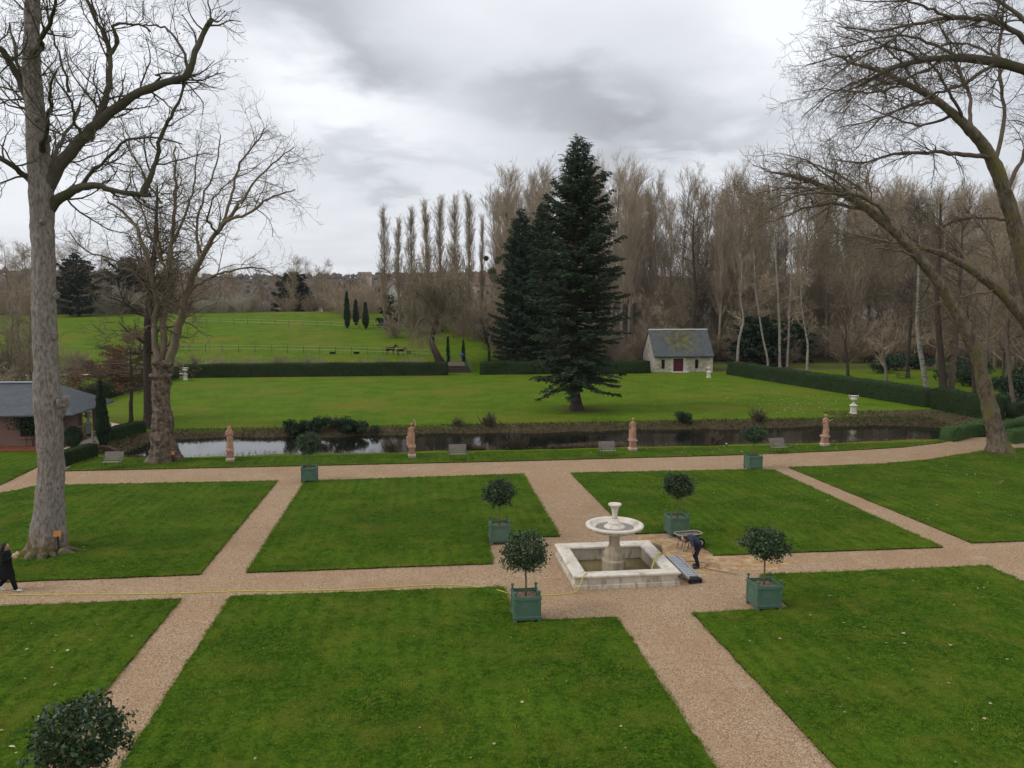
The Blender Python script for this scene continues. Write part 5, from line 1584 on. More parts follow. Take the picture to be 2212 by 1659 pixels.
for i, (px, yb, yt, Yd, lb) in enumerate(((750, 704, 631, 168, 'tallest and leftmost of the three cypresses at the field corner'), (769, 700, 651, 174, 'middle of the three cypresses at the field corner'), (790, 705, 655, 167, 'rightmost of the three cypresses at the field corner'))):
    p_ = P(px, yb, Yd)
    z0 = gz(p_.x, Yd)
    columnar(Vector((p_.x, Yd, z0)), P(px, yt, Yd).z - z0, .62, lb, 'cypress_tree', 'tree', 62 + i, 1500, .8, lambda f: (min(1, f * 3 + .45)) * (1 - max(0, f - .2) / .8) ** .6, group=None, trunk_h=.5)
for i, (px, yb, yt, lb) in enumerate(((968, 772, 729, 'thin young cypress left of the footbridge'), (1001, 772, 735, 'thin young cypress right of the footbridge by the blue ball'))):
    p_ = P(px, yb, 124)
    z0 = gz(p_.x, 124)
    columnar(Vector((p_.x, 124, z0)), P(px, yt, 124).z - z0, .26, lb, 'cypress_tree', 'tree', 66 + i, 600, .5, cyp, tr_r=.06)
# the dense dark pair behind the fir
thuja = lambda f: min(1, .78 + f * 1.6) * (1 - max(0, f - .12) / .88) ** .72
for i, (px, yt, Yd, rad, lb) in enumerate(((1126, 448, 121.5, 5.2, 'dense dark conifer left of the tall fir, left of a pair'), (1172, 432, 123.5, 4.8, 'dense dark conifer close behind the tall fir, right of a pair'))):
    x_ = P(px, 700, Yd).x
    z0 = gz(x_, Yd)
    t = thing('conifer_tree', lb, 'tree', (x_, Yd, z0))
    rg = np.random.default_rng(70 + i)
    W_ = Wood(70 + i)
    h = P(px, yt, Yd).z - z0
    a, b = W_.limb([(x_, Yd, z0), (x_, Yd, z0 + h * .5), (x_, Yd, z0 + h)], .35, .03, 12, 8)
    sp = conifer(W_, None, rg, Vector((x_, Yd, z0)), h, rad, 1.6, 0.62, 0.16, 11, 1.15, thuja)
    W_.build('trunk_and_boughs', 'bark_dark', t, (x_, Yd, z0))
    v, q = spray_mesh(rg, sp, .21, 5)
    link('foliage', raw_mesh('foliage', v - np.array([x_, Yd, z0])[None], q), 'cypress_leaf', t)
# cedars and spruces around the field
def evergreen(px, yb, yt, Yd, rad, label, seed, mat='cedar_needle', first=1.5, dens=5, frond=1.9, prof=None, droop=.1, whorl=1.5, group=None):
    x_ = P(px, yb, Yd).x
    z0 = gz(x_, Yd) - .2
    t = thing('evergreen_tree', label, 'tree', (x_, Yd, z0), 0, group)
    rg = np.random.default_rng(seed); W_ = Wood(seed)
    h = P(px, yt, Yd).z - z0
    W_.limb([(x_, Yd, z0), (x_, Yd, z0 + h * .5), (x_, Yd, z0 + h)], .45, .04, 8, 7)
    sp = conifer(W_, None, rg, Vector((x_, Yd, z0)), h, rad, first, whorl, droop, dens, frond, prof)
    W_.build('trunk_and_boughs', 'bark_dark', t, (x_, Yd, z0))
    v, q = spray_mesh(rg, sp, .38, 5)
    link('foliage', raw_mesh('foliage', v - np.array([x_, Yd, z0])[None], q), mat, t)
rnd = lambda f: (1 - abs(f - .35) ** 1.6) * (1 - f ** 3.2) + .03
evergreen(170, 690, 548, 205, 5.6, 'dark rounded evergreen at the left end of the field', 81, prof=rnd)
evergreen(283, 675, 556, 222, 7.5, 'broad dark evergreen behind the knobbly plane, beyond the field', 82, prof=rnd)
evergreen(634, 672, 590, 228, 6.2, 'spreading blue-green cedar at the far edge of the field', 83, first=0.2, whorl=1.3, dens=7, prof=lambda f: (1 - f) ** .55 * (1 + .16 * math.sin(f * 26)))
evergreen(843, 700, 636, 172, 2.6, 'small blue-green spruce below the white gabled house', 84, first=.4)
evergreen(822, 676, 618, 232, 4.2, 'dark conifer left of the white gabled house', 85)
evergreen(1640, 790, 682, 128, 5.2, 'dark yew among the pale trunks right of the cottage', 86, prof=rnd, mat='cypress_leaf', first=.3, dens=7)
evergreen(1712, 785, 690, 134, 3.4, 'second dark yew behind the pale trunks, further right', 87, prof=rnd, mat='cypress_leaf', first=.3)

# ------------------------------------------------------------------ bare broadleaved trees: a few kinds, each set out many times
def make_lombardy(seed, h=27):
    t = thing('poplar_tree', 'x', 'tree')
    W_ = Wood(seed)
    a, b = W_.limb([(0, 0, -1), (0.1, 0, h * .35), (-.1, .1, h * .7), (0, 0, h * .98)], .42, .03, 30, 8, .03)
    W_.build('trunk', 'trunk_wood', t)
    W2 = Wood(seed + 1)
    W2.branch([(a[None], b[None])], [
        dict(n=105, len=6.6, ang=24, angv=6, steps=8, wob=.05, trop=(0, 0, .16), rf=.4, rmin=.05, rmax=.11, sides=3, t0=.12, t1=.97, tip=.25, shrink=.72),
        dict(n=7, len=1.9, ang=24, angv=8, steps=4, wob=.08, trop=(0, 0, .12), rf=.7, rmin=.03, rmax=.05, sides=3, t0=.1, tip=.4, shrink=.3),
        dict(n=3, len=1.0, ang=24, angv=8, steps=2, wob=.08, trop=(0, 0, .1), rf=.7, rmin=.022, rmax=.03, sides=3, t0=.2, tip=.6)])
    W2.build('crown', 'twig_poplar', t)
    return t
def make_plantation_poplar(seed, h=32):
    t = thing('plantation_tree', 'x', 'tree')
    W_ = Wood(seed)
    a, b = W_.limb([(0, 0, -1), (0.2, 0, h * .3), (-.15, .1, h * .65), (0.1, 0, h)], .30, .04, 30, 7, .05)
    W_.build('trunk', 'trunk_poplar', t)
    W2 = Wood(seed + 1)
    W2.branch([(a[None], b[None])], [
        dict(n=58, len=9.0, ang=25, angv=7, steps=8, wob=.05, trop=(0, 0, .14), rf=.45, rmin=.035, rmax=.08, sides=3, t0=.28, t1=.97, tip=.3, shrink=.62),
        dict(n=8, len=2.7, ang=24, angv=9, steps=4, wob=.08, trop=(0, 0, .12), rf=.6, rmin=.024, rmax=.036, sides=3, t0=.12, tip=.45, shrink=.3),
        dict(n=4, len=1.4, ang=24, angv=10, steps=2, wob=.10, trop=(0, 0, .12), rf=.7, rmin=.018, rmax=.022, sides=3, t0=.2, tip=.6)])
    W2.build('crown', 'twig_poplar', t)
    return t
def make_broadleaf(seed, h=18, spread=.33, trunk=.22, mat='twig_wood', n1=34, name='woodland_tree'):
    t = thing(name, 'x', 'tree')
    W_ = Wood(seed)
    rr = random.Random(seed)
    a, b = W_.limb([(0, 0, -1), (rr.uniform(-.3, .3), 0, h * .3), (rr.uniform(-.6, .6), rr.uniform(-.5, .5), h * .6), (rr.uniform(-.8, .8), 0, h * .95)], trunk, .04, 22, 7, .06)
    W_.build('trunk', 'trunk_wood', t)
    W2 = Wood(seed + 1)
    W2.branch([(a[None], b[None])], [
        dict(n=n1, len=h * spread, ang=52, angv=13, steps=8, wob=.12, trop=(0, 0, .06), rf=.5, rmin=.04, rmax=.10, sides=3, t0=.22, t1=.98, tip=.3, shrink=.5),
        dict(n=9, len=h * .12, ang=45, angv=14, steps=5, wob=.16, trop=(0, 0, .03), rf=.6, rmin=.026, rmax=.045, sides=3, t0=.15, tip=.5),
        dict(n=4, len=h * .055, ang=42, angv=14, steps=3, wob=.2, rf=.7, rmin=.020, rmax=.026, sides=3, t0=.2, tip=.6)])
    W2.build('crown', mat, t)
    return t
def make_shrub(seed, h=3.2, n=34, mat='twig_wood', name='bare_shrub', spread=.55):
    t = thing(name, 'x', 'shrub')
    W_ = Wood(seed)
    rg = W_.rg
    st = np.concatenate([rg.normal(size=(n, 2)) * h * .10, np.full((n, 1), -.1)], 1)
    d = unit(np.concatenate([rg.normal(size=(n, 2)) * spread, np.ones((n, 1))], 1))
    p, r = W_.grow(st, d, h * (.55 + .6 * rg.random(n)), np.full(n, .035), 6, .10, (0, 0, .03), .35, 3)
    W_.branch([(p, r)], [dict(n=8, len=h * .28, ang=35, angv=12, steps=4, wob=.14, trop=(0, 0, .04), rf=.7, rmin=.018, rmax=.03, sides=3, t0=.15, tip=.5),
                         dict(n=3, len=h * .12, ang=35, angv=12, steps=2, wob=.16, rf=.7, rmin=.014, rmax=.02, sides=3, t0=.2, tip=.6)])
    W_.build('stems', mat, t)
    return t
USED = set()
def place(proto, loc, rz, sc, label, group, cat=None):
    if proto.name not in USED:
        o = proto; USED.add(proto.name)
    else:
        o = copy_tree(proto)
    o.location = loc; o.rotation_euler = (0, 0, rz)
    o.scale = (sc, sc, sc) if isinstance(sc, (int, float)) else sc
    tag(o, label, cat, group)
    return o
rr = random.Random(77)
lom = [make_lombardy(101), make_lombardy(103)]
names = ['leftmost', 'second', 'third', 'fourth', 'fifth', 'sixth', 'seventh']
for i, (px, yt) in enumerate(((831, 462), (862, 480), (890, 462), (921, 443), (952, 440), (983, 433), (1014, 435))):
    Yd = 166 - i * 1.1
    x_ = P(px, 640, Yd).x
    z0 = gz(x_, Yd)
    s_ = (P(px, yt, Yd).z - z0) / 27.0
    place(lom[i % 2], (x_, Yd, z0), rr.random() * 6, (s_ * .88, s_ * .88, s_), names[i] + ' of the seven tall Lombardy poplars beyond the willow, counted from the left', 'row of Lombardy poplars')
x_ = P(1042, 640, 163).x
place(lom[0], (x_, 163, gz(x_, 163)), 2.2, (.45, .45, .86), 'thin poplar with sparse crown just right of the poplar row', None)

pop = [make_plantation_poplar(s_) for s_ in (111, 113, 115)]
brd = [make_broadleaf(121, 18), make_broadleaf(123, 20, .30, .26), make_broadleaf(125, 15, .36, .2)]
shr = [make_shrub(131), make_shrub(133, 4.2, 40), make_shrub(135, 2.2, 26)]
# poplar plantation behind hedge and cottage
spots = []
for _ in range(9000):
    if len(spots) >= 118: break
    y_ = rr.uniform(136, 176); x_ = rr.uniform(15, 128)
    if x_ > .86 * y_ or (y_ < 142 and x_ < 22): continue
    if all((x_ - a) ** 2 + (y_ - b) ** 2 > 3.6 ** 2 for a, b in spots): spots.append((x_, y_))
for x_, y_ in spots:
    s_ = rr.uniform(.92, 1.04) * (0.86 if x_ < 24 else 1.0)
    w_ = s_ * rr.uniform(.85, 1.25)
    o = place(pop[rr.randrange(3)], (x_, y_, gz(x_, y_)), rr.random() * 6.28, (w_, w_, s_), 'tall bare poplar standing in the plantation behind the cottage and hedge', 'bare poplars of the plantation')
    o.rotation_euler = (rr.gauss(0, .02), rr.gauss(0, .02), rr.random() * 6.28)
# mixed wood on the right, behind the meadow
for k in range(120):
    for _ in range(50):
        x_, y_ = rr.uniform(14, 122), rr.uniform(127, 168)
        if x_ < 0.86 * y_ and not (36 < x_ < 50 and y_ < 130) and not (52 < x_ < 96 and y_ < 133): break
    place(brd[rr.randrange(3)], (x_, y_, gz(x_, y_)), rr.random() * 6.28, rr.uniform(.7, 1.15) * (.8 if x_ < 46 else 1.0), 'bare woodland tree in the wood beyond the right meadow', 'bare woodland trees on the right')
for k in range(26):
    for _ in range(50):
        x_, y_ = rr.uniform(62, 100), rr.uniform(66, 126)
        if 0.70 * y_ < x_ < 0.95 * y_ and not (x_ < 84 and 76 < y_ < 124 and x_ < .78 * y_): break
    place(brd[rr.randrange(3)], (x_, y_, gz(x_, y_)), rr.random() * 6.28, rr.uniform(.8, 1.2), 'bare woodland tree among those near the right edge of the meadow', 'bare woodland trees at the right edge')
for k in range(170):
    for _ in range(50):
        x_, y_ = rr.uniform(14, 120), rr.uniform(122, 156)
        if x_ < .86 * y_ and not (35 < x_ < 49 and y_ < 124) and not (50 < x_ < 97 and y_ < 131): break
    place(shr[rr.randrange(3)], (x_, y_, gz(x_, y_)), rr.random() * 6.28, rr.uniform(1.0, 2.3), 'bare brown undergrowth shrub at the foot of the wood', 'undergrowth shrubs in the wood')
# tree line beyond the field, left
for k in range(60):
    x_ = rr.uniform(-150, -22); y_ = rr.uniform(216, 262)
    place(brd[rr.randrange(3)], (x_, y_, gz(x_, y_) - .3), rr.random() * 6.28, rr.uniform(.75, 1.15) * (1.0 if x_ < -60 else .7), 'bare tree in the grey-brown tree line beyond the field', 'bare trees beyond the field')
for k in range(56):
    x_ = rr.uniform(-130, -14); y_ = rr.uniform(212, 224)
    place(shr[rr.randrange(3)], (x_, y_, gz(x_, y_) - .2), rr.random() * 6.28, rr.uniform(1.1, 2.4), 'bare bush along the far edge of the field', 'bushes at the far edge of the field')
material('twig_pale', (0.46, 0.42, 0.33), (0.34, 0.31, 0.24), 0.4, 0.95, spec=.04)
pale = make_shrub(151, 4.0, 46, 'twig_pale', 'pale_bush', .6)
for i, (px, s_, lb) in enumerate(((250, 2.0, 'large pale bush at the far field edge between the two dark evergreens'), (440, 1.2, 'pale bush at the far field edge, left of a smaller pair'), (472, 1.35, 'pale bush at the far field edge, right of a smaller pair'), (522, 1.3, 'pale bush at the far field edge nearest the cedar'))):
    x_ = P(px, 670, 211).x
    place(pale, (x_, 211, gz(x_, 211) - .2), i * 1.7, s_, lb, 'pale bushes at the far field edge')
# thicket behind the pavilion at the left edge
for k in range(26):
    x_ = rr.uniform(-78, -45); y_ = rr.uniform(84, 112)
    place(brd[rr.randrange(3)], (x_, y_, 0), rr.random() * 6.28, rr.uniform(.5, .95), 'bare tree in the thicket behind the pavilion', 'bare trees behind the pavilion')
for k in range(40):
    x_ = rr.uniform(-72, -40); y_ = rr.uniform(74, 116)
    if x_ > -41 - (y_ - 74) * .12: continue
    place(shr[rr.randrange(3)], (x_, y_, 0), rr.random() * 6.28, rr.uniform(.9, 2.0), 'brown bare shrub in the thicket behind the pavilion', 'shrubs behind the pavilion')
# right side of the field: copse round the houses, and behind the willow
for k in range(46):
    px, Yd = rr.uniform(715, 1075), rr.uniform(150, 235)
    x_ = P(px, 680, Yd).x
    if px < 830 and Yd < 186: Yd = rr.uniform(190, 240); x_ = P(px, 680, Yd).x
    place(shr[rr.randrange(3)], (x_, Yd, gz(x_, Yd) - .2), rr.random() * 6.28, rr.uniform(1.2, 2.3), 'bare bush in the copse round the white house', 'bushes of the copse')
for k in range(22):
    px, Yd = rr.uniform(890, 1085), rr.uniform(140, 200)
    x_ = P(px, 680, Yd).x
    place(brd[rr.randrange(3)], (x_, Yd, gz(x_, Yd) - .2), rr.random() * 6.28, rr.uniform(.36, .55), 'bare tree in the copse behind the willow', 'bare trees of the copse')
for k in range(16):
    px, Yd = rr.uniform(640, 830), rr.uniform(245, 330)
    x_ = P(px, 680, Yd).x
    place(brd[rr.randrange(3)], (x_, Yd, gz(x_, Yd) - .4), rr.random() * 6.28, rr.uniform(.55, .8), 'bare tree near the far houses beyond the field', 'bare trees by the far houses')
# twiggy hedgerow between hedge and field
for i, (px, s_) in enumerate([(455, .7), (478, .6), (500, .8), (520, .62), (548, .55), (570, .85), (590, .7), (612, .62), (640, .9), (662, .75), (690, .5), (735, .62), (780, .62), (820, .55), (858, .5), (880, .62), (900, .5), (1090, .7), (1110, .6), (1345, .9)]):
    x_ = P(px, 780, 121.5).x
    place(shr[i % 3], (x_, 121.5, gz(x_, 121.5)), rr.random() * 6, s_, 'bare twiggy shrub rising behind the long hedge', 'twiggy shrubs behind the long hedge')
for k in range(22):
    x_ = rr.uniform(-66, -33); y_ = rr.uniform(121.5, 124)
    place(shr[rr.randrange(3)], (x_, y_, gz(x_, y_)), rr.random() * 6, rr.uniform(.6, .9), 'reddish brown bare shrub in the hedgerow below the field, left', 'hedgerow shrubs on the left')

# pale trunks standing forward of the wood
def single_tree(px, yb, Yd, prof, label, mat, seed, n1=14, ln=3.0, name='birch_tree', twig='twig_wood', levels=None):
    x_ = P(px, yb, Yd).x
    base = Vector((x_, Yd, gz(x_, Yd)))
    t = thing(name, label, 'tree', base)
    pts = [base - Vector((0, 0, .2))] + [P(a, b, Yd) for a, b, _ in prof]
    v, q, p, r = trunk_mesh(pts, [prof[0][2] * 1.15] + [w_ for *_, w_ in prof], 36, 9, .08, 1.6, seed, flare=.12, base=base, fl_h=.4)
    link('trunk', raw_mesh('trunk', v, q), mat, t, smooth=True)
    W_ = Wood(seed)
    W_.branch([(p[None], r[None])], levels or [
        dict(n=n1, len=ln, ang=50, angv=14, steps=7, wob=.12, trop=(0, 0, .05), rf=.45, rmin=.03, rmax=.08, sides=4, t0=.35, tip=.3, shrink=.4),
        dict(n=8, len=ln * .4, ang=42, angv=14, steps=4, wob=.16, rf=.6, rmin=.018, rmax=.035, sides=3, tip=.4),
        dict(n=4, len=ln * .2, ang=42, angv=14, steps=3, wob=.2, rf=.6, rmin=.014, rmax=.02, sides=3, tip=.6)])
    W_.build('crown', twig, t, base)
    return t
single_tree(1592, 782, 123, [(1594, 760, .22), (1597, 730, .2), (1606, 690, .16), (1600, 640, .12), (1604, 560, .06)], 'pale forked trunk nearest the right of the cottage', 'birch_bark', 201)
single_tree(1660, 790, 121, [(1657, 770, .17), (1648, 730, .15), (1640, 680, .13), (1632, 620, .10), (1628, 540, .05)], 'slim pale birch leaning left in front of the yew', 'birch_bark', 202)
single_tree(1685, 792, 122, [(1684, 770, .24), (1684, 720, .22), (1681, 650, .18), (1676, 560, .12), (1672, 470, .05)], 'straight pale trunk right of the leaning birch', 'birch_bark', 203)
single_tree(1700, 790, 124, [(1703, 740, .18), (1705, 680, .15), (1709, 600, .12), (1708, 520, .06)], 'grey trunk close beside the straight pale one', 'birch_bark', 204)
single_tree(1744, 800, 112, [(1744, 775, .2), (1745, 745, .17), (1740, 715, .12), (1732, 660, .09), (1728, 600, .04)], 'small pale forked tree behind the right hedge', 'birch_bark', 205, 16, 3.2)
single_tree(1832, 820, 101, [(1831, 800, .22), (1829, 770, .2), (1826, 745, .16), (1828, 720, .1), (1822, 690, .06)], 'small dark pollard by the picnic table', 'bark_dark', 206, 12, 2.4, 'pollard_tree', 'twig_dark')
single_tree(1914, 832, 92, [(1914, 810, .2), (1910, 780, .15), (1905, 750, .1), (1900, 720, .05)], 'small grey tree in the meadow behind the hedge', 'trunk_wood', 207, 18, 2.2, 'orchard_tree', 'twig_wood')
single_tree(2003, 845, 87, [(1998, 820, .30), (1992, 780, .28), (1985, 740, .26), (1982, 690, .24), (1984, 620, .2), (1986, 540, .15), (1990, 440, .07)], 'white-barked birch leaning left in the right meadow', 'birch_bark', 208, 22, 4.4, twig='bark_dark')
single_tree(2037, 852, 84, [(2036, 820, .42), (2034, 780, .36), (2028, 720, .32), (2024, 640, .27), (2030, 540, .2), (2032, 440, .1)], 'thick dark double trunk in the right meadow, left stem', 'bark_dark', 209, 20, 4.4, 'oak_tree', 'twig_dark')
single_tree(2053, 852, 84.4, [(2056, 820, .38), (2060, 780, .33), (2066, 700, .28), (2074, 600, .22), (2080, 480, .1)], 'thick dark double trunk in the right meadow, right stem', 'bark_knobbly', 210, 20, 4.4, 'oak_tree', 'twig_dark')
single_tree(2106, 865, 77, [(2104, 830, .2), (2098, 790, .17), (2092, 740, .14), (2090, 660, .08)], 'slim dark tree just left of the leaning plane', 'bark_dark', 211, 16, 3.0, 'oak_tree', 'twig_dark')
single_tree(2190, 878, 72, [(2186, 850, .2), (2180, 800, .17), (2176, 740, .15), (2178, 660, .12), (2182, 560, .06)], 'bare tree with pale trunk behind the right edge hedges', 'trunk_wood', 212, 16, 3.4, 'birch_tree', 'twig_dark')
single_tree(1962, 818, 104, [(1960, 790, .24), (1964, 740, .22), (1968, 680, .18), (1970, 600, .1)], 'dark trunk by the farther picnic table', 'bark_dark', 213, 18, 4.0, 'oak_tree', 'twig_dark')
single_tree(1506, 790, 126, [(1500, 740, .42), (1498, 690, .38), (1503, 640, .34), (1500, 590, .26), (1497, 520, .16), (1500, 440, .05)], 'stout bare oak rising behind the cottage roof', 'bark_dark', 214, 30, 5.5, 'oak_tree', 'twig_dark')
single_tree(1056, 765, 127, [(1056, 752, .2), (1050, 735, .17), (1046, 715, .12), (1040, 690, .06)], 'small bare fruit tree left of the dark conifers', 'bark_dark', 215, 22, 3.4, 'fruit_tree', 'twig_dark')
single_tree(760, 670, 250, [(758, 660, .5), (760, 645, .4), (757, 628, .25), (757, 618, .12)], 'wide bare oak seen behind the three cypresses', 'bark_dark', 216, 26, 7.5, 'oak_tree', 'twig_dark')
# tall poplar with mistletoe between the row and the conifers
t_ = single_tree(1098, 770, 150, [(1096, 700, .42), (1094, 640, .38), (1092, 570, .32), (1095, 490, .22), (1100, 400, .06)], 'tall bare poplar hung with mistletoe left of the conifers', 'trunk_wood', 217, 46, 7.5, 'poplar_tree', 'twig_poplar',
    [dict(n=50, len=6.0, ang=34, angv=9, steps=8, wob=.09, trop=(0, 0, .09), rf=.5, rmin=.05, rmax=.13, sides=4, t0=.3, tip=.3, shrink=.45),
     dict(n=9, len=2.8, ang=34, angv=10, steps=5, wob=.10, trop=(0, 0, .08), rf=.6, rmin=.032, rmax=.05, sides=3, tip=.45),
     dict(n=4, len=1.3, ang=32, angv=10, steps=3, wob=.12, trop=(0, 0, .08), rf=.7, rmin=.022, rmax=.03, sides=3, tip=.6)])
for i, (px, py, s_) in enumerate(((1075, 562, .75), (1064, 588, .9), (1068, 602, .85), (1087, 555, .6), (1050, 558, .5), (1096, 600, .6))):
    c = P(px, py, 148.5)
    rg = np.random.default_rng(300 + i)
    v, q = leaf_cloud(rg, unit(rg.normal(size=(420, 3))) * (rg.random((420, 1)) ** .5) * s_, .32, .5)
    o = link('mistletoe_ball', raw_mesh('mistletoe_ball', v, q), 'mistletoe', loc=c)
    tag(o, 'round mistletoe clump hanging in the tall poplar left of the conifers', 'mistletoe', 'mistletoe clumps in the poplar')

# ------------------------------------------------------------------ weeping willow
def willow():
    Yd = 123.5
    x_ = P(947, 780, Yd).x
    base = Vector((x_, Yd, gz(x_, Yd)))
    t = thing('willow_tree', 'leafless weeping willow with a crooked trunk behind the long hedge', 'tree', base)
    prof = [(950, 784, 13), (944, 768, 10), (935, 745, 9), (934, 722, 8), (942, 700, 8), (944, 685, 6), (940, 660, 4)]
    v, q, p, r = trunk_mesh([P(a, b, Yd) for a, b, _ in prof], [px_radius(w_ * .7, P(a, b, Yd)) for a, b, w_ in prof], 40, 12, .12, 1.2, 9, flare=.2, base=base)
    link('trunk', raw_mesh('trunk', v, q), 'bark_dark', t, smooth=True)
    W_ = Wood(91)
    big = []
    for pts in ([(943, 690, 0), (965, 672, -.5), (985, 662, -1), (1005, 660, -1.5)], [(942, 695, 0), (935, 650, 1), (915, 625, 2), (890, 615, 3)], [(942, 690, 0), (950, 640, -1), (960, 610, -2), (985, 600, -3)],
                [(940, 690, 0), (920, 650, -2), (900, 632, -4), (885, 640, -5)], [(944, 688, 0), (960, 650, 3), (975, 625, 5), (995, 620, 6)], [(941, 680, 0), (942, 640, 0), (935, 605, .5), (925, 590, 1)], [(940, 700, 0), (915, 690, -2), (900, 700, -3), (895, 720, -3.4)]):
        a, b = W_.limb([P(x, y, Yd + d) for x, y, d in pts], .26, .07, 14, 6, .12)
        big.append((a[None], b[None]))
    W_.branch(big, [
        dict(n=9, len=4.0, ang=60, angv=18, steps=6, wob=.2, trop=(0, 0, .03), rf=.6, rmin=.05, rmax=.1, sides=4, t0=.25, tip=.4),
        dict(n=9, len=2.6, ang=60, angv=20, steps=4, wob=.22, trop=(0, 0, -.12), rf=.6, rmin=.03, rmax=.05, sides=3, t0=.2, tip=.5),
        dict(n=7, len=2.3, ang=50, angv=20, steps=4, wob=.10, trop=(0, 0, -.55), rf=.7, rmin=.020, rmax=.028, sides=3, t0=.15, tip=.6)])
    W_.build('weeping_crown', 'willow_twig', t, base)
willow()

# ------------------------------------------------------------------ wooded hill on the skyline: reads as one mass
material('far_wood', (0.150, 0.130, 0.110), (0.095, 0.092, 0.074), 0.012, 0.95, c3=(0.120, 0.100, 0.082), scale3=0.03, spec=0.02)
def far_wood():
    rg = np.random.default_rng(12)
    V, Q, k = [], [], 0
    ico = bmesh.new(); bmesh.ops.create_icosphere(ico, subdivisions=1, radius=1)
    iv = np.array([tuple(v.co) for v in ico.verts]); iq = np.array([[v.index for v in f.verts] for f in ico.faces]); ico.free()
    n = 4000
    y = 330 + 950 * rg.random(n) ** .8
    x = (rg.random(n) * 1.9 - 1.0) * y * .9
    keep = ~((np.abs(x - P(793, 600, 900).x) < 40) & (y > 860) & (y < 905))
    x, y = x[keep], y[keep]
    z = ground_z(x, y)
    for i in range(len(x)):
        s_ = 1.7 + 2.2 * rg.random()
        v = iv * np.array([s_ * 1.3, s_ * 1.3, s_ * 1.15]) * (1 + .25 * rg.normal(size=(len(iv), 1)))
        V.append(v + np.array([x[i], y[i], z[i] + s_ * .8])); Q.append(iq + k); k += len(iv)
    o = link('far_wood', raw_mesh('far_wood', np.concatenate(V), np.concatenate(Q)), 'far_wood')
    tag(o, 'grey-brown wooded hill on the skyline', 'wood', kind='stuff')
far_wood()

# ------------------------------------------------------------------ plants along the river
material('bank_weed', (0.130, 0.105, 0.060), (0.070, 0.060, 0.030), 1.2, 0.95, c3=(0.075, 0.090, 0.028), scale3=.6, spec=.05)
material('dead_weed', (0.185, 0.135, 0.100), (0.115, 0.080, 0.058), 1.0, 0.95, spec=.05)
def weeds(name, label, cx, cy, n, hgt, seed, mat, w_=.02, lean=.6):
    """dry stalks and leaves on the bank, too many to count"""
    rg = np.random.default_rng(seed)
    x, y = cx(rg, n), cy(rg, n)
    z = ground_z(x, y)
    c = np.stack([x, y, z], 1)
    d = unit(np.concatenate([rg.normal(size=(n, 2)) * lean, np.ones((n, 1))], 1))
    ln = hgt * (.4 + .9 * rg.random((n, 1)))
    e = unit(np.cross(d, rg.normal(size=(n, 3)))) * w_ * (0.6 + .8 * rg.random((n, 1)))
    bend = d * ln * .55 + rg.normal(size=(n, 3)) * ln * .12
    tip = d * ln; tip[:, 2] -= ln[:, 0] * .25
    v = np.stack([c - d * .05, c + bend + e, c + tip, c + bend - e], 1).reshape(-1, 3)
    o = link(name, raw_mesh(name, v, np.arange(n * 4).reshape(n, 4)), mat)
    tag(o, label, 'weeds', kind='stuff')
weeds('bank_weeds', 'dry weeds and dead leaves matted along the far river bank', lambda r, n: -20 + 66 * r.random(n), lambda r, n: 61.0 + 3.7 * r.random(n), 26000, .34, 401, 'bank_weed', .020, 1.0)
weeds('bank_weeds', 'pale dead stalks drooping over the near river bank', lambda r, n: np.where(r.random(n) < .55, 9.5 + r.random(n) * 5.5, np.where(r.random(n) < .5, 2.2 + r.random(n) * 2.6, -19 + r.random(n) * 57)), lambda r, n: 54.5 + .9 * r.random(n) ** 1.5, 7000, .50, 402, 'dead_weed', .014, .9)
weeds('bank_weeds', 'dead leaves and twigs under the knobbly plane', lambda r, n: -24 + 6.5 * r.random(n), lambda r, n: 54.2 + 8.5 * r.random(n), 6000, .22, 403, 'bank_weed', .03, 1.6)
weeds('bank_weeds', 'dry weeds on the slope at the right end of the river', lambda r, n: 38 + 12 * r.random(n), lambda r, n: 58 + 11 * r.random(n), 6000, .2, 404, 'bank_weed', .03, 1.6)
osier = make_shrub(141, 1.15, 34, 'twig_dark', 'riverside_shrub', .5)
for i, (px, py, s_, lb) in enumerate(((850, 984, .85, 'bare twiggy shrub at the water edge left of the arm-raising statue'), (1010, 980, .8, 'bare osier stems on the near bank behind the second bench'), (1113, 972, 1.15, 'large bare osier clump by the water in front of the fir'), (1540, 962, 1.0, 'bare osier clump on the near bank right of the third statue'), (990, 940, .7, 'bare shrub on the far bank behind the second bench'), (1060, 932, 1.0, 'bare shrub standing up on the far bank left of the fir'), (1637, 920, 1.0, 'bare shrub on the far bank behind the right planter'), (720, 940, .9, 'bare sprig on the far bank among the dark shrubs'))):
    near_ = py > 950
    Yd = 54.8 if near_ else 64.0
    x_ = P(px, py, Yd).x
    place(osier, (x_, Yd, gz(x_, Yd)), i * 1.3, s_, lb, 'bare shrubs along the river')
bank_yew = [(632, 63.0, .62, 1.25), (656, 63.0, .6, 1.0), (686, 62.9, .72, 1.35), (740, 62.8, .8, 1.2), (769, 62.7, .85, 1.15), (1474, 63.9, .45, .95)]
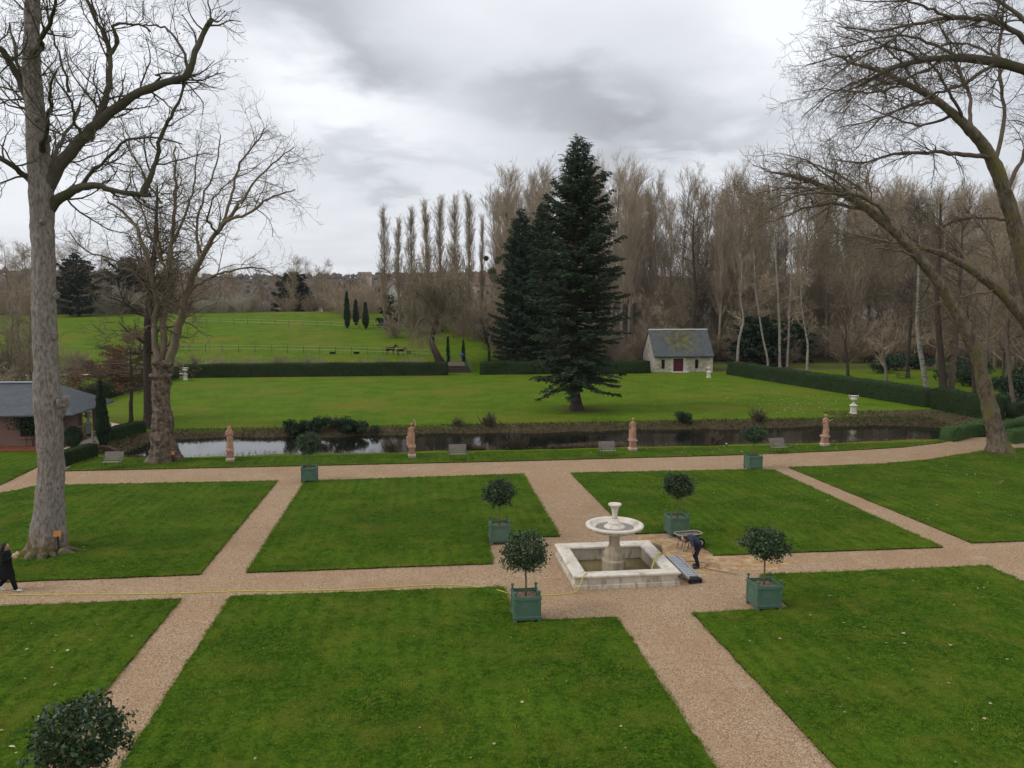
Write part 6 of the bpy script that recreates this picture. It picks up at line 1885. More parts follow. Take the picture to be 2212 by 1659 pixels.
def ragged_bush(base, w_, h, label, name, seed, n, leaf, mat='cypress_leaf', group=None, clumps=9):
    t = thing(name, label, 'bush', base, 0, group)
    rg = np.random.default_rng(seed)
    W_ = Wood(seed)
    cc = rg.normal(size=(clumps, 3)) * np.array([w_ * .42, w_ * .42, 0]) + np.stack([np.zeros(clumps), np.zeros(clumps), h * (.25 + .55 * rg.random(clumps))], 1)
    d = unit(cc + np.array([0, 0, .2]))
    W_.grow(np.zeros((clumps, 3)), d, np.linalg.norm(cc, axis=1), np.full(clumps, .03), 5, .06, (0, 0, .02), .4, 4)
    W_.build('stems', 'bark_dark', t)
    k = rg.integers(0, clumps, n)
    sz = (.22 + .26 * rg.random(clumps)) * h
    c = cc[k] + unit(rg.normal(size=(n, 3))) * (rg.random((n, 1)) ** .45) * sz[k][:, None] * np.array([1.15, 1.15, .85])
    c[:, 2] = np.maximum(c[:, 2], .03)
    v, q = leaf_cloud(rg, c, leaf, .5, up=.4)
    link('foliage', raw_mesh('foliage', v, q), mat, t)
bl = ['first ragged dark shrub on the far bank, left of the potted tree', 'smaller dark shrub between two taller ones on the far bank', 'tallest dark shrub on the far bank, behind the potted tree', 'dark broad shrub on the far bank right of the potted tree', 'rightmost of the dark shrubs clustered on the far bank', 'small dark shrub on the far bank beside the third statue']
for i, (px, Yd, rad, h) in enumerate(bank_yew):
    x_ = P(px, 950, Yd).x
    ragged_bush(Vector((x_, Yd, gz(x_, Yd) - .05)), rad * 1.2, h * 1.12, bl[i], 'dark_shrub', 420 + i, 1900, .15, clumps=8)
for (px, Yd, rad, h, lb) in ((155, 57.1, .62, 1.5, 'round clipped evergreen bush by the pavilion corner'), (2165, 66.5, .85, 1.9, 'rounded dark bush behind the leaning trunk'), (2207, 68, .6, 1.2, 'low rounded bush at the right edge')):
    x_ = P(px, 900, Yd).x
    columnar(Vector((x_, Yd, 0)), h, rad, lb, 'round_bush', 'bush', int(px), 1800, .16, lambda f: math.sqrt(max(0.02, 1 - (2 * f - 1) ** 2)), trunk_h=.08, tr_r=.06)
for i, (x_, y_, s_) in enumerate(((72, 112, 2.0), (77, 116, 2.2), (82, 118, 1.8), (74, 96, 2.4), (79, 100, 2.2), (70, 90, 2.0), (72, 84, 2.2), (66, 78, 2.0), (76, 86, 2.4), (82, 92, 2.6), (69, 74, 2.2), (86, 112, 2.4))):
    ragged_bush(Vector((x_, y_, 0)), s_ * 1.3, s_ * 1.3, 'loose dark evergreen bush at the edge of the right wood', 'evergreen_bush', 440 + i, 1500, .34, group='evergreen bushes of the right wood', clumps=11)
# ------------------------------------------------------------------ fountain
material('pale_stone', (0.72, 0.66, 0.57), (0.58, 0.52, 0.43), 2.2, 0.9, c3=(0.34, 0.30, 0.22), scale3=3.0, lo3=0.54, hi3=0.72, bump=0.4, bscale=12, spec=0.12)
material('stained_stone', (0.62, 0.56, 0.46), (0.46, 0.40, 0.31), 2.4, 0.95, c3=(0.20, 0.17, 0.115), scale3=3.4, lo3=0.52, hi3=0.70, stretch=(1.4, 1.4, .5), bump=0.4, bscale=10, spec=0.1)
material('wet_stone', (0.46, 0.39, 0.28), (0.32, 0.26, 0.175), 2.6, 0.8, c3=(0.20, 0.16, 0.10), scale3=2.4, lo3=0.55, hi3=0.72, stretch=(1.6, 1.6, .4), bump=0.4, bscale=10, spec=0.2)
material('algae_floor', (0.50, 0.42, 0.24), (0.34, 0.28, 0.15), 1.5, 0.8, c3=(0.42, 0.36, 0.24), scale3=.9, spec=.2)
material('wet_silt', (0.20, 0.165, 0.14), (0.26, 0.22, 0.19), 3, 0.3, spec=.4)
def pool_material():
    m = bpy.data.materials.new('pool_water'); m.use_nodes = True
    nt = m.node_tree; N, L = nt.nodes.new, nt.links.new
    nt.nodes.remove(nt.nodes['Principled BSDF'])
    out = nt.nodes['Material Output']
    gl = N('ShaderNodeBsdfGlossy'); gl.inputs['Roughness'].default_value = .02
    tr = N('ShaderNodeBsdfTransparent'); tr.inputs[0].default_value = (.86, .84, .74, 1)
    fr = N('ShaderNodeFresnel'); fr.inputs[0].default_value = 1.33
    mx = N('ShaderNodeMixShader')
    L(fr.outputs[0], mx.inputs[0]); L(tr.outputs[0], mx.inputs[1]); L(gl.outputs[0], mx.inputs[2]); L(mx.outputs[0], out.inputs[0])
    MATS['pool_water'] = m
pool_material()
def fountain():
    c = Vector((7.17, 27.2, 0))
    t = thing('fountain', 'pale stone fountain with round bowl over a square basin at the path crossing', 'fountain', c)
    H_, o_, i_ = 0.50, 1.88, 1.40
    # four walls and four mitred coping stones
    for k in range(4):
        rz = k * math.pi / 2
        m = MB()
        prof = [(o_, -.02), (o_, .13), (o_ - .03, .16), (o_ - .05, .16), (o_ - .05, H_ - .14), (i_ + .06, H_ - .14), (i_ + .06, -.14)]
        for sx in (-1, 1):
            for (d, z) in prof: m.v.append((sx * d, -d, z))
        n = len(prof)
        for j in range(n - 1): m.f.append([j, n + j, n + j + 1, j + 1])
        ob = m.build('basin_wall', 'stained_stone', t); ob.rotation_euler = (0, 0, rz)
        m = MB()
        prof = [(o_ - .05, H_ - .14), (o_ - .01, H_ - .12), (o_ + .035, H_ - .06), (o_ + .035, H_ - .02), (o_ + .01, H_ + .005), (o_ - .04, H_ + .02), (i_ + .05, H_ - .01), (i_ + .0, H_ - .04), (i_ + .0, H_ - .10), (i_ + .06, H_ - .14)]
        g = 0.006
        for sx in (-1, 1):
            for (d, z) in prof: m.v.append((sx * (d - g), -d, z))
        n = len(prof)
        for j in range(n): m.f.append([j, n + j, n + (j + 1) % n, (j + 1) % n])
        ob = m.build('coping_stone', 'pale_stone', t); ob.rotation_euler = (0, 0, rz)
    m = MB(); m.box((0, 0, -.13), (2 * i_ + .2, 2 * i_ + .2, .06)); fl = m.build('basin_floor', 'algae_floor', t)
    m = MB(); m.add([(-1.45, -1.45, -.045), (1.45, -1.45, -.045), (1.45, 1.45, -.045), (-1.45, 1.45, -.045)], [(0, 1, 2, 3)]); m.build('basin_water', 'pool_water', t)
    # pedestal: octagonal foot, tapering shoulder, fluted shaft
    m = MB(); m.lathe([(.46, -.10), (.46, .30), (.47, .33), (.47, .42), (.44, .45), (.44, .47)], 8, rot=R(22.5)); m.build('pedestal_foot', 'wet_stone', t, bevel=.008)
    m = MB(); m.lathe([(.40, .47), (.40, .66), (.38, .72), (.28, .86), (.22, .94), (.205, 1.0)], 8, rot=R(22.5)); m.build('pedestal_shoulder', 'wet_stone', t, bevel=.006)
    m = MB(); m.lathe([(.20, 1.0), (.195, 1.1), (.19, 1.40), (.21, 1.44), (.25, 1.48)], 32, flute=(12, .04)); m.build('pedestal_shaft', 'wet_stone', t, smooth=False)
    m = MB(); m.lathe([(.24, 1.38), (.42, 1.41), (.66, 1.47), (.86, 1.56), (.93, 1.62), (.95, 1.63), (1.03, 1.655), (1.075, 1.70), (1.07, 1.75), (1.02, 1.775), (.95, 1.775), (.90, 1.75), (.87, 1.71), (.80, 1.66), (.55, 1.61), (.1, 1.60)], 48)
    bw = m.build('bowl', 'pale_stone', t, smooth=True)
    for k in range(12):       # carved leaves under the rim
        a = k * math.pi / 6
        m = MB(); m.ball((math.cos(a) * .88, math.sin(a) * .88, 1.585), (.11, .11, .05), 8, 5); m.build('carved_leaf', 'stained_stone', bw, smooth=True)
    m = MB(); m.v += [(.70 * math.cos(a * math.pi / 16), .70 * math.sin(a * math.pi / 16), 1.655) for a in range(32)]; m.f.append(list(range(32))); m.build('bowl_silt', 'wet_silt', bw)
    m = MB(); m.lathe([(.40, 1.62), (.40, 1.66), (.36, 1.70), (.27, 1.74), (.24, 1.78), (.25, 1.81), (.20, 1.86), (.14, 1.92), (.12, 1.98)], 24); m.build('spout_base', 'pale_stone', t, smooth=True)
    m = MB(); m.lathe([(.12, 1.98), (.095, 2.05), (.09, 2.10), (.105, 2.12), (.10, 2.14), (.105, 2.2), (.135, 2.34), (.17, 2.42), (.23, 2.46), (.25, 2.49), (.24, 2.525), (.20, 2.535), (.12, 2.50), (.02, 2.48)], 24, flute=(10, .03)); m.build('spout_cup', 'pale_stone', t, smooth=True)
    m = MB(); m.box((-.62, -.42, -.02), (.26, .16, .14)); m.build('pump', 'dark_iron', t, bevel=.02)
fountain()

# ------------------------------------------------------------------ Versailles tubs with clipped standards
material('tub_green', (0.080, 0.148, 0.098), (0.062, 0.120, 0.080), 2.0, 0.6, c3=(0.115, 0.165, 0.125), scale3=3.5, lo3=.52, hi3=.72, spec=0.3, rand=.1)
material('tub_soil', (0.22, 0.165, 0.115), (0.14, 0.10, 0.07), 9, 1.0, bump=.8, spec=.05)
material('thin_bark', (0.20, 0.14, 0.09), (0.13, 0.09, 0.06), 6, .9)
def tub_tree(seed, crown=(.72, .72, .64), gappy=0.0):
    t = thing('potted_tree', 'x', 'potted tree')
    w_, h = .84, .86
    bx = bpy.data.objects.new('planter_box', None); COL.objects.link(bx); bx.parent = t
    for k in range(4):
        rz = k * math.pi / 2
        m = MB(); m.box((0, -w_ / 2 + .03, .10 + (h - .10) / 2), (w_ - .12, .035, h - .12)); o = m.build('side_panel', 'tub_green', bx); o.rotation_euler.z = rz
        m = MB()
        m.box((0, -w_ / 2 + .012, h - .07), (w_ - .09, .05, .10)); m.box((0, -w_ / 2 + .012, .20), (w_ - .09, .05, .045))
        o = m.build('rail', 'tub_green', bx, bevel=.006); o.rotation_euler.z = rz
        m = MB(); m.box((w_ / 2 - .045, -w_ / 2 + .045, h / 2 + .01), (.095, .095, h + .02)); o = m.build('corner_post', 'tub_green', bx, bevel=.008); o.rotation_euler.z = rz
        for z in (h - .07, .2):
            m = MB(); m.box((w_ / 2 - .045, -w_ / 2 + .045, z), (.13, .13, .05)); o2 = m.build('hinge_band', 'tub_green', bx, bevel=.006); o2.rotation_euler.z = rz
        m = MB(); m.lathe([(.03, 0), (.022, .035), (.022, .05), (.045, .075), (.055, .105), (.045, .135), (.012, .155)], 10, c=(w_ / 2 - .045, -w_ / 2 + .045, h + .02)); o3 = m.build('ball_finial', 'tub_green', bx, smooth=True); o3.rotation_euler.z = rz
    m = MB(); m.box((0, 0, h - .15), (w_ - .1, w_ - .1, .06))
    rg = np.random.default_rng(seed)
    for _ in range(16): m.ball((rg.uniform(-.3, .3), rg.uniform(-.3, .3), h - .13), (rg.uniform(.05, .12), rg.uniform(.05, .12), .035), 6, 4)
    m.build('soil', 'tub_soil', t, smooth=False)
    m = MB(); m.tube([(0, 0, h - .2), (.01, 0, h + .3), (-.01, .01, h + .75), (.0, 0, h + 1.05)], [.035, .03, .028, .02], 8); m.build('stem', 'thin_bark', t, smooth=True)
    cz = h + 1.25
    W_ = Wood(seed)
    st = np.tile(np.array([[0, 0, h + .72]]), (16, 1)) + rg.normal(size=(16, 3)) * .02
    d = unit(rg.normal(size=(16, 3)) * np.array([1, 1, .5]) + np.array([0, 0, 1.0]))
    p, r = W_.grow(st, d, np.full(16, .75), np.full(16, .014), 5, .12, (0, 0, .02), .4, 4)
    W_.branch([(p, r)], [dict(n=8, len=.3, ang=45, steps=3, wob=.15, rf=.6, rmin=.004, rmax=.008, sides=3, t0=.3)])
    W_.build('crown_twigs', 'thin_bark', t)
    n = 4600
    dirs = unit(rg.normal(size=(n, 3)))
    rad = .42 + .58 * rg.random(n) ** .6
    c = dirs * rad[:, None]
    lump = 1 + .16 * waves(dirs * 3.2, 1.4, seed) + .10 * waves(dirs * 3.2, 3.4, seed + 2)
    c = c * lump[:, None] + rg.normal(size=c.shape) * .045
    c[:, 2] = np.where(c[:, 2] < 0, c[:, 2] * .78, c[:, 2])
    if gappy > 0: c = c[waves(c * 3, 2.6, seed + 7) > -1.0 + gappy]
    c = c * np.array(crown)[None] + np.array([0, 0, cz])
    stray = unit(rg.normal(size=(60, 3))) * (1.02 + .22 * rg.random((60, 1))) * np.array(crown)[None] * np.array([1, 1, .8]) + np.array([0, 0, cz])
    c = np.concatenate([c, np.repeat(stray, 5, 0) + rg.normal(size=(300, 3)) * .05])
    v, q = leaf_cloud(rg, c, .092, .5, up=.1)
    link('crown', raw_mesh('crown', v, q), 'holly_leaf', t)
    return t
tub_a, tub_b, tub_c, tub_d = tub_tree(501, (.66, .66, .60), .15), tub_tree(503, (.70, .70, .66), .40), tub_tree(505, (.73, .73, .56), .15), tub_tree(507, (.62, .62, .56), .2)
tubs = [(tub_b, 3.27, 22.98 + .12, 1.0, 0, 'potted clipped tree in a green box left of the fountain, nearest the camera'),
        (tub_c, 11.1, 22.98 + .12, 1.0, 1.5708, 'potted clipped tree in a green box at the right lawn corner, nearest the right'),
        (tub_a, 3.3, 31.2, .98, 3.1416, 'potted clipped tree in a green box behind the fountain, left side'),
        (tub_d, 11.0, 31.3, 1.02, 0, 'potted clipped tree in a green box behind the fountain, next to the wheelbarrow'),
        (tub_b, -6.15, 43.95, 1.0, 1.5708, 'potted clipped tree in a green box on the far path, left'),
        (tub_c, 20.25, 44.15, 1.0, 3.1416, 'potted clipped tree in a green box on the far path, right'),
        (tub_b, -5.85, 13.45, 1.06, 4.71, 'potted tree cut off by the bottom left corner of the picture')]
for proto, x, y, s_, rz, lb in tubs:
    place(proto, (x, y, 0.0), rz, s_, lb, 'clipped trees in green Versailles tubs', 'potted tree')

# ------------------------------------------------------------------ figures: bodies built as one continuous skin
def skin_mesh(name, mb, voxel, smooth_it=3):
    me = raw_mesh(name, mb.v, mb.f)
    o = bpy.data.objects.new('tmp', me)
    COL.objects.link(o)
    r_ = o.modifiers.new('r', 'REMESH'); r_.mode = 'VOXEL'; r_.voxel_size = voxel
    s_ = o.modifiers.new('s', 'SMOOTH'); s_.factor = .5; s_.iterations = smooth_it
    dg = bpy.context.evaluated_depsgraph_get()
    out = bpy.data.meshes.new_from_object(o.evaluated_get(dg))
    bpy.data.objects.remove(o)
    out.name = name
    return out
def chain(mb, pts, n=10):
    """capsule chain: (x,y,z,r) joints"""
    for i in range(len(pts) - 1):
        mb.tube([p[:3] for p in pts[i:i + 2]], [pts[i][3], pts[i + 1][3]], n)
    for p in pts: mb.ball(p[:3], p[3], n, 8)
def robe(mb, rings, n=40, folds=11, amp=.10, seed=0):
    """draped cloth: rings of (cx, cy, z, rx, ry)"""
    rg = random.Random(seed)
    ph = [rg.uniform(0, 6.28) for _ in range(4)]
    base = len(mb.v)
    for j, (cx, cy, z, rx, ry) in enumerate(rings):
        f = 1 - j / (len(rings) - 1)
        for k in range(n):
            a = 2 * math.pi * k / n
            s_ = 1 + amp * (0.35 + f) * (.6 * math.sin(folds * a + ph[0] + j * .12) + .4 * math.sin((folds - 4) * a + ph[1] - j * .2))
            mb.v.append((cx + rx * s_ * math.cos(a), cy + ry * s_ * math.sin(a), z))
    m = len(rings)
    for j in range(m - 1):
        for k in range(n):
            a, b = base + j * n + k, base + j * n + (k + 1) % n
            mb.f.append([a, b, b + n, a + n])
    mb.f.append([base + k for k in range(n)][::-1]); mb.f.append([base + (m - 1) * n + k for k in range(n)])
def hand(mb, wrist, direction, palm_n, s_=1.0, curl=.5, r=.0095):
    w_, d, nrm = Vector(wrist), Vector(direction).normalized(), Vector(palm_n).normalized()
    side = d.cross(nrm).normalized()
    mb.tube([w_, w_ + d * .05 * s_, w_ + d * .09 * s_], [.026 * s_, .036 * s_, .034 * s_], 8)
    for k, ln in enumerate((.068, .078, .072, .056)):
        o = w_ + d * .085 * s_ + side * (.027 - .018 * k) * s_
        a = o + (d * math.cos(curl) + nrm * math.sin(curl)) * ln * .5 * s_
        b = a + (d * math.cos(curl * 2.2) + nrm * math.sin(curl * 2.2)) * ln * .5 * s_
        mb.tube([o, a, b], [r * 1.1, r, r * .9], 6)
    o = w_ + d * .03 * s_ + side * .03 * s_
    a = o + (d * .7 + side * .7 + nrm * .3).normalized() * .035 * s_
    mb.tube([o, a, a + (d + nrm * .5).normalized() * .03 * s_], [r * 1.3, r * 1.15, r], 6)
def head(mb, c, r, look=(0, -1, 0), up=(0, 0, 1)):
    """skull with face relief: brow, nose, mouth, chin, ears"""
    c, L_, U = Vector(c), Vector(look).normalized(), Vector(up).normalized()
    S_ = L_.cross(U).normalized(); U = S_.cross(L_).normalized()
    B = len(mb.v)
    mb.ball((0, 0, 0), (r * .80, r * .98, r * 1.15), 14, 11)
    for i in range(B, len(mb.v)):
        x, y, z = mb.v[i]
        if z < -r * .3: x *= .84; y = y * .93 - r * .06
        mb.v[i] = tuple(c + S_ * x - L_ * y + U * z)
    P_ = lambda s_, f, u: c + S_ * (s_ * r) + L_ * (f * r) + U * (u * r)
    mb.tube([P_(0, .95, .22), P_(0, 1.17, -.14), P_(0, .98, -.24)], [.06 * r, .14 * r, .12 * r], 6)
    mb.tube([P_(-.42, .86, .24), P_(0, 1.0, .27), P_(.42, .86, .24)], .09 * r, 6)
    mb.tube([P_(-.25, .90, -.5), P_(0, .98, -.5), P_(.25, .90, -.5)], .085 * r, 6)
    mb.ball(P_(0, .78, -.86), .22 * r, 8, 6)
    for s_ in (-1, 1):
        mb.ball(P_(s_ * .34, .82, .04), .12 * r, 6, 5)
        mb.ball(P_(s_ * .84, 0.0, -.05), (.10 * r, .16 * r, .24 * r), 6, 5)
material('terracotta', (0.46, 0.255, 0.175), (0.36, 0.195, 0.135), 3.5, 0.9, c3=(0.54, 0.40, 0.30), scale3=2.2, lo3=.52, hi3=.72, bump=.25, bscale=16, spec=.12)
material('pink_plinth', (0.42, 0.215, 0.155), (0.34, 0.175, 0.125), 4, 0.9, c3=(0.50, 0.36, 0.28), scale3=2.5, lo3=.55, hi3=.7, spec=.1)
material('pale_plinth', (0.52, 0.40, 0.31), (0.44, 0.32, 0.25), 4, .9)
def plinth(t, h=.74, w_=.50):
    m = MB(); m.lathe([(w_ * .70, 0), (w_ * .70, .07), (w_ * .74, .07), (w_ * .74, .16), (w_ * .66, .19), (w_ * .60, .22)], 4, rot=R(45)); m.build('plinth_base', 'pale_plinth', t, bevel=.008)
    m = MB(); m.lathe([(w_ * .56, .22), (w_ * .55, h - .14)], 4, rot=R(45)); d = m.build('plinth_die', 'pink_plinth', t, bevel=.006)
    for k in range(4):
        m = MB(); m.box((0, -w_ * .395, (h + .08) / 2), (w_ * .5, .02, h - .46)); o = m.build('panel', 'pink_plinth', d, bevel=.006); o.rotation_euler.z = k * math.pi / 2
    m = MB(); m.lathe([(w_ * .56, h - .14), (w_ * .64, h - .10), (w_ * .74, h - .06), (w_ * .74, h), (w_ * .6, h)], 4, rot=R(45)); m.build('plinth_cap', 'pale_plinth', t, bevel=.006)
def statue(x, y, rz, label, kind):
    t = thing('statue', label, 'statue', (x, y, .05), rz, 'terracotta statues along the river')
    plinth(t)
    z0 = .74
    mb = MB()
    mb.lathe([(.26, z0), (.26, z0 + .06), (.20, z0 + .08)], 16)
    Z = lambda v: z0 + .05 + v
    # looking along local -y; cloth from foot to shoulder
    sway = {'veiled': .02, 'raised': .05, 'column': -.03, 'child': .03}[kind]
    rings = [(0, 0, Z(.0), .20, .17), (0, 0, Z(.10), .19, .16), (sway, 0, Z(.35), .175, .145), (sway, 0, Z(.60), .17, .14), (sway * .8, 0, Z(.78), .175, .14), (0, 0, Z(.90), .135, .11), (0, 0, Z(1.02), .15, .12), (0, .0, Z(1.13), .175, .11), (0, .0, Z(1.19), .12, .085), (0, 0, Z(1.22), .06, .06)]
    robe(mb, rings, n=64, folds={'veiled': 13, 'raised': 10, 'column': 12, 'child': 9}[kind], amp=.22, seed=len(kind))
    chain(mb, [(0, 0, Z(1.18), .05), (0, -.01, Z(1.28), .048)])
    hr = .085
    lk = {'veiled': (.3, -1, -.2), 'raised': (-.4, -1, 0), 'column': (-.5, -1, -.1), 'child': (.7, -.7, -.15)}[kind]
    head(mb, (0, -.015, Z(1.37)), hr, lk)
    mb.ball((0, .03, Z(1.40)), (.088, .095, .085), 12, 8)     # hair
    if kind != 'veiled': mb.ball((0, .11, Z(1.38)), .045, 8, 6)
    sh = .165
    if kind == 'veiled':
        robe(mb, [(0, .02, Z(1.05), .19, .13), (0, .02, Z(1.18), .17, .12), (0, .03, Z(1.30), .115, .11), (0, .02, Z(1.42), .10, .105), (0, .01, Z(1.49), .05, .05)], folds=7, amp=.06)
        for s_ in (-1, 1):
            chain(mb, [(s_ * sh, 0, Z(1.12), .06), (s_ * .20, -.06, Z(.90), .05), (-s_ * .05, -.17, Z(1.0 + .04 * s_), .038)])
            hand(mb, (-s_ * .05, -.17, Z(1.0 + .04 * s_)), (-s_, -.2, .35), (0, 1, 0), .9, .5, .012)
    elif kind == 'raised':
        chain(mb, [(-sh, 0, Z(1.13), .058), (-.24, .02, Z(1.30), .048), (-.27, -.02, Z(1.48), .042), (-.19, -.04, Z(1.64), .034)])
        hand(mb, (-.19, -.04, Z(1.64)), (.8, -.1, .3), (0, 0, -1), .95, .9, .013)
        chain(mb, [(sh, 0, Z(1.12), .056), (.22, .0, Z(.88), .047), (.25, -.03, Z(.66), .036)])
        hand(mb, (.25, -.03, Z(.66)), (.1, -.1, -1), (-1, 0, 0), .95, .3, .013)
        mb.lathe([(.10, Z(0)), (.09, Z(.08)), (.075, Z(.12)), (.07, Z(.42)), (.10, Z(.48)), (.11, Z(.54)), (.09, Z(.58))], 14, c=(.27, -.02, 0))
        robe(mb, [(-.15, .02, Z(.25), .05, .05), (-.17, .02, Z(.5), .045, .05), (-.16, .02, Z(.85), .03, .04)], n=16, folds=5, amp=.1)
    elif kind == 'column':
        chain(mb, [(sh, 0, Z(1.12), .058), (.22, .02, Z(.90), .048), (.20, -.06, Z(.70), .037)])
        hand(mb, (.20, -.06, Z(.70)), (-.2, -.5, -1), (-1, 0, 0), .95, .4, .013)
        chain(mb, [(-sh, 0, Z(1.12), .058), (-.20, -.02, Z(.92), .048), (-.08, -.16, Z(.86), .037)])
        hand(mb, (-.08, -.16, Z(.86)), (1, -.2, 0), (0, 1, 0), .95, .5, .013)
        mb.lathe([(.09, Z(0)), (.09, Z(.06)), (.065, Z(.09)), (.06, Z(.52)), (.09, Z(.56)), (.09, Z(.62))], 12, c=(.20, -.05, 0))
        robe(mb, [(.16, -.02, Z(.28), .07, .08), (.17, -.02, Z(.45), .06, .07), (.18, -.03, Z(.66), .04, .05)], n=16, folds=5, amp=.12)
    else:
        chain(mb, [(sh, 0, Z(1.12), .056), (.27, -.05, Z(.98), .045), (.40, -.10, Z(1.06), .034)])
        hand(mb, (.40, -.10, Z(1.06)), (1, -.2, .25), (0, 0, 1), .95, .3, .013)
        chain(mb, [(-sh, 0, Z(1.12), .058), (-.21, -.06, Z(.92), .048), (.02, -.17, Z(.90), .037)])
        hand(mb, (.02, -.17, Z(.90)), (1, 0, 0), (0, 1, 0), .95, .5, .013)
        # the child at her side
        robe(mb, [(.21, -.03, Z(0), .075, .07), (.215, -.03, Z(.15), .07, .065), (.20, -.03, Z(.32), .06, .055), (.20, -.03, Z(.44), .065, .05), (.20, -.03, Z(.49), .03, .03)], n=20, folds=6, amp=.1)
        head(mb, (.20, -.04, Z(.555)), .058, (-.5, -.6, .5))
        chain(mb, [(.25, -.03, Z(.45), .028), (.29, -.06, Z(.34), .022), (.25, -.11, Z(.28), .018)])
        chain(mb, [(.15, -.03, Z(.45), .028), (.11, -.08, Z(.54), .022), (.10, -.10, Z(.62), .018)])
    link('figure', skin_mesh('figure', mb, .015, 1), 'terracotta', t, smooth=True)
statue(-12.0, 50.45, R(8), 'terracotta statue of a veiled woman with arms folded, leftmost by the river', 'veiled')
statue(-0.45, 50.4, R(180), 'terracotta statue seen from behind with one arm raised overhead', 'raised')
statue(14.65, 51.0, R(186), 'terracotta statue seen from behind leaning on a short draped column', 'column')
statue(28.75, 51.1, R(6), 'terracotta statue with outstretched hand and a child at her side, rightmost', 'child')

# ------------------------------------------------------------------ garden benches
material('bench_wood', (0.26, 0.23, 0.20), (0.19, 0.165, 0.145), 4, .9, stretch=(.6, 3, 3), spec=.15)
material('bench_iron', (0.055, 0.055, 0.052), None, rough=.6, spec=.3)
def make_bench():
    t = thing('garden_bench', 'x', 'bench')
    w_ = 1.12
    for k in range(9):
        z, y = .48 + k * .058, .20 + k * .022
        m = MB(); m.box((0, y, z), (w_, .022, .044), rx=R(-20)); m.build('back_slat', 'bench_wood', t)
    for k in range(6):
        m = MB(); m.box((0, -.24 + k * .075, .42 - .004 * k), (w_, .058, .024)); m.build('seat_slat', 'bench_wood', t)
    for s_ in (-1, 1):
        x = s_ * (w_ / 2 - .04)
        m = MB(); m.tube([(x, -.26, 0), (x, -.24, .4), (x, -.26, .62)], .016, 6); m.build('leg', 'bench_iron', t)
        m = MB(); m.tube([(x, .28, 0), (x, .18, .42), (x, .40, .98)], .016, 6); m.build('leg', 'bench_iron', t)
        m = MB(); m.tube([(x, -.28, .62), (x, -.05, .645), (x, .27, .64)], .018, 6); m.build('armrest', 'bench_iron', t)
        m = MB(); m.tube([(x, -.25, .39), (x, .19, .39)], .014, 6); m.build('seat_bearer', 'bench_iron', t)
    return t
bench = make_bench()
for x, y, rz, lb in ((-18.6, 48.95, -4, 'slatted garden bench at the far left beside the low square hedge'), (2.5, 49.0, 0, 'slatted garden bench by the river right of the arm-raising statue'), (12.4, 49.0, 4, 'slatted garden bench by the river left of the draped column statue'), (24.2, 48.85, 5, 'slatted garden bench by the river behind the right far-path planter')):
    place(bench, (x, y, .045), R(rz), 1.0, lb, 'slatted garden benches', 'bench')

# ------------------------------------------------------------------ white urns on pedestals
material('urn_white', (0.66, 0.62, 0.54), (0.56, 0.51, 0.42), 3, .85, c3=(0.40, 0.35, 0.26), scale3=4, lo3=.6, hi3=.78, spec=.15)
def make_urn():
    t = thing('garden_urn', 'x', 'urn')
    m = MB(); m.lathe([(.42, 0), (.42, .08), (.37, .11), (.34, .15)], 4, rot=R(45)); m.build('pedestal_base', 'urn_white', t, bevel=.01)
    m = MB(); m.lathe([(.31, .15), (.29, .72)], 4, rot=R(45)); d = m.build('pedestal_shaft', 'urn_white', t, bevel=.006)
    for k in range(4):
        m = MB(); m.box((0, -.216, .44), (.26, .02, .40)); o = m.build('panel', 'urn_white', d, bevel=.005); o.rotation_euler.z = k * math.pi / 2
    m = MB(); m.lathe([(.33, .72), (.43, .77), (.43, .81), (.33, .86), (.15, 1.0), (.13, 1.03)], 4, rot=R(45)); m.build('pedestal_cap', 'urn_white', t, bevel=.008)
    m = MB(); m.lathe([(.14, 1.03), (.13, 1.06), (.07, 1.11), (.065, 1.16), (.12, 1.20), (.24, 1.27), (.31, 1.36), (.325, 1.44), (.29, 1.50), (.235, 1.54), (.225, 1.60), (.27, 1.66), (.34, 1.69), (.35, 1.72), (.31, 1.73), (.22, 1.68), (.02, 1.62)], 28); m.build('vase', 'urn_white', t, smooth=True)
    for s_ in (-1, 1):
        pts = [(s_ * .30, 0, 1.42), (s_ * .40, 0, 1.48), (s_ * .43, 0, 1.58), (s_ * .40, 0, 1.68), (s_ * .44, 0, 1.75), (s_ * .40, 0, 1.79), (s_ * .35, 0, 1.75)]
        m = MB(); m.tube(pts, [.035, .032, .028, .028, .03, .03, .025], 8); m.build('handle', 'urn_white', t, smooth=True)
    return t
urn = make_urn()
uL, uR, uC = G(193, 936), G(1843, 894), G(1531, 816)
place(urn, uL, R(20), 1.0, 'white two-handled urn on a pedestal beside the pavilion', 'white urns on pedestals', 'urn')
place(urn, uR, R(-12), 1.0, 'white two-handled urn on a pedestal above the river, before the right hedge', 'white urns on pedestals', 'urn')
place(urn, uC, R(0), 1.0, 'white urn on a pedestal in front of the stone cottage', 'white urns on pedestals', 'urn')
x_ = P(400, 800, 112.5).x
place(urn, (x_, 112.5, 0), 0, 1.0, 'white urn half hidden by brown beech leaves before the long hedge', 'white urns on pedestals', 'urn')

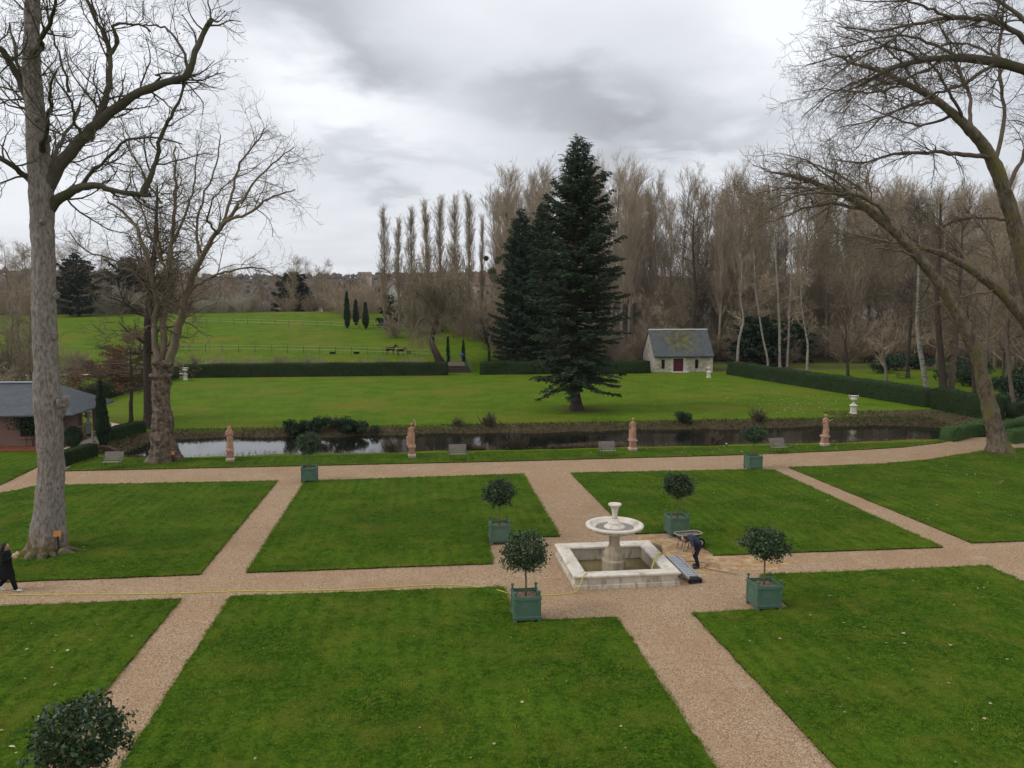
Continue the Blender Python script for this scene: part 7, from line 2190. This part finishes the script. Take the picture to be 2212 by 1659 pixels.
# ------------------------------------------------------------------ people
material('skin', (0.42, 0.245, 0.175), (0.36, 0.20, 0.14), 8, .6)
material('shirt_blue', (0.060, 0.066, 0.095), (0.040, 0.045, 0.068), 5, .9, spec=.1)
material('trousers_navy', (0.016, 0.017, 0.025), (0.026, 0.027, 0.036), 6, .9, spec=.1)
material('boot_leather', (0.030, 0.028, 0.026), (0.050, 0.046, 0.042), 8, .6)
material('hair_brown', (0.030, 0.018, 0.012), (0.05, 0.03, 0.02), 10, .8)
material('black_cloth', (0.008, 0.008, 0.009), (0.014, 0.014, 0.015), 4, .9, spec=.12)
material('white_shoe', (0.66, 0.64, 0.60), None, rough=.6)
material('paper_bag', (0.62, 0.50, 0.33), (0.45, 0.28, 0.17), 14, .8)
def worker():
    g = Vector((10.28, 27.15, 0))
    t = thing('person', 'person in a dark blue shirt and dark trousers bending over beside the fountain', 'person', g, R(0))
    t.scale = (.95, .95, .95)
    # facing -x; hips back over the heels, trunk bent forward
    hip = (.10, 0, .93)
    neck = (-.33, 0, 1.22)
    body = MB()
    chain(body, [(.10, 0, .95, .135), (-.02, 0, 1.08, .13), (-.16, 0, 1.17, .14), (-.26, 0, 1.19, .12)], 12)
    chain(body, [(-.30, 0, 1.20, .06), (-.40, 0, 1.19, .055)], 8)
    head(body, (-.475, 0, 1.165), .105, (-.55, -.1, -.83), (-.83, 0, .55))
    for s_, kn, an in ((-1, (-.04, -.15, .50), (.06, -.17, .09)), (1, (.0, .13, .50), (.17, .16, .09))):
        chain(body, [(.10, s_ * .09, .93, .10), (*kn, .066), (*an, .045)], 10)
    for s_, el, wr in ((-1, (-.20, -.24, .95), (-.14, -.20, .70)), (1, (-.36, .20, .97), (-.44, .12, .74))):
        chain(body, [(-.25, s_ * .18, 1.18, .062), (*el, .046), (*wr, .033)], 10)
        hand(body, wr, (-.1, 0, -1), (-1, 0, 0), 1.0, .7, .011)
    link('body', skin_mesh('body', body, .014, 1), 'skin', t, smooth=True)
    sh = MB()
    chain(sh, [(.08, 0, .98, .152), (-.03, 0, 1.09, .150), (-.16, 0, 1.18, .160), (-.26, 0, 1.20, .130), (-.30, 0, 1.20, .075)], 14)
    for s_, el in ((-1, (-.205, -.24, .98)), (1, (-.345, .205, 1.0))):
        chain(sh, [(-.25, s_ * .17, 1.185, .082), (*el, .066)], 10)
    link('shirt', skin_mesh('shirt', sh, .014, 2), 'shirt_blue', t, smooth=True)
    tr = MB()
    chain(tr, [(.11, 0, .95, .150), (.06, 0, 1.0, .148)], 14)
    for s_, kn, an in ((-1, (-.04, -.15, .50), (.06, -.17, .12)), (1, (.0, .13, .50), (.17, .16, .12))):
        chain(tr, [(.11, s_ * .085, .92, .118), (*kn, .086), (*an, .068)], 12)
    link('trousers', skin_mesh('trousers', tr, .014, 2), 'trousers_navy', t, smooth=True)
    for an in ((.06, -.17), (.17, .16)):
        m = MB(); chain(m, [(an[0], an[1], .13, .062), (an[0], an[1], .06, .058), (an[0] - .17, an[1], .05, .05)], 8)
        for i, p in enumerate(m.v): m.v[i] = (p[0], p[1], max(p[2], .0))
        m.build('boot', 'boot_leather', t, smooth=True)
    hr = MB(); hr.ball((-.445, 0, 1.215), (.10, .098, .085), 12, 8)
    link('hair', skin_mesh('hair', hr, .012, 1), 'hair_brown', t, smooth=True)
    # the rake handle held in both hands is a thing of its own
    m = MB(); m.tube([(-.62, .02, .72), (-.14, -.13, .66), (.55, -.32, .62)], .014, 6)
    o = m.build('wooden_stick', 'weathered_wood', loc=g); tag(o, 'thin wooden tool handle held by the bending person', 'stick')
worker()
def walker():
    g = G(17, 1277)
    t = thing('person', 'person in a long black coat walking at the left edge, holding something pale', 'person', g, R(90))
    # faces local -y, which is turned to walk right
    body = MB()
    chain(body, [(0, 0, .92, .13), (0, 0, 1.1, .12), (0, -.01, 1.28, .135), (0, 0, 1.36, .10)], 12)
    chain(body, [(0, 0, 1.40, .055), (0, -.02, 1.48, .052)], 8)
    head(body, (0, -.03, 1.57), .100, (0.1, -1, -.25))
    for s_, kn, an in ((-1, (-.09, -.20, .50), (-.09, -.30, .09)), (1, (.09, .02, .49), (.09, .30, .16))):
        chain(body, [(s_ * .085, 0, .90, .095), (*kn, .06), (*an, .042)], 10)
    for s_, el, wr in ((-1, (-.24, -.02, 1.12), (-.07, -.24, 1.20)), (1, (.26, .04, 1.10), (.10, -.22, 1.18))):
        chain(body, [(s_ * .17, 0, 1.34, .06), (*el, .045), (*wr, .032)], 10)
        hand(body, wr, (-s_ * .4, -.5, .6), (0, -.3, 1), 1.0, .8, .011)
    link('body', skin_mesh('body', body, .014, 1), 'skin', t, smooth=True)
    c = MB()
    robe(c, [(0, .04, .48, .27, .29), (0, .03, .62, .255, .26), (0, .02, .80, .225, .21), (0, .0, 1.0, .19, .17), (0, 0, 1.15, .185, .165), (0, 0, 1.30, .20, .16), (0, 0, 1.38, .14, .12), (0, 0, 1.45, .075, .075)], n=28, folds=6, amp=.05)
    for s_, el, wr in ((-1, (-.24, -.02, 1.12), (-.10, -.20, 1.185)), (1, (.26, .04, 1.10), (.13, -.17, 1.165))):
        chain(c, [(s_ * .165, 0, 1.34, .082), (*el, .075), (*wr, .058)], 10)
    chain(c, [(-.05, .10, 1.40, .09), (.05, .10, 1.40, .09)], 10)
    link('coat', skin_mesh('coat', c, .018, 2), 'black_cloth', t, smooth=True)
    tr = MB()
    for s_, kn, an in ((-1, (-.09, -.20, .50), (-.09, -.30, .12)), (1, (.09, .02, .49), (.09, .30, .20))):
        chain(tr, [(s_ * .085, 0, .86, .10), (*kn, .085), (*an, .075)], 10)
    link('trousers', skin_mesh('trousers', tr, .014, 2), 'black_cloth', t, smooth=True)
    for (x, y, z, rx) in ((-.09, -.32, .05, 0), (.09, .27, .10, .5)):
        m = MB(); chain(m, [(0, .05, .02, .045), (0, -.05, .0, .048), (0, -.15, -.01, .038)], 8)
        for i, p in enumerate(m.v): m.v[i] = (p[0], p[1], max(p[2], -.045))
        o = m.build('shoe', 'white_shoe', t, smooth=True); o.location = (x, y, z); o.rotation_euler.x = rx
    h = MB(); h.ball((0, .02, 1.60), (.108, .115, .12), 12, 9); h.ball((0, .09, 1.46), (.10, .07, .16), 10, 8)
    link('hair', skin_mesh('hair', h, .014, 2), 'hair_brown', t, smooth=True)
    m = MB(); m.ball((0, 0, 0), (.10, .06, .10), 10, 7); m.ball((.08, .01, .08), (.06, .05, .08), 8, 6); m.ball((-.07, 0, -.05), (.06, .04, .07), 8, 6)
    vv = np.array(m.v); vv += waves(vv, 25, 2)[:, None] * .012
    pos = t.location + Vector((.30, -.02, 1.24))
    o = link('wrapped_bundle', raw_mesh('wrapped_bundle', vv, m.f), 'paper_bag', loc=pos); tag(o, 'pale crumpled bundle in the hands of the walking person', 'bundle')
walker()

# ------------------------------------------------------------------ wheelbarrow, ramp, board, hoses
material('barrow_green', (0.035, 0.060, 0.045), (0.05, 0.075, 0.058), 6, .5, spec=.35)
material('barrow_rim', (0.42, 0.38, 0.33), (0.30, 0.26, 0.22), 6, .6)
material('barrow_load', (0.135, 0.105, 0.085), (0.20, 0.15, 0.12), 7, 1.0, bump=.6)
material('rubber', (0.012, 0.012, 0.012), None, rough=.8)
material('aluminium', (0.50, 0.52, 0.54), (0.40, 0.42, 0.44), 5, .45, metallic=.5)
material('yellow_hose', (0.55, 0.50, 0.06), (0.45, 0.40, 0.05), 5, .45, spec=.4)
material('old_board', (0.36, 0.29, 0.19), (0.25, 0.20, 0.13), 5, .9, stretch=(3, 3, .6))
def wheelbarrow():
    g = Vector((10.75, 29.3, 0))
    t = thing('wheelbarrow', 'dark green wheelbarrow with pale rim parked in front of a planter', 'wheelbarrow', g, R(12))
    # wheel at +x, handles toward -x
    rim = [(-.42, -.30), (.46, -.27), (.60, -.16), (.60, .16), (.46, .27), (-.42, .30), (-.50, .2), (-.50, -.2)]
    bot = [(-.25, -.16), (.22, -.14), (.28, -.08), (.28, .08), (.22, .14), (-.25, .16), (-.28, .1), (-.28, -.1)]
    m = MB()
    n = 8
    m.v += [(x, y, .66) for x, y in rim] + [(x, y, .36) for x, y in bot] + [(x * .95, y * .93, .655) for x, y in rim] + [(x * .95, y * .92, .375) for x, y in bot]
    for k in range(n):
        j = (k + 1) % n
        m.f += [[k, n + k, n + j, j], [2 * n + k, 2 * n + j, 3 * n + j, 3 * n + k], [k, j, 2 * n + j, 2 * n + k]]
    m.f += [[n + k for k in range(n)], [3 * n + k for k in range(n)][::-1]]
    m.build('tray', 'barrow_green', t)
    m = MB(); m.tube([(x, y, .665) for x, y in rim] + [(*rim[0], .665)], .02, 6, False); m.build('rim', 'barrow_rim', t, smooth=True)
    m = MB(); m.v += [(x * .9, y * .88, .60) for x, y in rim] + [(0.02, 0, .63)]; m.f += [[k, (k + 1) % n, n] for k in range(n)]; m.build('load', 'barrow_load', t)
    for s_ in (-1, 1):
        m = MB(); m.tube([(-1.05, s_ * .27, .62), (-.75, s_ * .27, .56), (-.2, s_ * .22, .36), (.35, s_ * .10, .26), (.62, s_ * .05, .22)], .018, 6); m.build('handle', 'barrow_rim', t, smooth=True)
        m = MB(); m.tube([(-.25, s_ * .22, .38), (-.34, s_ * .24, .02), (-.12, s_ * .22, .02), (-.05, s_ * .2, .33)], .014, 6); m.build('leg', 'dark_iron', t)
    m = MB()
    for k in range(16):
        a, b = k * math.pi / 8, (k + 1) * math.pi / 8
        m.tube([(.62 + .17 * math.cos(a), 0, .20 + .17 * math.sin(a)), (.62 + .17 * math.cos(b), 0, .20 + .17 * math.sin(b))], .042, 6)
    wl = m.build('wheel', 'rubber', t, smooth=True)
    m = MB(); m.lathe([(.11, -.03), (.11, .03)], 14); o = m.build('hub', 'barrow_rim', wl); o.location = (.62, 0, .20); o.rotation_euler.x = R(90)
wheelbarrow()
def ramp():
    a, b = G(1450, 1201, .36), G(1501, 1250, .16)
    d = (b - a); L_ = d.length
    ang = math.atan2(d.y, d.x)
    t = thing('loading_ramp', 'grey aluminium ramp with ribbed treads resting beside the fountain basin', 'ramp', (a.x, a.y, 0), ang)
    dz = d.z
    hz = math.hypot(d.x, d.y)
    w_ = .44
    for s_ in (-1, 1):
        m = MB(); m.bar((0, s_ * w_ / 2, a.z), (hz, s_ * w_ / 2, a.z + dz), .045, .11); m.build('side_rail', 'aluminium', t)
    for k in range(13):
        f = (k + .5) / 14.5
        m = MB(); m.box((hz * f, 0, a.z + dz * f - .01), (hz / 14.5 * .82, w_ - .05, .03), ry=math.atan2(-dz, hz)); m.build('tread', 'aluminium', t)
    m = MB(); m.box((hz - .03, 0, a.z + dz - .04), (.26, w_ + .04, .10)); m.build('end_block', 'rubber', t, bevel=.01)
    for s_ in (-1, 1):
        m = MB(); m.lathe([(.075, -.025), (.075, .025)], 12); o = m.build('wheel', 'rubber', t); o.location = (hz + .02, s_ * w_ * .48, .075); o.rotation_euler.x = R(90)
        m = MB(); m.bar((.10, s_ * w_ * .42, 0), (.06, s_ * w_ * .42, a.z - .03), .05); m.build('leg', 'aluminium', t)
    m = MB(); m.bar((.1, -w_ * .62, .05), (hz * .8, -w_ * .55, .05), .10, .06); m.build('lower_beam', 'weathered_wood', t)
ramp()
p_ = G(1433, 1206)
m_ = MB(); m_.box((0, 0, .31), (.05, .52, .62), ry=R(-14), rz=R(25))
o_ = m_.build('wooden_board', 'old_board', loc=(9.22, 28.35, .0), bevel=.006); tag(o_, 'short wooden board leaning on the back right of the basin', 'board')
m_ = MB(); m_.box((0, 0, .02), (.6, .5, .05)); m_.box((0, 0, .05), (.5, .4, .03))  # black slab, its colour painting the dark of an open hole
o_ = m_.build('pit_dark_slab', 'rubber', loc=(9.62, 26.75, .0)); tag(o_, 'dark pit cover in place of the open hole under the ramp', 'slab')
def hose(pts, r_, label, name='garden_hose', mat='yellow_hose', k=80):
    p = resample(pts, k)
    m = MB(); m.tube([tuple(q) for q in p], r_, 6)
    o = m.build(name, mat, smooth=True)
    tag(o, label, 'hose')
zl = .018
hp = [G(-40, 1287, zl), G(120, 1284, zl), G(320, 1283, zl), G(520, 1277, zl), G(700, 1275, zl), G(850, 1268, zl), G(950, 1263, zl), G(1010, 1266, zl), G(1060, 1272, zl), G(1085, 1277, .075), G(1105, 1283, .05), G(1170, 1286, zl), G(1225, 1283, zl), G(1240, 1280, zl)]
hp += [Vector((5.35, 25.0, .16)), Vector((5.55, 25.20, .5)), Vector((5.7, 25.42, .54)), Vector((5.86, 25.72, .42)), Vector((5.95, 25.95, .05)), Vector((6.2, 26.4, -.02)), Vector((6.5, 26.9, -.02))]
hose(hp, .017, 'long thin yellow hose lying along the cross path to the basin', k=150)
hose([Vector((8.1, 26.0, -.02)), Vector((8.25, 26.15, .2)), Vector((8.42, 26.4, .47)), Vector((8.7, 26.85, .62)), Vector((9.0, 27.25, .54)), Vector((9.2, 27.45, .3)), Vector((9.35, 27.5, .05)), Vector((9.7, 27.6, .02))], .034, 'thick bright yellow hose arching over the right side of the basin', k=40)
hose([Vector((9.7, 28.0, .02)), Vector((10.0, 27.8, .02)), Vector((10.5, 27.75, .02)), Vector((10.9, 27.4, .02)), Vector((10.6, 27.0, .02)), Vector((10.95, 26.6, .02)), Vector((11.5, 26.1, .02))], .008, 'thin dark cable on the gravel around the bending person', 'cable', 'step_wood', 40)

# ------------------------------------------------------------------ plant labels, bottle, donkeys, troughs, picnic tables
material('label_orange', (0.42, 0.16, 0.045), (0.35, 0.13, 0.04), 6, .7)
def plant_label(p, h, label):
    t = thing('plant_label', label, 'sign', p)
    m = MB(); m.bar((0, 0, -.05), (0, 0, h), .045); m.build('stake', 'dark_iron', t)
    m = MB(); m.box((0, -.03, h + .08), (.30, .03, .24), rx=R(-25)); m.build('plate', 'label_orange', t, bevel=.006)
plant_label(G(127, 1195, .05), .72, 'small orange plate on a dark stake at the foot of the huge plane')
plant_label(G(373, 998, .05), .50, 'small orange plate on a stake before the knobbly plane')
material('bottle_green', (0.01, 0.16, 0.06), None, rough=.25, spec=.5)
material('cap_blue', (0.02, 0.05, 0.08), None, rough=.4)
g_ = G(1569, 964, -.1)
g_.z = gz(g_.x, g_.y) + .01
t_ = thing('plastic_bottle', 'small green and white bottle lying on the river edge grass', 'bottle', g_, R(70))
m_ = MB(); m_.lathe([(.05, 0), (.075, .02), (.075, .16), (.06, .20)], 12); m_.build('body', 'bottle_green', t_, smooth=True)
m_ = MB(); m_.lathe([(.06, .20), (.05, .25), (.03, .28)], 12); m_.build('neck', 'white_shoe', t_, smooth=True)
m_ = MB(); m_.lathe([(.034, .28), (.034, .33)], 12); m_.build('cap', 'cap_blue', t_)

material('donkey_coat', (0.035, 0.026, 0.020), (0.055, 0.042, 0.033), 3, .95, spec=.05)
def donkey(px, py, Yd, rz, label, s_=1.0, head_down=0.0):
    x_ = P(px, py, Yd).x
    t = thing('donkey', label, 'donkey', (x_, Yd, gz(x_, Yd)), rz, 'donkeys by the paddock fence')
    b = MB()
    chain(b, [(-.55, 0, .95, .20), (-.40, 0, .96, .25), (-.05, 0, .93, .27), (.30, 0, .95, .25), (.50, 0, 1.0, .20)], 12)
    hz = 1.42 - head_down
    chain(b, [(.50, 0, 1.05, .17), (.68, 0, 1.05 + (hz - 1.05) * .55, .135), (.80, 0, hz, .115)], 10)
    chain(b, [(.78, 0, hz + .03, .12), (.95, 0, hz - .08, .10), (1.14, 0, hz - .26, .075)], 10)
    for q in (-1, 1):
        chain(b, [(.74, q * .07, hz + .10, .035), (.70, q * .10, hz + .24, .042), (.70, q * .11, hz + .36, .018)], 8)
        fx = .40 + .06 * q
        chain(b, [(fx, q * .14, .80, .11), (fx, q * .15, .46, .058), (fx + .01, q * .15, .14, .042), (fx + .02, q * .15, .05, .05)], 8)
        hx = -.50 + .08 * q
        chain(b, [(hx, q * .13, .86, .16), (hx + .10, q * .15, .66, .10), (hx - .10, q * .15, .44, .058), (hx - .06, q * .15, .14, .042), (hx - .04, q * .15, .05, .05)], 8)
    link('body', skin_mesh('body', b, .03, 2), 'donkey_coat', t, smooth=True)
    m = MB(); m.tube([(-.72, 0, 1.06), (-.82, 0, .85), (-.80, 0, .55)], [.04, .03, .05], 6); m.build('tail', 'donkey_coat', t, smooth=True)
    m = MB(); m.tube([(.45, 0, 1.26), (.60, 0, 1.05 + (hz - 1.05) * .55 + .15), (.72, 0, hz + .12)], [.03, .05, .04], 6); m.build('mane', 'bark_dark', t, smooth=True)
    t.scale = (s_, s_, s_)
donkey(844, 758, 132.6, R(-8), 'dark donkey with ears up standing side-on behind the fence', 1.12)
donkey(866, 760, 131.6, R(25), 'second dark donkey to the right with lowered head', 1.02, .3)
for px, py, lb in ((718, 757, 'low dark trough in the paddock, left one'), (770, 758, 'low dark trough in the paddock, right one'), (883, 765, 'dark tub on the ground beside the second donkey')):
    Yd = 134.0
    x_ = P(px, py, Yd).x
    m = MB(); m.lathe([(.42, 0), (.55, .32), (.50, .33), (.38, .06), (.05, .05)], 14, sq=.6)
    o = m.build('feed_trough', 'rubber', loc=(x_, Yd, gz(x_, Yd))); tag(o, lb, 'trough')
def picnic(p, rz, label, z=None):
    t = thing('picnic_table', label, 'picnic table', p, rz)
    for k in range(5):
        m = MB(); m.box((0, -.30 + k * .15, .74), (1.8, .135, .045)); m.build('top_plank', 'step_wood', t)
    for s_ in (-1, 1):
        m = MB(); m.box((0, s_ * .72, .43), (1.8, .26, .045)); m.build('seat_plank', 'step_wood', t)
        for q in (-1, 1):
            m = MB(); m.bar((s_ * .6, q * .62, 0), (s_ * .6, q * .22, .72), .08, .05); m.build('leg', 'step_wood', t)
        m = MB(); m.bar((s_ * .6, -.8, .39), (s_ * .6, .8, .39), .07, .07); m.build('bearer', 'step_wood', t)
picnic(G(1818, 824), R(8), 'dark picnic table in the meadow beside the small pollard')
picnic(G(1950, 817), R(-15), 'dark picnic table farther right in the meadow beside a trunk')

# ------------------------------------------------------------------ damp winter air
def haze():
    m = bpy.data.materials.new('haze'); m.use_nodes = True
    nt = m.node_tree; nt.nodes.clear()
    out = nt.nodes.new('ShaderNodeOutputMaterial'); v = nt.nodes.new('ShaderNodeVolumePrincipled')
    v.inputs['Color'].default_value = (0.86, 0.89, 0.93, 1); v.inputs['Density'].default_value = 0.00010; v.inputs['Anisotropy'].default_value = 0.2
    nt.links.new(v.outputs[0], out.inputs['Volume'])
    b = MB(); b.box((0, 1400, 55), (5200, 3400, 130))
    o = b.build('haze', m)
    tag(o, 'thin grey haze in the winter air', 'haze', kind='stuff')
haze()
